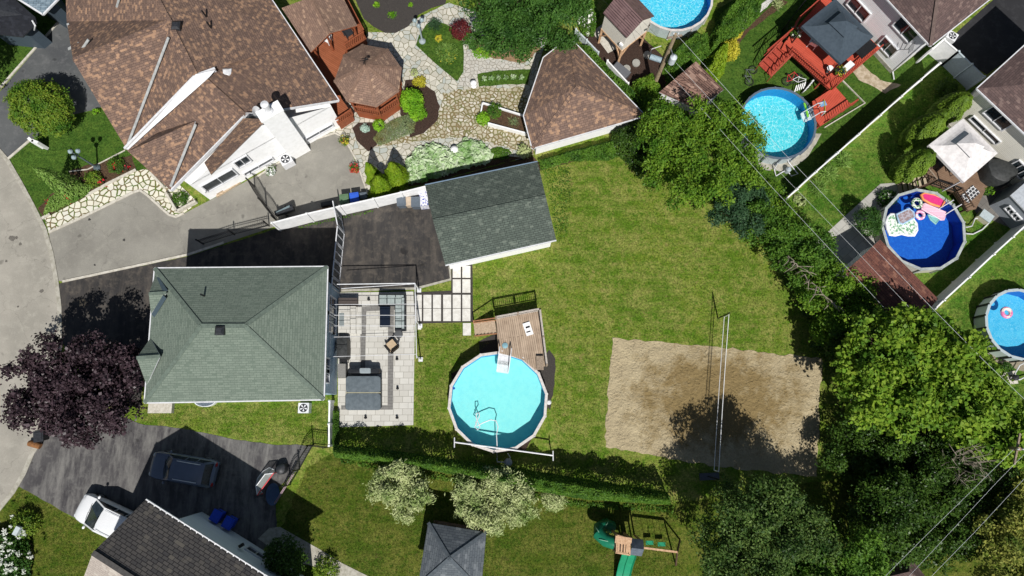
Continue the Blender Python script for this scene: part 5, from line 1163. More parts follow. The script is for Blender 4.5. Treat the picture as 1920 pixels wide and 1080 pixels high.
# bicycles
def bicycle(label, px, py, rz, fm, lean=1):
    c = G(px, py, .1); t = thing('bicycle', label, 'bicycle', (0, 0, 0)); rw = .32
    for x in (-.52, .52):
        m = MB(); m.torus((x, 0, .07), rw, .03, 20, 6); w_ = m.build('wheel', plain('tyre', S(30, 30, 30), .8), t); m = MB()
        for k in range(6): a = math.pi * k / 6; m.beam((x - math.cos(a) * rw, -math.sin(a) * rw, .07), (x + math.cos(a) * rw, math.sin(a) * rw, .07), .008, .008)
        m.build('spokes', GREYM, w_)
    m = MB(); B = lambda a, b: m.tube([a, b], .022, 6)
    B((-.52, 0, .09), (-.08, -.02, .1)); B((-.08, -.02, .1), (-.2, .48, .12)); B((-.2, .48, .12), (-.52, 0, .09)); B((-.08, -.02, .1), (.35, .45, .12)); B((-.17, .4, .12), (.33, .5, .12)); B((.52, 0, .09), (.33, .55, .12)); m.build('frame', fm, t)
    m = MB(); m.tube([(.33, .55, .12), (.31, .62, .12)], .02, 6); m.tube([(.28, .62, -.02 + .1), (.31, .62, .12), (.28, .62, .35)], .016, 6); m.build('handlebar', BLACKM, t)
    m = MB(); m.box((-.22, .53, .12), (.24, .05, .12)); m.build('saddle', BLACKM, t)
    t.location = c; t.rotation_euler = (0, 0, rz); return t
bicycle('pale bicycle lying on the grass left of the grey rimmed pool', 1408, 143, R(70), GREYM); bicycle('white and red bicycle lying beside the red deck steps', 1486, 150, R(20), plain('bike_red', S(200, 60, 70), .4)); bicycle('second white bicycle lying next to the red one by the deck', 1497, 156, R(-30), WHITEM)
c = G(1543, 195, 1.25); m = MB(); m.box(c, (.5, .35, .06), R(20)); tag(m.build('kick_board', plain('pale_blue_foam', S(120, 160, 200), .6)), 'pale blue kickboard on the lower red deck', 'kickboard')
m = MB(); m.tube([G(1545, 187, 1.28), G(1547, 203, 1.28), G(1546, 216, 1.28)], .035, 7); tag(m.build('pool_noodle', plain('olive_foam', S(170, 170, 70), .6)), 'thin olive pole lying on the lower red deck', 'pole')
m = MB(); m.tube([G(1508, 193, 1.08), G(1512, 206, 1.08), G(1515, 219, 1.08)], .08, 8); tag(m.build('pool_noodle', plain('lime_foam', S(130, 210, 60), .6)), 'lime green noodle floating in the grey rimmed pool', 'noodle')

# ================================================================ inflatables in the deep blue pool
zz = 1.14
def ring(label, px, py, R_, r_, m1, m2=None, z=zz, name='swim_ring'):
    c = G(px, py, z); t = MB(); t.torus(c, R_, r_, 24, 8); o = t.build(name, [m1], smooth=True); tag(o, label, 'swim ring'); return o
def spot(name, a, b, s_=5, lo=.48, hi=.52): m = NT(name); m.set('Base Color', m.mix(m.ramp(m.noise(s_, 2), lo, hi), a, b)); m.set('Roughness', .35); return m.m
ring('white and green leaf patterned swim ring near the pink boat', 1719, 381, .3, .12, spot('leaf_print', S(236, 236, 226), S(70, 130, 70), 9)); ring('pink and white swim ring in the middle of the deep blue pool', 1725, 403, .27, .11, spot('pink_print', S(240, 232, 236), S(236, 160, 190), 3))
ring('multicoloured unicorn swim ring in the pool at the right edge', 1887, 586, .3, .13, spot('rainbow_print', S(240, 220, 210), S(230, 120, 170), 3), z=1.15)
def floatie(name, label, outline, z, h, mats, rimr=.09, cat='pool float', innerm=None):
    P = [G(x, y, z) for x, y in outline]; t = thing(name, label, cat, drop(P[0], z)); m = MB(); m.prism([(p.x, p.y) for p in inset(P, .05)], z - .02, z + h * .5); m.build('mat', mats[1], t)
    m = MB(); m.tube(P + P[:2], rimr, 8, 0, False); m.build('rim', mats[0], t, smooth=True); return t
floatie('inflatable_boat', 'pink inflatable boat with an orange rim by the pool edge', [(1727, 366), (1733, 363), (1750, 366), (1766, 373), (1770, 380), (1763, 388), (1745, 382), (1731, 374)], zz, .2, [plain('orange_vinyl', S(240, 150, 90), .4), plain('pink_vinyl', S(226, 60, 130), .4)], .1)
floatie('inflatable_lounger', 'pale pink striped air mattress below the pink boat', [(1729, 384), (1734, 382), (1774, 399), (1769, 412), (1764, 412), (1728, 391)], zz, .16, [plain('pale_pink_vinyl', S(240, 200, 214), .4), pavers('striped_vinyl', 4, .12, S(242, 206, 220), S(236, 190, 208), S(200, 140, 170), .01)], .07)
floatie('inflatable_island', 'large white wavy edged float with green palm print', [(1664, 408), (1670, 402), (1680, 402), (1690, 406), (1712, 411), (1718, 420), (1719, 432), (1714, 441), (1702, 441), (1690, 438), (1678, 441), (1668, 440), (1664, 430), (1661, 418)], zz - .02, .16, [WHITE, spot('palm_print', S(236, 240, 232), S(120, 170, 130), 7, .5, .56)], .1)
floatie('air_chair', 'pale blue see-through inflatable seat lying on the white float', [(1681, 402), (1704, 391), (1713, 398), (1714, 408), (1692, 420), (1686, 418)], zz + .2, .1, [plain('pale_blue_vinyl', S(170, 200, 226), .3), spot('tan_print', S(176, 170, 178), S(150, 130, 130), 6)], .07)
floatie('inflatable_shell', 'pale mint fan shaped float right of the pink swim ring', [(1740, 403), (1748, 406), (1762, 410), (1754, 420), (1745, 412)], zz, .1, [plain('mint_vinyl', S(150, 206, 200), .4), plain('mint_vinyl2', S(136, 196, 192), .4)], .06)
# pump box beside the deep blue pool
c = G(1850, 405, .6); t = thing('pump_box', 'pale grey pump box with white hoses right of the deep blue pool', 'pump', drop(c)); m = MB(); m.box((c.x, c.y, .3), (.85, .6, .55), R(-40)); m.build('body', plain('pump_beige', S(190, 184, 164), .6), t); m = MB(); m.box((c.x, c.y, .61), (.9, .66, .06), R(-40)); m.build('lid', RIMP, t)
m = MB(); m.tube([G(1812, 426, .9), G(1822, 424, .3), G(1828, 410, .1), G(1840, 408, .3)], .05, 7); m.tube([G(1812, 438, .8), G(1824, 439, .1), G(1842, 430, .1), G(1856, 416, .2)], .05, 7); m.build('hose', WHITEM, t, smooth=True)
c = G(1899, 708, .5); t = thing('pool_pump', 'pump with looping white hose on a slab below the right edge pool', 'pump', drop(c)); m = MB(); m.box((c.x, c.y, .05), (1.2, .9, .1), .1); m.build('slab', CONC, t); m = MB(); m.lathe((c.x + .2, c.y, .1), [(.2, 0), (.2, .5), (.08, .6)], 12); m.build('tank', DARKP, t); m = MB(); m.tube([drop(c, .4), G(1905, 697, .3), G(1912, 685, .3), G(1922, 680, .6)], .045, 7); m.tube([drop(c, .3), G(1912, 712, .3), G(1925, 705, .2)], .045, 7); m.build('hose', WHITEM, t, smooth=True)

# ================================================================ patio furniture
z = .05
SOF = plain('light_grey_cushion', S(158, 168, 166), .9, S(140, 150, 148), 8); WICK = plain('dark_wicker', S(40, 44, 50), .8, S(30, 33, 38), 30)
t = thing('corner_sofa', 'grey cushioned L-shaped sofa at the corner of the patio', 'sofa', G(745, 575))
def rbox(name, px0, py0, px1, py1, z0, z1, mat_, parent, zc=None, ins_=0):
    zc = z1 if zc is None else zc; P_ = inset(GP([(px0, py0), (px1, py0), (px1, py1), (px0, py1)], zc), ins_) if ins_ else GP([(px0, py0), (px1, py0), (px1, py1), (px0, py1)], zc); m = MB(); m.prism([(p.x, p.y) for p in P_], z0, z1); return m.build(name, mat_, parent)
rbox('base', 710, 554, 758, 573, z, .3, WICK, t); rbox('base', 740, 573.2, 758, 618, z, .3, WICK, t)
for a in ((711, 557, 725, 571), (726, 557, 740, 571), (741, 557, 753, 571), (741, 572, 753, 586), (741, 587, 753, 601), (741, 602, 753, 616)): rbox('seat_cushion', *a, .3, .45, SOF, t, ins_=.015)
for a in ((711, 553, 725, 557), (726, 553, 741, 557), (742, 553, 757, 557)): rbox('back_cushion', *a, .3, .75, SOF, t, ins_=.01)
for a in ((753, 558, 758, 571), (753, 572, 758, 586), (753, 587, 758, 601), (753, 602, 758, 616)): rbox('back_cushion', *a, .3, .75, SOF, t, ins_=.01)
rbox('armrest', 709, 552, 710.5, 573, z, .6, WICK, t); rbox('armrest', 740, 617, 758, 619.5, z, .6, WICK, t); rbox('backrest', 710, 549.5, 759, 552.5, z, .68, WICK, t); rbox('backrest', 758.3, 553, 760, 619, z, .68, WICK, t)
t = thing('low_table', 'black rectangular glass topped table in front of the L-shaped sofa', 'table', G(722, 592)); rbox('table_top', 712, 575, 731, 613, .4, .45, plain('black_table_top', S(26, 34, 48), .3), t)
for a in ((713, 576), (730, 576), (713, 612), (730, 612)): p = G(*a, .4); m = MB(); m.box((p.x, p.y, .225), (.06, .06, .34)); m.build('leg', BLACKM, t)
c = G(747, 626, .5); t = thing('round_side_table', 'round dark grey side table at the end of the sofa', 'table', drop(c, z)); m = MB(); m.lathe(drop(c, z), [(.22, 0), (.25, .04), (.2, .4), (.27, .43), (.27, .47), (.02, .48)], 18); m.build('body', plain('slate_top', S(84, 86, 88), .6), t)
t = deckchair(736, 649, .06, R(-140), 'black metal armchair with a beige cushion on the patio', BLACKM, cush=plain('beige_cushion', S(190, 168, 138), .9)); t.scale = (1.25, 1.25, 1)
for i, (x, y, l) in enumerate(((691, 561, 'small dark ground lamp on the patio above the grey band'), (744, 673, 'small dark lantern below the black armchair'), (685, 783, 'small dark ground lamp at the lower edge of the patio, left one'), (744, 783, 'small dark ground lamp at the lower edge of the patio, right one'), (745, 728, 'small dark ground lamp on the patio right of the hot tub'))):
    c = G(x, y, .2); t = thing('ground_lamp', l, 'lamp', drop(c, z), 'lamps on the patio'); m = MB(); m.lathe(drop(c, z), [(.1, 0), (.1, .02), (.06, .04), (.06, .18), (.09, .2), (.03, .25)], 8); m.build('body', BLACKM, t)
# back door steps
t = thing('patio_steps', 'white paved steps leading to the patio door', 'steps', G(660, 600)); 
for i, (x1, zt) in enumerate(((678, .2), (667, .38), (656, .56))): rbox('step', 634, 574, x1, 626 - i * 1, z, zt, PAVER, t)
rbox('door_mat', 636, 587, 645, 612, .565, .58, plain('grey_mat', S(130, 138, 138), .9), t)
t = thing('storage_bench', 'dark brown storage box against the wall by the patio door', 'storage box', G(650, 565)); rbox('body', 634, 560, 669, 570, z, .6, WOODB, t, .62); rbox('lid', 633.5, 558.5, 670, 571, .6, .66, plain('dark_lid', S(78, 70, 66), .6), t)
# grill
t = thing('covered_grill', 'black covered barbecue against the green roofed house wall', 'grill', G(640, 655)); 
def softbox(name, px0, py0, px1, py1, z0, z1, mat_, parent, rr=.12, lift=.05):
    P_ = GP([(px0, py0), (px1, py0), (px1, py1), (px0, py1)], z1); c0 = sum(P_, Vector()) / 4; m = MB(); Q = []
    for i in range(4):
        p, a, b = P_[i], P_[i - 1], P_[(i + 1) % 4]; u = (a - p).normalized() * rr; v_ = (b - p).normalized() * rr
        for k in range(5): th = k / 4 * math.pi / 2; Q.append(p + u * (1 - math.sin(th)) + v_ * (1 - math.cos(th)))
    L_ = [[drop(q, z0) for q in Q], [drop(q, z1 - .06) for q in Q], [drop(q.lerp(c0, .03), z1) for q in Q], [drop(q.lerp(c0, .5), z1 + lift * .7) for q in Q]]; n_ = len(Q)
    for i in range(3):
        for k in range(n_): j = (k + 1) % n_; m.face([L_[i][k], L_[i][j], L_[i + 1][j], L_[i + 1][k]])
    m.face(L_[3]); return m.build(name, mat_, parent, smooth=True)
softbox('cover', 631, 633, 651, 672, z, 1.15, COVER, t, .15, .08); rbox('side_shelf', 637, 672.5, 650, 679, .85, .9, BLACKM, t)
for a in ((638, 673.5), (649, 673.5), (638, 678), (649, 678)): p = G(*a, .85); m = MB(); m.box((p.x, p.y, .45), (.04, .04, .8)); m.build('leg', BLACKM, t)
t = thing('fire_table', 'pebbled grey side unit below the barbecue', 'table', G(640, 690)); rbox('body', 633, 682, 648, 708, z, .8, plain('pebbled_grey', S(150, 148, 142), .9, S(96, 96, 94), 30), t)
# hot tub
t = thing('hot_tub', 'hot tub under a slate grey folding cover on the patio', 'hot tub', G(680, 740)); softbox('cabinet', 649, 706, 713, 767, z, .82, DARKP, t, .25, 0)
HT = plain('slate_cover', S(98, 108, 114), .6, S(84, 94, 100), 4); softbox('cover', 648, 705, 714, 735.5, .83, .93, HT, t, .2, .03); softbox('cover', 647, 737, 714, 769, .83, .93, HT, t, .2, .03)
m = MB(); m.beam(G(648, 736.3, .93), G(714, 736.3, .93), .05, .03); m.build('hinge_seam', plain('seam_white', S(180, 176, 150), .6), t)
t = thing('cover_lifter', 'black headrest shaped lifter behind the hot tub cover', 'cover lifter', G(684, 697)); softbox('pad', 652, 691, 711, 700, z, .75, plain('black_vinyl', S(26, 30, 36), .5), t, .1, .02); softbox('handle', 674, 690, 695, 700, .76, .88, plain('silver_vinyl', S(150, 160, 164), .4), t, .08, .02)
# AC
def ac_unit(label, px, py, h, s_=.8, rz=0, z0=0):
    c = G(px, py, h); t = thing('air_conditioner', label, 'air conditioner', drop(c, z0)); m = MB(); m.box((c.x, c.y, z0 + h / 2), (s_, s_ * .95, h), rz); m.build('body', WHITEM, t)
    m = MB(); m.torus((c.x, c.y, z0 + h + .01), s_ * .36, .025, 20, 6); 
    for k in range(5): a = k * 2 * math.pi / 5; m.face([(c.x, c.y, z0 + h + .012), (c.x + math.cos(a) * s_ * .34, c.y + math.sin(a) * s_ * .34, z0 + h + .012), (c.x + math.cos(a + .7) * s_ * .34, c.y + math.sin(a + .7) * s_ * .34, z0 + h + .02)])
    m.build('fan', DARKP, t)
ac_unit('white air conditioner on the grass below the green roofed house', 569, 765, .7, .72); ac_unit('pale air conditioner beside the white wall of the brown roofed house', 535, 298, .8, .85, R(30)); ac_unit('small white air conditioner at the corner of the white sided house', 1786, 67, .7, .75, R(-35))

# ================================================================ bins
def bin_(label, px, py, col, h=1.05, rz=0, w_=.6, d_=.7, name='wheelie_bin', lidc=None, group=None):
    c = G(px, py, h); t = thing(name, label, 'bin', (0, 0, 0), group); m = MB(); a = [(-w_ * .4, -d_ * .38), (w_ * .4, -d_ * .38), (w_ * .4, d_ * .38), (-w_ * .4, d_ * .38)]; b = [(-w_ / 2, -d_ / 2), (w_ / 2, -d_ / 2), (w_ / 2, d_ / 2), (-w_ / 2, d_ / 2)]
    for i in range(4): j = (i + 1) % 4; m.face([(*a[i], .06), (*a[j], .06), (*b[j], h - .1), (*b[i], h - .1)])
    m.build('body', col, t); m = MB(); m.box((0, 0, h - .06), (w_ + .05, d_ + .05, .07)); m.box((0, 0, h - .01), (w_ * .8, d_ * .75, .04)); m.build('lid', lidc or col, t)
    m = MB(); m.tube([(-w_ * .42, d_ / 2 + .06, h - .12), (w_ * .42, d_ / 2 + .06, h - .12)], .02, 6); m.build('handle', DARKP, t)
    for s_ in (-1, 1): m = MB(); m.tube([(s_ * w_ * .4, d_ * .4, .1), (s_ * w_ * .48, d_ * .4, .1)], .1, 12); m.build('wheel', BLACKM, t)
    t.location = drop(c); t.rotation_euler = (0, 0, rz)
GB = plain('green_bin', S(96, 124, 92), .5); BB = plain('blue_bin', S(52, 96, 204), .45); GY = plain('grey_bin', S(96, 106, 116), .5); BE = plain('beige_bin', S(196, 178, 156), .6); BB2 = plain('deep_blue_bin', S(24, 70, 200), .45)
bin_('green wheeled bin beside the blue one behind the white panel fence', 645, 373, GB, rz=R(8)); bin_('blue wheeled bin between the green and small grey bins behind the white fence', 664, 370, BB, rz=R(8)); bin_('small grey bin right of the blue bin behind the white fence', 681, 366, GY, .8, R(8), .45, .4)
bin_('grey wheeled bin left of the beige one beside the grey roofed shed', 752, 376, GY, rz=R(6)); bin_('beige bin between two grey bins beside the grey roofed shed', 766, 377, BE, .9, R(4), .45, .6); bin_('grey-blue bin right of the beige one beside the grey roofed shed', 779, 378, GY, rz=R(2))
bin_('upper blue bin on the shaded driveway next to the pale sided house', 404, 968, BB2, rz=R(-28)); bin_('lower blue bin on the shaded driveway next to the pale sided house', 427, 981, BB2, rz=R(-28))
bin_('black bin lying in the shade at the kerb by the purple tree', 71, 818, DARKP, .8, R(10))
c = G(68, 831, .3); m = MB(); m.tube([G(55, 831, .2), G(66, 833, .24), G(76, 837, .2)], [.2, .24, .2], 10); tag(m.build('leaf_sack', plain('brown_sack', S(140, 96, 56), .9, S(110, 74, 44), 8), smooth=True), 'brown yard waste sack lying at the kerb', 'sack')
c = G(795, 374, .6); m = MB(); m.box((c.x, c.y, .45), (.6, 1.1, .9), R(6)); m.blob((c.x, c.y + .1, .9), (.3, .5, .14), 10, 5); tag(m.build('salt_sacks', spot('coloured_sack', S(226, 226, 232), S(70, 84, 160), 9, .54, .6)), 'pile of white and blue printed sacks against the grey roofed shed', 'sacks')
t = thing('timber_pile', 'small pile of orange timber offcuts behind the white panel fence', 'timber', G(607, 392))
for k in range(5): a = G(594 + k * 1.5, 395 + k * 1.2, .1 + .05 * k); b = G(620 + k, 388 + k * 1.5, .12 + .05 * k); m = MB(); m.beam(a, b, .09, .06); m.build('plank', PINE, t)
t = thing('covered_trailer', 'dark wedge shaped trailer with a glassy cover behind the white fence', 'trailer', G(538, 402)); P_ = GP([(520, 402), (553, 388), (556, 398), (522, 409)]); m = MB(); m.prism([(p.x, p.y) for p in P_], .3, .75); m.build('body', DARKP, t); m = MB(); P3 = inset(P_, .12); m.face([drop(P3[0], .8), drop(P3[1], 1.0), drop(P3[2], 1.0), drop(P3[3], .8)][::-1]); m.face([drop(P3[0], .8), drop(P3[1], 1.0), drop(P3[2], 1.0), drop(P3[3], .8)]); m.build('cover', plain('smoky_cover', S(120, 136, 140), .2), t)
for q in (0, 2): p = P_[q].lerp(P_[(q + 1) % 4], .6); m = MB(); m.tube([p + Vector((0, 0, .28)), p + Vector((.1, .1, .28))], .26, 12); m.build('wheel', BLACKM, t)
# box in shade by panel fence
c = G(613, 381, .4); m = MB(); m.box((c.x, c.y, .2), (.9, .3, .4), R(12)); tag(m.build('planter_box', DARKP), 'long dark box standing behind the white panel fence near the green bin', 'box')
# ================================================================ volleyball net
t = thing('volleyball_net', 'volleyball net with white edge tapes stretched over the sand court', 'volleyball net', G(1335, 740)); N0, N1 = G(1346, 597), G(1326, 893)
TN = NT('net_mesh'); TN.set('Base Color', S(70, 74, 76)); TN.set('Alpha', .22); TN.set('Roughness', .9); TN = TN.m
zt, zb = 2.43, 1.45; a, b = N0.lerp(N1, .01), N0.lerp(N1, .955); up = Vector((0, 0, 1)); sag = [0, -.05, -.08, -.09, -.08, -.05, 0]
for z_, nm in ((zt, 'top_tape'), (zb, 'bottom_tape')): m = MB(); m.tube([a.lerp(b, i / 6) + up * (z_ + sag[i]) for i in range(7)], .022, 6); m.build(nm, WHITE, t)
m = MB()
for i in range(6): p, q = a.lerp(b, i / 6), a.lerp(b, (i + 1) / 6); m.face([p + up * (zb + sag[i]), q + up * (zb + sag[i + 1]), q + up * (zt + sag[i + 1]), p + up * (zt + sag[i])])
m.build('net', TN, t)
for p in (a, b): m = MB(); m.tube([p + up * zb, p + up * zt], .03, 6); m.build('side_tape', WHITE, t)
for p in (N0, N1): m = MB(); m.tube([p, p + up * 2.55], .045, 8); m.build('post', BLACKM, t)
m = MB(); m.box(N1 + Vector((.1, .0, .12)), (1.3, .45, .24), .05); m.build('base_weight', plain('grey_blue_base', S(84, 88, 94), .5), t)

# ================================================================ play set
t = thing('play_set', 'wooden play tower with a green tube slide, green wave slide and swing beam', 'play set', G(1165, 1010))
def zb_(a, z=0): return G(a[0], a[1], z)
tw = [(1157, 1004), (1183, 1011), (1180, 1040), (1156, 1036)]; zt = 2.6; P_ = GP(tw, zt)
for p in P_: m = MB(); m.box((p.x, p.y, zt / 2 - .002), (.12, .12, zt)); m.build('post', PINE, t)
m = MB(); m.prism([(p.x, p.y) for p in inset(P_, .02)], 1.4, 1.5); m.build('floor', WOODB, t)
m = MB()
for a_, b_ in zip(P_, P_[1:] + P_[:1]): m.beam(a_, b_, .1, .12); m.beam(drop(a_, 2.15), drop(b_, 2.15), .06, .1)
m.build('top_frame', PINE, t)
for k in range(4): a_ = P_[0].lerp(P_[1], .15 + .22 * k); b_ = P_[3].lerp(P_[2], .15 + .22 * k); m = MB(); m.beam(a_.lerp(b_, .38) + up * .02, b_ + up * .02, .1, .04); m.build('slat', PINE, t)
m = MB(); a_ = P_[0].lerp(P_[1], .35).lerp(P_[3].lerp(P_[2], .35), .2); m.box(a_ + up * .05, (.85, .45, .05), -.15); m.build('platform', PINE, t)
m = MB(); a_ = P_[1].lerp(P_[2], .45).lerp(P_[0], .12); m.box(a_ + up * .06, (.3, .9, .05), -.15); m.build('platform', PINE, t)
rr = GP([(1183, 1009), (1206, 1012), (1203, 1043), (1180, 1040)], 2.4); V = {k: p for k, p in zip('abcd', rr)}; V['r'] = (rr[0] + rr[3]) / 2 + up * .55; V['s'] = (rr[1] + rr[2]) / 2 + up * .5
roof_mb(V, [['a', 'b', 's', 'r'], ['r', 's', 'c', 'd']], .06).build('roof', [plain('grey_play_roof', S(96, 104, 116), .6, S(80, 88, 100), 5)] * 2, t)
for p in inset(rr, .1): m = MB(); m.box((p.x, p.y, 1.2), (.1, .1, 2.4)); m.build('post', PINE, t)
GRN = plain('green_plastic', S(30, 140, 100), .25, S(26, 126, 90), 2, spec=.6); GRD = plain('dark_green_plastic', S(28, 118, 88), .3)
m = MB(); m.tube([G(1152, 1018, 1.9), G(1136, 1013, 1.85), G(1124, 1003, 1.6), G(1124, 990, 1.15), G(1136, 984, .75), G(1146, 988, .4)], .42, 16, 0, False); ts = m.build('tube_slide', GRD, t, smooth=True)
for i, (pa, zz_) in enumerate((((1134, 1012), 1.84), ((1123, 999), 1.5), ((1130, 987), .95))): c = G(*pa, zz_); m = MB(); m.torus(c, .44, .022, 22, 6, tilt=Matrix.Rotation(R([80, 30, -50][i]), 3, 'Z') @ Matrix.Rotation(R(90), 3, 'Y')); m.build('joint_ring', plain('pale_green', S(150, 200, 170), .4), ts)
sl_ = [(1.5, 0), (1.35, .1), (.8, .35), (.55, .55), (.25, .8), (.15, 1)]; a_, b_ = drop(G(1179, 1040, 1.5)), drop(G(1165, 1098, .2)); d = b_ - a_; L_ = d.length; d.normalize(); s2 = Vector((-d.y, d.x, 0)); m = MB()
prof = [(-.48, .14), (-.46, .12), (-.4, 0), (-.05, .0), (-.02, .1), (.02, .1), (.05, 0), (.4, 0), (.46, .12), (.48, .14)]
for i in range(len(sl_) - 1):
    for j in range(len(prof) - 1):
        q = []
        for (zz_, s0), (x, hz) in (((sl_[i]), prof[j]), ((sl_[i]), prof[j + 1]), ((sl_[i + 1]), prof[j + 1]), ((sl_[i + 1]), prof[j])): v_ = a_ + d * L_ * s0 + s2 * x; q.append(Vector((v_.x, v_.y, zz_ + hz)))
        m.face(q)
m.build('wave_slide', GRN, t, smooth=True)
b0_, b1_ = G(1207, 1027, 2.3), G(1270, 1035, 2.3); m = MB(); m.beam(b0_, b1_, .12, .14); m.build('swing_beam', PINE, t)
for q in ((1267, 1060), (1275, 1012)): m = MB(); m.beam(b1_, G(*q), .09, .09); m.build('leg', WOODB, t)
for k, s_ in enumerate((.35, .72)):
    p = b0_.lerp(b1_, s_); m = MB(); m.tube([p + Vector((-.2, .05, 0)), drop(p, .55) + Vector((-.2, .1, 0))], .012, 5); m.tube([p + Vector((.2, .05, 0)), drop(p, .55) + Vector((.2, .1, 0))], .012, 5); sw = m.build('swing', BLACKM, t); m = MB(); m.box(drop(p, .54) + Vector((0, .1, 0)), (.5, .26, .05)); m.build('seat', GRN, sw)

# ================================================================ hockey goals + pole
def goal(label, px, py, rz, s_=1):
    t = thing('hockey_goal', label, 'hockey goal', (0, 0, 0)); RD = plain('goal_red', S(210, 50, 60), .5)
    m = MB(); m.tube([(-.9, 0, .02), (-.9, 0, 1.15), (.9, 0, 1.15), (.9, 0, .02)], .035, 8); m.build('front_frame', RD, t)
    m = MB(); m.tube([(-.9, 0, .03), (-.75, .75, .03), (-.3, .95, .03), (.3, .95, .03), (.75, .75, .03), (.9, 0, .03)], .03, 8); m.tube([(-.9, 0, 1.13), (-.5, .45, 1.13), (.5, .45, 1.13), (.9, 0, 1.13)], .035, 8); m.build('base_frame', WHITEM, t)
    m = MB(); q = [((-.9, 0), (-.9, 0)), ((-.75, .75), (-.5, .45)), ((-.3, .95), (-.2, .46)), ((.3, .95), (.2, .46)), ((.75, .75), (.5, .45)), ((.9, 0), (.9, 0))]
    for i in range(5): (a, c_), (b, d_) = q[i], q[i + 1]; m.face([(*a, .04), (*b, .04), (*d_, 1.12), (*c_, 1.12)])
    m.face([(*p[1], 1.125) for p in q]); m.build('net', NETM, t); t.location = G(px, py); t.rotation_euler = (0, 0, rz); t.scale = (s_, s_, s_); return t
NETM = NT('goal_net'); NETM.set('Base Color', S(190, 196, 190)); NETM.set('Alpha', .45); NETM = NETM.m
goal('red and white hockey goal lying by the iron gate on the driveway', 508, 905, R(55), .95)
t = thing('sledge_stack', 'blue bowl shaped sledge leaning behind the hockey goal', 'sledge', G(512, 925)); c = G(511, 927, .25); m = MB(); m.lathe(drop(c, .02), [(.02, .02), (.4, .03), (.62, .16), (.66, .2), (.6, .17), (.38, .06), (.02, .05)], 20, 0, 0, .7, 1.1); m.build('bowl', plain('slate_blue_plastic', S(60, 86, 120), .4), t)
m = MB(); A_, B_ = G(514, 944, .3), G(548, 890, 1.2); m.beam(A_, B_, .05, .05); m.beam(A_ + Vector((.12, .05, 0)), B_ + Vector((.12, .05, 0)), .05, .05)
for k in range(8): p = A_.lerp(B_, (k + .5) / 8); m.beam(p, p + Vector((.12, .05, 0)), .03, .03)
tag(m.build('ladder', plain('dull_pink_metal', S(150, 130, 136), .5)), 'narrow ladder leaning against the iron gate beside the hockey goal', 'ladder')
lump('sport_bag', 'black bag hanging over the hockey goal', 524, 880, .35, .7, DARKP, 'bag', 1.2, .5)

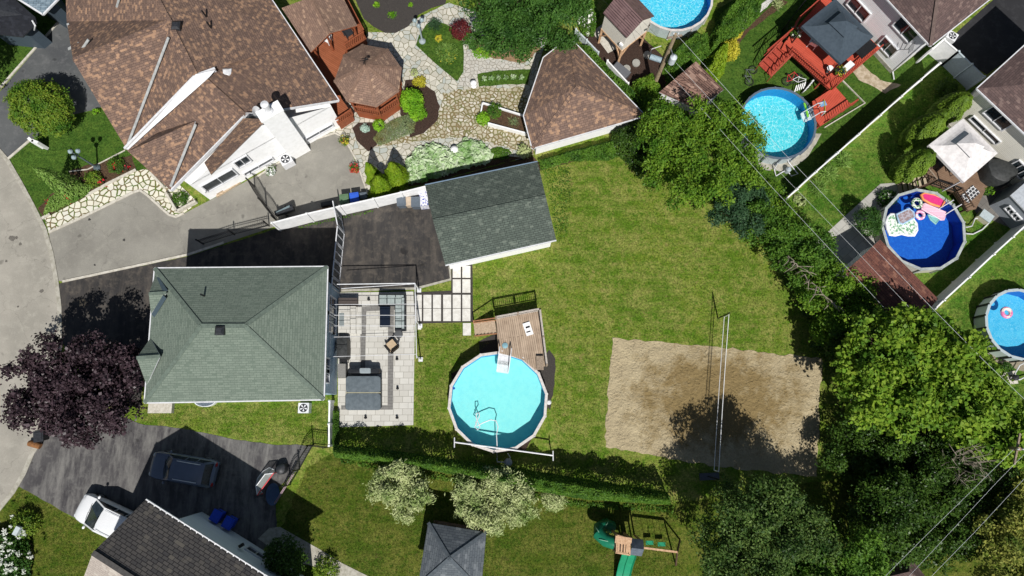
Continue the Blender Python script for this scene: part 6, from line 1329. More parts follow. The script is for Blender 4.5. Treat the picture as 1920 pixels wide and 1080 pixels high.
# ================================================================ cars
def car(name, label, px, py, heading, L_, W_, paint, kind='suv'):
    t = thing(name, label, 'car', (0, 0, 0)); hw = W_ / 2
    # body sections: x (front = +), half width, z bottom, z shoulder, z top centre
    xs = [.5, .49, .465, .42, .35, .22, .05, -.12, -.28, -.40, -.46, -.49, -.5]
    wd = [.5, .68, .83, .93, .98, 1, 1, 1, 1, .98, .93, .85, .74]; zt_ = [.62, .74, .86, .94, 1.0, 1.03, 1.02, 1.02, 1.04, 1.05, 1.0, .9, .8]
    m = MB(); rings = []
    for x, w_, z_ in zip(xs, wd, zt_):
        w_ *= hw; rings.append([(x * L_, -w_ * .94, .28), (x * L_, -w_, .5), (x * L_, -w_ * .99, z_ * .84), (x * L_, -w_ * .9, z_ * .96), (x * L_, -w_ * .5, z_ * 1.0), (x * L_, 0, z_ * 1.015), (x * L_, w_ * .5, z_ * 1.0), (x * L_, w_ * .9, z_ * .96), (x * L_, w_ * .99, z_ * .84), (x * L_, w_, .5), (x * L_, w_ * .94, .28)])
    for a, b in zip(rings[:-1], rings[1:]):
        for k in range(10): m.face([a[k], a[k + 1], b[k + 1], b[k]])
        m.face([a[10], a[0], b[0], b[10]])
    m.face(rings[0][::-1]); m.face(rings[-1]); body = m.build('body', paint, t, smooth=True)
    # greenhouse
    xb0, xt0, xt1, xb1 = (.235, .10, -.36, -.455) if kind == 'suv' else (.275, .06, -.43, -.485); zb2, zt2 = 1.0, 1.66; wb, wt = hw * .9, hw * (.73 if kind == 'suv' else .8)
    def gl(pts, nm, mt): m = MB(); m.face(pts); m.face([Vector(p) - Vector((0, 0, .015)) for p in pts[::-1]]); return m.build(nm, mt, t)
    fb = [(xb0 * L_, -wb * .88, zb2), (xb0 * L_ + .12, -wb * .4, zb2), (xb0 * L_ + .12, wb * .4, zb2), (xb0 * L_, wb * .88, zb2)]; ft = [(xt0 * L_, -wt * .9, zt2 - .07), (xt0 * L_ + .12, 0, zt2 - .04), (xt0 * L_, wt * .9, zt2 - .07)]
    gl(fb + ft[::-1], 'windscreen', GLASS)
    gl([(xb1 * L_, wb * .85, zb2), (xb1 * L_, -wb * .85, zb2), (xt1 * L_, -wt * .9, zt2 - .1), (xt1 * L_, wt * .9, zt2 - .1)], 'rear_window', GLASS)
    for s_ in (-1, 1):
        gl([(xb0 * L_ - .12, s_ * wb, zb2), (xb1 * L_ + .1, s_ * wb, zb2), (xt1 * L_ + .05, s_ * wt, zt2 - .12), (xt0 * L_ - .1, s_ * wt, zt2 - .1)][::s_], 'side_window', GLASS)
    m = MB()   # pillars
    for s_ in (-1, 1):
        m.beam((xb0 * L_, s_ * wb * .95, zb2 - .02), (xt0 * L_, s_ * wt * .98, zt2 - .06), .09, .05); m.beam((xb1 * L_, s_ * wb * .95, zb2 - .02), (xt1 * L_, s_ * wt * .98, zt2 - .08), .14, .07)
        for xx in (-.07, -.24): m.beam((xx * L_, s_ * wb * 1.005, zb2 - .02), (xx * L_, s_ * wt * 1.01, zt2 - .08), .07, .03)
        m.beam((xt0 * L_, s_ * wt * .98, zt2 - .05), (xt1 * L_, s_ * wt * .98, zt2 - .06), .09, .06)
    m.build('pillars', paint, t)
    m = MB(); rx = [xt0 + .012, xt0 - .02, -.05, -.2, xt1, xt1 - .025]; rz_ = [zt2 - .06, zt2 - .02, zt2 + .03, zt2 + .03, zt2 - .01, zt2 - .06]
    for (x0, z0), (x1, z1) in zip(list(zip(rx, rz_))[:-1], list(zip(rx, rz_))[1:]):
        for k in range(4): y0, y1 = wt * (-1 + k / 2), wt * (-1 + (k + 1) / 2); c0 = -.04 * (y0 / wt) ** 2; c1 = -.04 * (y1 / wt) ** 2; m.face([(x0 * L_, y0, z0 + c0), (x0 * L_, y1, z0 + c1), (x1 * L_, y1, z1 + c1), (x1 * L_, y0, z1 + c0)][::-1])
    m.build('roof', paint, t, smooth=True)
    for s_ in (-1, 1):
        m = MB(); m.tube([(.03 * L_, s_ * wt * .86, zt2 + .02), (.02 * L_, s_ * wt * .86, zt2 + .07), (-.3 * L_, s_ * wt * .86, zt2 + .07), (-.32 * L_, s_ * wt * .86, zt2 + .0)], .022, 6); m.build('roof_rail', WHITEM if kind == 'suv' else paint, t)
        m = MB(); m.blob((xb0 * L_ - .1, s_ * (hw + .07), 1.03), (.09, .12, .08), 10, 6); m.build('mirror', paint, t, smooth=True)
        m = MB(); m.blob((.46 * L_, s_ * hw * .66, .79), (.1, .15, .05), 10, 6); m.build('headlight', plain('lamp_glass', S(210, 216, 220), .1), t, smooth=True)
        m = MB(); m.blob((-.485 * L_, s_ * hw * .7, .85), (.07, .16, .12), 10, 6); m.build('tail_light', plain('tail_red', S(150, 20, 24), .3), t, smooth=True)
        for xx in (.31, -.3):
            m = MB(); m.tube([(xx * L_, s_ * (hw - .2), .34), (xx * L_, s_ * (hw + .005), .34)], .34, 20); w2 = m.build('wheel', plain('tyre', S(30, 30, 30)), t); m = MB(); m.tube([(xx * L_, s_ * (hw - .01), .34), (xx * L_, s_ * (hw + .012), .34)], .2, 12); m.build('rim', GREYM, w2)
    for xx in (.475, -.5): m = MB(); m.box((xx * L_, 0, .45), (.12, W_ * .72, .2)); m.build('bumper', DARKP, t)
    m = MB(); m.beam((xb0 * L_ + .13, -.5, 1.03), (xb0 * L_ + .06, .1, 1.06), .02, .02); m.beam((xb0 * L_ + .1, .1, 1.04), (xb0 * L_ + .0, .55, 1.09), .02, .02); m.build('wiper', BLACKM, t)
    t.location = drop(G(px, py, .85)); t.rotation_euler = (0, 0, heading); return t
CARB = plain('navy_car_paint', S(92, 101, 118), .2, S(88, 96, 112), 2, spec=.8); CARW = plain('white_car_paint', S(230, 231, 232), .25, S(226, 228, 229), 2, spec=.6)
def hd(a, b): p, q = G(*a, .8), G(*b, .8); return math.atan2(p.y - q.y, p.x - q.x)
car('parked_car', 'dark navy sport utility car parked on the shaded driveway', 342, 880, hd((281, 870), (402, 891)), 4.45, 1.85, CARB)
car('parked_car', 'white car parked half under the roof edge of the charcoal roofed house', 205, 974, hd((145, 945), (262, 1000)), 4.75, 1.9, CARW, 'van')

# ================================================================ utility poles and cables
def upole(label, base, top, h, cross=True, can=None, dirv=None):
    b, t_ = G(*base), G(*top, h); t = thing('utility_pole', label, 'utility pole', b); m = MB(); m.tube([b, t_], [.17, .12], 10); m.build('pole', plain('pole_wood', S(164, 146, 118), .9, S(130, 114, 92), 9), t)
    if cross: d = Vector(dirv); c = b.lerp(t_, .96); m = MB(); m.beam(c - d, c + d, .1, .12); m.build('crossarm', WOODG, t)
    if can: c = b.lerp(t_, .72); c = G(*can, c.z); m = MB(); m.lathe(c - up * .4, [(.2, 0), (.24, .05), (.24, .75), (.14, .85), (.05, .95)], 16); m.build('transformer', plain('transformer_grey', S(200, 208, 212), .5), t); m = MB(); m.tube([c + up * .3, b.lerp(t_, .8)], .03, 6); m.build('bracket', GREYM, t)
    for s_ in (-.15, .15): m = MB(); m.lathe(t_ + Vector((s_, 0, 0)), [(.05, 0), (.06, .08), (.03, .16)], 8); m.build('insulator', WHITEM, t)
    return t, t_
_, T1_ = upole('tall wooden utility pole with a pale transformer can beside the brown plank shed', (1222, 170), (1267, 64), 7.2, True, (1261, 112), (.5, .1, 0)); _, T2_ = upole('dark utility pole with crossarm rising out of the trees at the right edge', (1800, 833), (1912, 842), 7.0, True, None, (.3, .9, 0))
def cable(label, pts, r=.018, mat_=None, group='overhead cables'): m = MB(); m.tube([G(*p) for p in pts], r * .62, 5); tag(m.build('cable', mat_ or plain('pale_cable', S(210, 214, 214), .4), smooth=True), label, 'cable', group)
cable('longest overhead cable from the transformer pole past the deep blue pool to the right edge', [(1268, 64, 7.3), (1360, 165, 7.0), (1470, 287, 6.8), (1620, 445, 6.6), (1750, 580, 6.6), (1850, 681, 6.7), (1975, 800, 7)], .014)
cable('lower overhead cable crossing the end of the white fence and the red brown shed', [(1247, 130, 5.2), (1312, 200, 5.1), (1440, 343, 5.0), (1550, 461, 4.9), (1658, 577, 4.9)], .013)
cable('middle overhead cable between the long one and the lower one', [(1268, 118, 5.6), (1328, 183, 5.6), (1388, 248, 5.6), (1470, 331, 5.6), (1600, 465, 5.6), (1718, 590, 5.6)], .011)
cable('overhead cable at the lower right running from the dark pole, upper left one', [(1900, 843, 7), (1820, 922, 6.8), (1740, 1000, 6.7), (1655, 1085, 6.7)], .015); cable('overhead cable at the lower right, middle one of three', [(1922, 850, 7), (1870, 903, 6.5), (1800, 978, 6.3), (1700, 1085, 6.3)], .014); cable('overhead cable at the lower right, outermost one', [(1990, 838, 7), (1920, 898, 6.8), (1830, 995, 6.7), (1742, 1085, 6.7)], .015)
cable('thin cable running from the pole across the playhouse roof', [(1255, 118, 5.2), (1210, 75, 5.4), (1160, 28, 5.6), (1120, -10, 5.8)], .014, BLACKM); cable('second thin cable across the playhouse roof', [(1262, 100, 5.8), (1225, 60, 5.9), (1170, 5, 6.1), (1160, -10, 6.2)], .012, BLACKM)
# ================================================================ lamps in gardens, misc
def street_lamp(label, base, top, h, heads, mat_):
    b, t_ = G(*base), G(*top, h); t_.x, t_.y = b.x, b.y; t = thing('garden_lamp', label, 'garden lamp', b); m = MB(); m.lathe(b, [(.26, 0), (.26, .12), (.12, .3), (.07, .5), (.05, h - .3), (.05, h)], 12); m.build('pole', mat_, t)
    for k in range(heads):
        a = 2 * math.pi * k / heads + .6; e = b + Vector((math.cos(a) * .3, math.sin(a) * .3, h + .02)); m = MB(); m.tube([b + up * (h - .12), e - up * .05], .025, 6); m.build('arm', mat_, t); m = MB(); m.lathe(e, [(.05, 0), (.14, .1), (.17, .22), (.1, .34), (.02, .4)], 12); m.build('lamp_globe', plain('lamp_glass_grey', S(150, 168, 172), .2), t)
street_lamp('grey three headed lamp post beside the flower bed of the front lawn', (183, 315), (150, 295), 2.6, 3, plain('lamp_dark', S(90, 104, 110), .4)); street_lamp('pale three headed lamp post on the island lawn near the octagonal gazebo', (792, 78), (790, 45), 2.4, 3, plain('lamp_pale', S(160, 172, 176), .4))
c = G(60, 262, 1.2); t = thing('brick_pillar', 'white angled marker post below the round bush', 'post', drop(c)); m = MB(); m.box((c.x - .12, c.y, .6), (.5, .2, 1.2), R(-40)); m.build('body', WHITE, t); m = MB(); m.box((c.x + .2, c.y - .12, .6), (.5, .2, 1.2), R(-20)); m.build('side', WHITE, t)
c = G(35, 995, 1.2); t = thing('mail_box', 'grey letter box post among the white hydrangeas', 'letter box', drop(G(28, 1008))); m = MB(); m.beam(G(27, 1008), G(30, 1000, 1.1), .12, .12); m.build('post', WHITE, t); m = MB(); m.box(G(33, 995, 1.2), (.3, .55, .3), -.4); m.build('box', plain('pale_grey_box', S(190, 200, 202), .5), t)
for i, (x, y, s_, l) in enumerate(((888, 157, .3, 'white stone ball at the end of the hosta strip'), (852, 281, .34, 'white stone lantern standing in the hosta bed'))): c = G(x, y, .4); m = MB(); m.lathe(drop(c), [(.2, 0), (.2, .06), (.1, .12), (.1, .3), (s_ * .7, .4), (s_ * .8, .55), (s_ * .4, .7), (.02, .75)], 14); tag(m.build('garden_ornament', WHITE, smooth=True), l, 'ornament')
# raised bed by the garage
t = thing('raised_bed', 'raised garden bed with white timber edges beside the brown roofed garage', 'raised bed', G(945, 225)); 
for a, b in (((905, 195), (982, 219)), ((915, 233), (987, 252)), ((905, 195), (902, 212))): m = MB(); m.beam(G(*a, .25), G(*b, .25), .1, .5); m.build('edge_board', WHITE, t)
m = MB(); P_ = GP([(907, 198), (980, 221), (984, 250), (915, 230), (904, 212)]); m.prism([(p.x, p.y) for p in P_], 0, .3); m.build('soil', SOIL, t)
t = thing('raised_planter', 'white framed planter box at the lower corner of the brown roofed house', 'planter', G(335, 395)); 
for a, b in (((312, 362), (333, 397)), ((333, 397), (368, 378)), ((283, 325), (308, 352))): m = MB(); m.beam(G(*a, .2), G(*b, .2), .16, .4); m.build('edge_board', CONC, t)
for i, (x, y) in enumerate(((1214, 102), (1193, 117), (1175, 128))): c = G(x, y, .2); m = MB(); m.lathe(drop(c), [(.3, 0), (.32, .12), (.3, .2), (.02, .21)], 12); tag(m.build('round_stool', plain('grey_disc', S(160, 158, 150), .8)), ['round pale stepping stump nearest the utility pole', 'round pale stepping stump in the middle of three by the playhouse', 'round pale stepping stump farthest from the utility pole'][i], 'stump', 'round stumps by the playhouse')
c = G(1165, 132, .5); t = thing('bench_box', 'dark grey long box standing in the work yard below the playhouse', 'box', drop(c)); m = MB(); m.box((c.x, c.y, .3), (1.3, .6, .5), R(-42)); m.build('body', plain('slate_box', S(84, 86, 90), .7), t); m = MB(); m.box((c.x, c.y, .58), (1.36, .66, .05), R(-42)); m.build('lid', plain('slate_lid', S(100, 102, 106), .7), t)
c = G(1235, 108, .5); t = thing('filter_unit', 'pale filter tank lying beside the utility pole', 'pump', drop(c)); m = MB(); m.tube([G(1219, 106, .3), G(1240, 113, .3)], .22, 12); m.build('tank', plain('filter_pale', S(150, 170, 180), .5), t); m = MB(); m.tube([G(1219, 103, .4), G(1222, 92, .5), G(1240, 86, .8)], .03, 6); m.build('hose', WHITEM, t)
panel_fence('low_white_wall', 'pale boarded wall panel between the garage roof and the playhouse', [(1080, 55), (1100, 75), (1122, 98)], .9, plain('pale_board', S(196, 206, 208), .6)); panel_fence('low_white_wall', 'low white wall half hidden by bushes along the garage side', [(1139, 114), (1178, 156)], .8, WHITE)
iron_fence('iron_fence', 'tall black mesh fence behind the red deck at the top edge', [G(1462, 92), G(1466, 58), G(1500, 15), G(1520, -10)], 1.2)
deckchair(1818, 716, .0, R(30), 'white chair half hidden under the maple tree at the right', WHITE)
for i, (x, y, l) in enumerate(((1577, 108, 'black bar table with chairs under the dark canopy edge'),)):
    c = G(1613, 100, 1.32); t = thing('patio_table', 'black dining table under the right corner of the dark canopy', 'table', c); m = MB(); m.box(c + up * .72, (1.6, .9, .05), R(40)); m.build('table_top', BLACKM, t)
    for sx in (-.6, .6): m = MB(); m.box(c + Vector((sx * .77, sx * .64, .35)), (.08, .08, .7)); m.build('leg', BLACKM, t)

c = G(1478, 318, .4); t = thing('pool_pump', 'small pump with white looped hoses below the grey rimmed pool', 'pump', drop(c)); m = MB(); m.lathe(drop(c), [(.18, 0), (.2, .1), (.2, .5), (.1, .62)], 12); m.build('tank', plain('filter_grey', S(0, 0, 0)), t); m = MB(); m.tube([drop(c, .4), G(1468, 322, .1), G(1455, 330, .1), G(1452, 318, .2), G(1458, 306, .8)], .045, 7); m.tube([drop(c, .2), G(1484, 330, .1), G(1496, 326, .1), G(1480, 306, .1), G(1476, 298, .8)], .045, 7); m.build('hose', WHITEM, t, smooth=True)
A_, B_ = G(1502, 176, .15), G(1522, 152, .5); t = thing('step_ladder', 'black step ladder lying in the shade between red deck and grey rimmed pool', 'ladder', drop(A_)); s_ = Vector((.45, .35, 0))
for q in (0, 1): m = MB(); m.beam(A_ + s_ * q, B_ + s_ * q, .06, .06); m.build('side_rail', BLACKM, t)
for k in range(6): p = A_.lerp(B_, (k + .5) / 6); m = MB(); m.beam(p, p + s_, .07, .03); m.build('rung', WHITEM, t)
c = G(1500, 165, .5); t = thing('folding_chair', 'folded pale slatted chair by the ladder beside the grey rimmed pool', 'chair', drop(c))
for k in range(5): m = MB(); m.beam(G(1490 + k * 4, 172 - k * 1.5, .35), G(1494 + k * 4, 160 - k * 1.5, .45), .07, .03); m.build('slat', WHITE, t)
# ================================================================ trees
def rblobs(outline, z, r, rz, step=None, jit=.25, shrink=13):
    _c = (sum(p[0] for p in outline) / len(outline), sum(p[1] for p in outline) / len(outline)); outline = [(p[0] + (_c[0] - p[0]) / max(1, math.dist(p, _c)) * shrink, p[1] + (_c[1] - p[1]) / max(1, math.dist(p, _c)) * shrink) for p in outline]
    """fill an outline (photo px at height z) with blobs"""
    xs = [p[0] for p in outline]; ys = [p[1] for p in outline]; step = step or r * 26; out = []; y = min(ys) + step * .5
    row = 0
    while y < max(ys):
        x = min(xs) + step * (.5 if row % 2 else .9)
        while x < max(xs):
            ins = False
            for i in range(len(outline)):
                a, b = outline[i], outline[(i + 1) % len(outline)]
                if (a[1] > y) != (b[1] > y) and x < (b[0] - a[0]) * (y - a[1]) / (b[1] - a[1] + 1e-9) + a[0]: ins = not ins
            if ins: out.append((x + random.uniform(-1, 1) * step * jit, y + random.uniform(-1, 1) * step * jit, z + random.uniform(-.5, .5), r * random.uniform(.8, 1.2), rz * random.uniform(.8, 1.2)))
            x += step
        y += step * .85; row += 1
    return out
tree('maple_tree', 'dark purple leaved maple tree over the kerb left of the green roofed house', rblobs([(105, 640), (150, 640), (215, 650), (262, 700), (262, 760), (215, 800), (180, 825), (130, 810), (60, 790), (25, 760), (30, 700), (75, 680)], 3.6, 1.25, 1.5, 36, shrink=14), 1000, 32, .22, .17, L_PUR, .25, .8, inner=.55)
tree('round_tree', 'round clipped bright green tree on the front lawn of the brown roofed house', [(78, 203, 1.9, 1.95, 1.5), (62, 190, 1.8, 1.4, 1.3), (98, 215, 1.8, 1.4, 1.3)], 700, 34, .14, .13, L_BUSH, .12, .6, inner=.85)
tree('ash_tree', 'broad deep green tree at the top edge between garden path and garage', rblobs([(850, -30), (852, 5), (885, 20), (915, 55), (935, 105), (985, 125), (1010, 100), (1050, 75), (1085, 50), (1110, -20)], 3.8, 1.3, 1.5, 38), 1500, 30, .24, .17, L_OAK, .25, .5)
tree('maple_tree', 'broad bright green tree north of the sand court beside the grey rimmed pool', rblobs([(1215, 235), (1260, 205), (1330, 200), (1395, 215), (1425, 280), (1405, 345), (1360, 372), (1290, 375), (1225, 345), (1205, 290)], 3.4, 1.25, 1.4, 38), 1500, 30, .22, .16, L_BRI, .22, .6)
tree('spruce_tree', 'dark bluish green bush between the bright tree and the long hedge', rblobs([(1330, 365), (1400, 345), (1435, 375), (1430, 430), (1385, 440), (1335, 410)], 2.3, .95, 1.1, 30), 520, 30, .18, .14, L_BLU, .14, .55)
tree('maple_tree', 'large bright maple with star shaped leaf clumps right of the sand court', rblobs([(1600, 625), (1680, 600), (1760, 615), (1840, 640), (1850, 700), (1830, 770), (1760, 790), (1700, 800), (1620, 790), (1575, 740), (1590, 680)], 4.6, 1.3, 1.5, 40), 1700, 22, .26, .24, L_MAP, .3, .75, lv=.4, inner=.5)
tree('maple_tree', 'maple tree at the right edge below the light blue pool', rblobs([(1790, 720), (1850, 700), (1895, 740), (1925, 790), (1960, 830), (1880, 850), (1800, 830), (1755, 800)], 4.2, 1.2, 1.4, 38), 900, 22, .26, .23, L_MAP, .25, .75, lv=.4, inner=.5)
tree('willow_tree', 'pale variegated willow, left one above the slate pavilion', rblobs([(700, 885), (750, 865), (800, 880), (828, 920), (805, 955), (760, 965), (705, 945), (690, 915)], 1.8, .75, .8, 24), 620, 22, .17, .2, L_VAR, .1, .28, base=(G(757, 912, 1.5).x, G(757, 912, 1.5).y, 0), up=.5)
tree('willow_tree', 'pale variegated willow, right one above the slate pavilion', rblobs([(845, 900), (900, 880), (960, 890), (1010, 920), (1000, 965), (950, 990), (890, 985), (850, 945)], 1.8, .8, .85, 26), 760, 22, .17, .2, L_VAR, .1, .28, up=.5)
shrub('willow_shrub', 'small round variegated shrub right of the two pale willows', 1038, 935, .8, 1.1, L_VAR, 1500, .16, aspect=.28)
tree('linden_tree', 'dark tree with pale leaf tips at the lower edge of the sand court', rblobs([(1295, 1010), (1330, 945), (1378, 908), (1415, 893), (1462, 908), (1512, 945), (1550, 1010), (1510, 1100), (1400, 1110), (1300, 1100)], 5.2, 1.3, 1.6, 40), 1700, 26, .25, .17, L_PALE, .25, .5)
tree('ash_tree', 'dark green tree beyond the lower right corner of the sand court', rblobs([(1600, 935), (1640, 900), (1700, 890), (1760, 930), (1750, 1000), (1700, 1040), (1630, 1040), (1600, 1000)], 3.0, 1.2, 1.4, 40), 1300, 26, .25, .17, L_DK, .22, .55)
tree('ash_tree', 'shaded green tree at the bottom edge left of the small brown hip roof', rblobs([(1510, 1010), (1600, 1010), (1650, 1050), (1640, 1120), (1520, 1120), (1480, 1070)], 4.6, 1.2, 1.5, 40), 900, 26, .25, .17, L_HED, .22, .55)
tree('ash_tree', 'dark green tree below the big maple near the dead branches', rblobs([(1700, 820), (1760, 830), (1830, 850), (1850, 900), (1790, 940), (1720, 910), (1690, 860)], 3.2, 1.1, 1.2, 38), 620, 26, .25, .16, L_DK, .18, .55)
tree('yellow_tree', 'yellowish green tree in the bottom right corner', rblobs([(1850, 940), (1910, 905), (1990, 920), (1990, 1100), (1850, 1110), (1820, 1050), (1840, 990)], 3.6, 1.1, 1.3, 36), 1000, 26, .24, .18, L_YG, .2, .6)
tree('young_tree', 'dark shaded tree right of the curved path beside the pale sided house', [(532, 1040, 2.0, 1.1, 1.2), (545, 1055, 1.8, .9, 1.0)], 170, 26, .2, .15, L_DK, .1, .6)
shrub('leafy_shrub', 'bright leafy shrub on the bottom edge next to the curved path', 612, 1070, .8, 1.0, L_BUSH, 1100, .13)
# dead branches
def dead(label, px, py, h, r, n_=16):
    c = G(px, py, h * .6); t = thing('dead_tree', label, 'dead tree', drop(c)); m = MB(); m.tube([drop(c), drop(c, h * .5)], [.12, .08], 7); m.build('trunk', plain('grey_bark', S(150, 140, 124), .9), t); m = MB()
    for k in range(n_):
        a = random.uniform(0, 6.28); e = drop(c, h * random.uniform(.75, 1.05)) + Vector((math.cos(a), math.sin(a), 0)) * r * random.uniform(.5, 1); s_ = drop(c, h * .5); mid = s_.lerp(e, .5) + Vector((random.uniform(-.3, .3), random.uniform(-.3, .3), .2)); m.tube([s_, mid, e], [.05, .035, .012], 5)
        for _ in range(3): f = mid.lerp(e, random.uniform(.2, .9)); m.tube([f, f + Vector((random.uniform(-.6, .6), random.uniform(-.6, .6), random.uniform(0, .3)))], [.02, .006], 4)
    m.build('branches', plain('grey_bark', S(0, 0, 0)), t)
dead('bare grey branched dead tree below the big bright maple', 1788, 868, 6.0, 1.7, 26); 
m = MB(); random.seed(5)
t = thing('dead_branches', 'line of bare grey dead branches lying across the long diagonal hedge', 'dead branches', G(1530, 530, 0)); 
for k in range(22):
    s0 = random.random(); a = G(1478 + 85 * s0, 480 + 95 * s0, 3.4); e = a + Vector((random.uniform(-1, 1), random.uniform(-1.1, .3), random.uniform(-.1, .4))); m.tube([drop(a, 1.8), a, a.lerp(e, .5) + Vector((.1, 0, .1)), e], [.05, .04, .03, .01], 5)
m.build('branches', plain('grey_bark', S(0, 0, 0)), t)
# ================================================================ hedges
def hrow(name, label, outline, z, r, rz, step, mat_, ncl, leaf=.15, cat='hedge', per=26, cr=.2):
    return tree(name, label, rblobs(outline, z, r, rz, step, shrink=0), ncl, per, cr, leaf, mat_, .1, .6, cat=cat)
hrow('hedge', 'upper stretch of the long diagonal hedge behind the pale paved side path', [(1400, 380), (1450, 370), (1530, 450), (1560, 500), (1500, 520), (1440, 480), (1400, 430)], 1.8, .9, 1.1, 28, L_HED, 1000)
hrow('hedge', 'middle stretch of the long diagonal hedge beside the reddish shed', [(1500, 520), (1560, 495), (1620, 560), (1650, 620), (1600, 650), (1530, 600), (1490, 550)], 1.8, .95, 1.2, 30, L_BRI, 1000)
hrow('hedge', 'dark lower stretch of the diagonal hedge under the big maple', [(1540, 600), (1600, 640), (1640, 600), (1700, 640), (1640, 720), (1590, 720), (1545, 660)], 1.8, 1.0, 1.3, 34, L_DK, 760)
hrow('shrub_bank', 'dark bank of shrubs below the corner of the sand court', [(1560, 760), (1620, 800), (1700, 810), (1700, 880), (1620, 890), (1560, 870), (1580, 820)], 1.6, 1.0, 1.2, 34, L_DK, 620, cat='shrubs')
hrow('shrub_bank', 'dark shrubs along the bottom right under the overhead cables', [(1700, 900), (1800, 900), (1870, 870), (1880, 910), (1800, 1020), (1740, 1060), (1700, 990)], 1.8, 1.0, 1.2, 34, L_DK, 760, cat='shrubs')
hrow('shrub_bank', 'green shrubs along the cedar yard fence corner and hedge top', [(1430, 340), (1470, 390), (1500, 430), (1470, 450), (1420, 400), (1410, 350)], 1.4, .7, .9, 24, L_BRI, 420, cat='shrubs')
mass('hedge', 'long clipped hedge dividing the middle lawn from the lower lawn', [(622, 836), (700, 842), (820, 858), (950, 876), (1100, 900), (1255, 925), (1262, 948), (1100, 938), (950, 912), (820, 885), (700, 868), (624, 858)], 3.1, 44000, .12, L_HED, zt=1.5)
mass('hedge', 'narrow hedge strip along the wall corner of the patio', [(622, 770), (632, 770), (634, 836), (620, 838)], 1.3, 2600, .1, L_HED, zt=.8, stems=False)
mass('ivy_bank', 'ivy covered bank along the fence behind the grey roofed shed', [(1010, 300), (1060, 285), (1150, 262), (1165, 290), (1140, 300), (1070, 300), (1015, 318)], 1.3, 6000, .14, L_HED, cat='ivy', zt=.5)
mass('hedge', 'shrubs crowding the lower right corner of the brown roofed garage', [(1150, 240), (1200, 225), (1230, 255), (1230, 300), (1205, 330), (1180, 300), (1150, 275)], 2.2, 7000, .15, L_DK, zt=1.3)
mass('hedge', 'leafy bushes along the right side of the brown roofed garage', [(1085, 75), (1110, 85), (1150, 130), (1200, 175), (1225, 215), (1205, 215), (1160, 170), (1110, 115)], 1.6, 7000, .14, L_HED, zt=1.0)
mass('hedge', 'bushes around the foot of the utility pole', [(1190, 145), (1225, 130), (1245, 165), (1235, 215), (1205, 215), (1185, 175)], 1.8, 4200, .15, L_BRI, zt=1.2)
mass('hedge', 'cedar bushes between the utility pole and the bright blue pool', [(1262, 90), (1300, 60), (1330, 62), (1335, 95), (1290, 120), (1262, 150), (1245, 125)], 2.2, 7500, .15, L_HED, zt=1.4)
mass('hedge', 'tall cedar hedge at the top edge beside the strip of white stones', [(1335, 60), (1355, 20), (1400, -30), (1440, -30), (1430, 20), (1385, 60), (1345, 90), (1330, 100)], 2.4, 12000, .14, L_HED, zt=1.5)
mass('hedge', 'bright cedar hedge running down beside the plank roofed shed', [(1330, 100), (1360, 70), (1370, 90), (1362, 130), (1345, 148), (1322, 130)], 2.0, 6500, .13, L_CED, zt=1.3)
shrub('yellow_shrub', 'golden yellow shrub beside the bright cedar hedge', 1369, 90, .75, 1.7, L_YEL, 1800, .13, zc=1.1); shrub('yellow_shrub', 'small yellow green shrub at the end of the white stone strip', 1382, 62, .4, .6, L_YEL, 500, .1)
mass('shrub_bank', 'flowering bushes with white blossom beside the playhouse', [(1080, 20), (1110, -10), (1125, 20), (1115, 60), (1095, 60)], 1.6, 2400, .16, L_HED, cat='shrubs', zt=1.0)
mass('blossom', 'white flower heads scattered on the bushes beside the playhouse', [(1085, 30), (1112, -5), (1120, 30), (1105, 60)], 1.9, 240, .2, L_WHT, cat='flowers', zt=1.3)
mass('shrub_bank', 'low bushes around the small plank roofed shed', [(1238, 178), (1300, 205), (1300, 225), (1240, 215), (1225, 195)], 1.3, 3800, .15, L_HED, cat='shrubs', zt=.8)
# weeds by the shed
mass('weeds', 'rough weeds along the right side of the grey roofed shed', [(1020, 310), (1065, 300), (1075, 360), (1062, 440), (1045, 455), (1035, 400)], .12, 1100, .1, L_HED, cat='weeds', kind='stuff')
mass('weeds', 'thin line of weeds at the foot of the white panel fence', [(560, 425), (640, 406), (700, 394), (700, 398), (640, 411), (560, 430)], .15, 500, .1, L_HED, cat='weeds', kind='stuff')
# ================================================================ cedars
for i, (x, y, l) in enumerate(((1716, 307, 'oval cedar nearest the deck stairs in the row by the white canopy'), (1735, 243, 'middle oval cedar of the row by the white canopy'), (1783, 203, 'oval cedar nearest the wall of the beige sided house'))):
    shrub('cedar_shrub', l, x, y, .92, 4.2, L_CED2, 11000, .13, 'oval cedars by the white canopy', style='oval', zc=2.3)
shrub('cedar_shrub', 'small slim cedar between the middle oval cedar and the house wall', 1752, 226, .6, 3.4, L_CED2, 5000, .12, style='oval', zc=2.0)
for i, (x, y, l, h, r) in enumerate(((698, 326, 'left slender cedar of the three at the driveway corner', 3.4, .62), (741, 325, 'right wide cedar of the three at the driveway corner', 3.3, .95), (714, 345, 'front wide cedar of the three at the driveway corner', 2.8, 1.05))):
    shrub('cedar_shrub', l, x, y, r, h, L_CED, 9000, .11, 'cedars at the driveway corner', style='cone', zc=1.2)
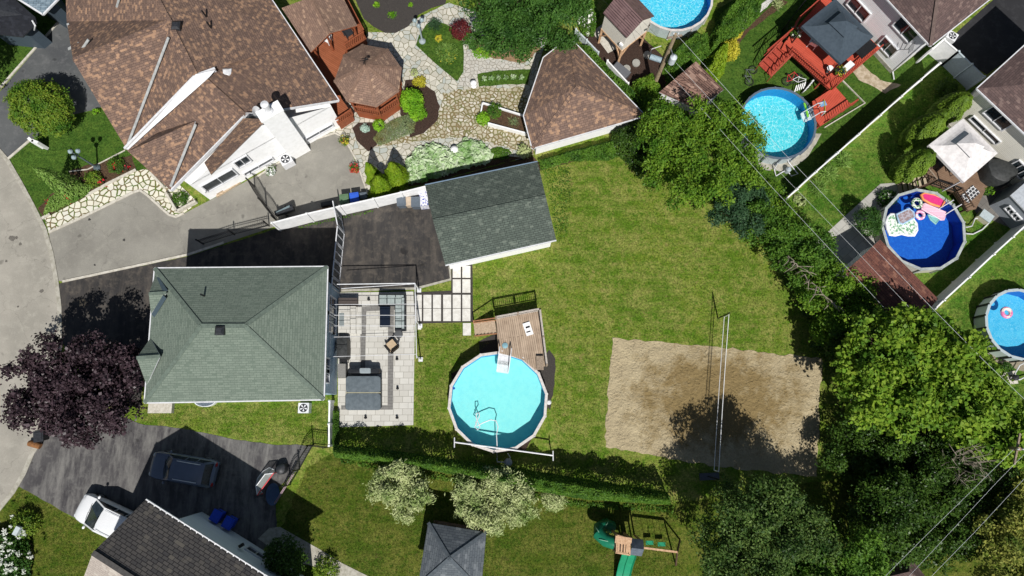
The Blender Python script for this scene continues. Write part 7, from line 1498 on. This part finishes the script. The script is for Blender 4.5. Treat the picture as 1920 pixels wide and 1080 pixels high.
# ================================================================ garden plants
shrub('maple_bush', 'bright lime green mounded bush beside the octagonal gazebo', 771, 187, .85, 1.5, L_LIME, 2600, .14, zc=.9); shrub('maple_bush', 'lime green drooping bush just below the taller one by the gazebo', 783, 212, .6, .8, L_LIME, 1300, .13)
shrub('yellow_shrub', 'yellow flowering shrub above the lime green mound by the gazebo', 787, 153, .5, .6, L_YEL, 900, .09, ry=.42); shrub('leafy_shrub', 'small variegated hosta against the gazebo path', 777, 136, .3, .4, L_VAR, 300, .1)
shrub('red_maple', 'dark red Japanese maple at the edge of the island lawn', 864, 53, .75, 1.2, L_RED, 1900, .11, cat='maple', zc=.8); shrub('blue_grass', 'blue green grassy clump beside the pale lamp post', 815, 45, .6, .7, L_BLU, 900, .22, style='spiky', aspect=.1)
shrub('yellow_shrub', 'small round yellow shrub on the island lawn', 822, 72, .28, .4, L_YEL, 420, .08); shrub('lily_clump', 'clump of green and yellow day lilies on the island lawn', 838, 98, .9, .5, L_STR, 1600, .24, style='spiky', aspect=.12); shrub('lily_flowers', 'yellow blossoms standing over the day lily clump', 838, 100, .8, .6, L_YEL, 110, .1, style='ground', cat='flowers')
mass('hosta_bed', 'large bed of pale green hostas along the fence below the flagstone path', [(765, 300), (785, 278), (815, 270), (850, 285), (872, 262), (905, 270), (922, 290), (918, 305), (870, 318), (800, 338), (765, 345), (758, 325)], .55, 1500, .38, L_HOS, cat='hostas', aspect=.8, kind='stuff')
mass('juniper_bank', 'low spreading juniper below the octagonal gazebo', [(700, 262), (715, 240), (740, 225), (765, 215), (780, 230), (776, 250), (745, 262), (712, 275)], .5, 6500, .12, L_JUN, cat='juniper', aspect=.18)
shrub('leafy_shrub', 'bright green bush in front of the gazebo skirt', 711, 235, .45, .7, L_LIME, 700, .12); shrub('silver_shrub', 'round silvery shrub in the small mulch bed below the gazebo', 684, 240, .33, .4, L_SIL, 700, .1, cat='shrub')
for i, x in enumerate((908, 921, 935, 948, 963, 977)):
    shrub('hosta', ['first small hosta from the stone ball in the grass strip', 'second small hosta from the stone ball in the grass strip', 'third small hosta from the stone ball in the grass strip', 'third small hosta from the garage in the grass strip', 'second small hosta from the garage in the grass strip', 'small hosta nearest the garage in the grass strip'][i], x, 147 - i * .5, .22, .25, L_HOS, 60, .2, 'hostas in the grass strip', style='spiky', aspect=.35, cat='hosta')
for i, (x, y, s_, l) in enumerate(((706, 9, .28, 'left small green plant in the dark gravel bed'), (735, 28, .4, 'largest green plant in the dark gravel bed near the path'), (770, 9, .18, 'right tiny green plant in the dark gravel bed'))): shrub('small_plant', l, x, y, s_, .3, L_LIME, 220, .14, style='spiky', cat='plant', aspect=.3)
shrub('leafy_shrub', 'green bush at the left end of the raised garden bed', 905, 222, .5, .7, L_LIME, 900, .11); shrub('leafy_shrub', 'dark green bush inside the raised garden bed', 928, 208, .6, .7, L_HED, 1000, .12); shrub('leafy_shrub', 'dry grassy plant inside the raised garden bed near the garage', 962, 230, .6, .5, L_JUN, 700, .2, style='spiky', aspect=.12)
shrub('ground_cover', 'low green ground cover between hostas and garage corner', 935, 287, .9, .3, L_HED, 1500, .1, style='ground', ry=.5); shrub('leafy_shrub', 'small bush at the lower left corner of the brown roofed garage', 983, 283, .5, .6, L_VAR, 500, .14); shrub('ground_cover', 'low green plants under the big tree beside the dry earth bed', 905, 98, .8, .3, L_LIME, 900, .1, style='ground', ry=.5)
shrub('leafy_shrub', 'small green bush on the shaded side of the red leaved maple', 885, 75, .7, .8, L_OAK, 1200, .13)
# front bed
shrub('pine_shrub', 'tall feathery young tree leaning over the front lawn by the road', 100, 335, .95, 4.2, L_STR, 1500, .2, zc=2.2, cat='young tree', aspect=.35, style='cone'); 
mass('flower_border', 'mixed green border of perennials along the front lawn bed', [(85, 405), (95, 375), (125, 350), (150, 340), (175, 352), (165, 368), (110, 395)], .7, 3600, .13, L_STR, cat='plants', kind='stuff')
shrub('rose_bush', 'rose bush with red flowers in the bed below the grey lamp post', 218, 310, .6, .7, L_HED, 800, .11)
for i, (x, y, n_, l) in enumerate(((218, 310, 26, 'red roses on the bush below the grey lamp post'), (190, 341, 16, 'cluster of red blossoms in the middle of the front bed'), (124, 370, 26, 'red blossoms in the lower part of the front border'), (235, 316, 8, 'few red blossoms nearest the brown roofed house'), (90, 380, 10, 'red blossoms at the kerb end of the front border'))): shrub('red_flowers', l, x, y, .35, .8, L_REDF, n_, .13, style='ground', aspect=.9, cat='flowers')
shrub('leafy_shrub', 'low green shrub between the lamp post and the white bed edge', 175, 335, .6, .6, L_BUSH, 800, .13)
shrub('leafy_shrub', 'green plants inside the white framed planter at the house corner', 338, 372, .55, .4, L_HED, 700, .11); shrub('leafy_shrub', 'yellow green plant at the eave corner of the brown roofed house', 180, 210, .25, .5, L_LIME, 180, .12)
# hydrangea
mass('hydrangea_bush', 'big hydrangea bush in the bottom left corner of the lawn', [(-30, 1000), (20, 990), (45, 1010), (50, 1050), (40, 1110), (-40, 1110)], 1.3, 5000, .17, L_OAK, cat='hydrangea', zt=.8)
P_ = []; c0 = G(12, 1040, 1.3)
for k in range(70): P_.append((c0.x + rng.normal() * .75, c0.y + rng.normal() * .9, 1.25 + rng.random() * .35))
P_ = np.array(P_); PP = np.repeat(P_, 14, 0) + rng.normal(size=(70 * 14, 3)) * .05; leaf_o = leaf_obj('hydrangea_flowers', PP, rng.normal(size=PP.shape) * .5 + np.array([0, 0, 1]), np.full(len(PP), .09), L_WHT, None, .9); tag(leaf_o, 'white round flower heads of the hydrangea in the bottom left corner', 'flowers')
shrub('leafy_shrub', 'round green bush behind the letter box post on the lower left lawn', 45, 985, .9, 1.0, L_BUSH, 2200, .12)
# right yards
for i, (x, y, l) in enumerate(((1535, 352, 'spiky plant nearest the fence end in the row along the white fence'), (1555, 323, 'middle spiky plant in the row along the white fence'), (1580, 300, 'spiky plant farthest from the side path in the row along the white fence'))): shrub('spiky_plant', l, x, y, .72, .7, L_STR, 420, .42, 'spiky plants along the white fence', style='spiky', aspect=.1, cat='plant')
shrub('leafy_shrub', 'pale variegated hosta at the lower end of the white fence', 1500, 376, .42, .4, L_VAR, 320, .18); tree('young_tree', 'fern leaved shrub between the side path and the deep blue pool', [(1625, 410, 1.6, .8, .9), (1632, 425, 1.4, .7, .7)], 150, 26, .16, .18, L_OAK, .06, .25, cat='shrub')
shrub('flowering_shrub', 'dark shrub with white flowers at the upper left of the deep blue pool', 1664, 372, .7, .8, L_OAK, 1000, .13); shrub('white_flowers', 'white flower heads on the dark shrub by the deep blue pool', 1664, 371, .6, .95, L_WHT, 60, .14, style='ground', aspect=.9, cat='flowers')
shrub('blossom_plant', 'pale tufted plant on the soil beside the strip of white stones', 1458, 8, .55, .5, L_VAR, 260, .25, style='spiky', aspect=.12, cat='plant'); shrub('leafy_shrub', 'small dark shrub on the gravel border of the right edge pool', 1887, 688, .35, .6, L_OAK, 420, .11)
shrub('leafy_shrub', 'low shrub in the shade of the grey fence near the beige house', 1775, 165, .8, .9, L_DK, 1000, .14)
shrub('small_plant', 'young plant at the corner between the hedge end and the patio', 690, 838, .3, .5, L_HED, 160, .13, style='spiky', cat='plant', aspect=.3)
mass('rough_grass', 'taller rough grass along the lower edge of the long clipped hedge', [(640, 858), (820, 888), (950, 915), (1100, 941), (1262, 950), (1262, 962), (1100, 952), (950, 928), (820, 898), (640, 868)], .3, 5000, .14, L_HED, cat='grass', kind='stuff')

tree('spruce_tree', 'unseen tall dark tree added beyond the left edge to shade the top left lawn', [(-150, 110, 6, 1.9, 2.2), (-130, 150, 5, 1.9, 2.0), (-170, 80, 6, 1.8, 2.0), (-150, 20, 6, 1.8, 2.0)], 500, 26, .3, .2, L_DK, .2, .5)  # tree out of view, added for the shadow it casts on this lawn

mass('undergrowth', 'dense green undergrowth filling the tree belt beyond the sand court', [(1410, 400), (1450, 400), (1520, 470), (1580, 560), (1650, 640), (1720, 780), (1860, 860), (1880, 920), (1760, 1060), (1700, 1090), (1540, 1090), (1590, 930), (1610, 850), (1575, 780), (1590, 720), (1540, 640), (1490, 550), (1440, 470)], 1.5, 26000, .17, L_DK, cat='undergrowth', kind='stuff', zt=.8)
mass('lawn_tufts', 'short grass tufts over the sunny middle lawn', [(885, 500), (1045, 460), (1060, 300), (1150, 290), (1300, 385), (1400, 440), (1500, 600), (1560, 680), (1570, 890), (1540, 880), (1541, 668), (1148, 632), (1130, 842), (1260, 870), (1260, 915), (1050, 875), (1035, 770), (1050, 680), (1020, 580), (890, 600)], .05, 60000, .085, LAWN, cat='grass', kind='stuff', aspect=.22)
mass('lawn_tufts', 'short grass tufts on the strip between patio and turquoise pool', [(780, 608), (868, 606), (885, 640), (925, 640), (850, 690), (835, 770), (850, 830), (640, 805), (778, 800)], .05, 9000, .085, LAWN, cat='grass', kind='stuff', aspect=.22)
mass('lawn_tufts', 'short grass tufts below the green roofed house', [(275, 762), (614, 756), (614, 836), (460, 824), (340, 800), (262, 795)], .05, 11000, .085, LAWN, cat='grass', kind='stuff', aspect=.22)
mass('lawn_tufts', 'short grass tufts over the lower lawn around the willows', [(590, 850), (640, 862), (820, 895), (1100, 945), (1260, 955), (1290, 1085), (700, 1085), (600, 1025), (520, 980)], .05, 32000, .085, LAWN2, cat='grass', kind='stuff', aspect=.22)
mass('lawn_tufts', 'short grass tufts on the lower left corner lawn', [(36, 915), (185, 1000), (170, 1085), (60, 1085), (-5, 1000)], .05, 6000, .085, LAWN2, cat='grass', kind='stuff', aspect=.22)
mass('lawn_tufts', 'short grass tufts on the cedar yard lawn', [(1465, 395), (1770, 130), (1800, 190), (1700, 280), (1650, 345), (1530, 455)], .05, 15000, .085, LUSHR, cat='grass', kind='stuff', aspect=.22)
mass('lawn_tufts', 'short grass tufts on the far right lawn', [(1745, 600), (1930, 430), (1930, 545), (1830, 600), (1850, 680), (1920, 720), (1920, 850), (1800, 700)], .05, 12000, .085, LUSHR, cat='grass', kind='stuff', aspect=.22)
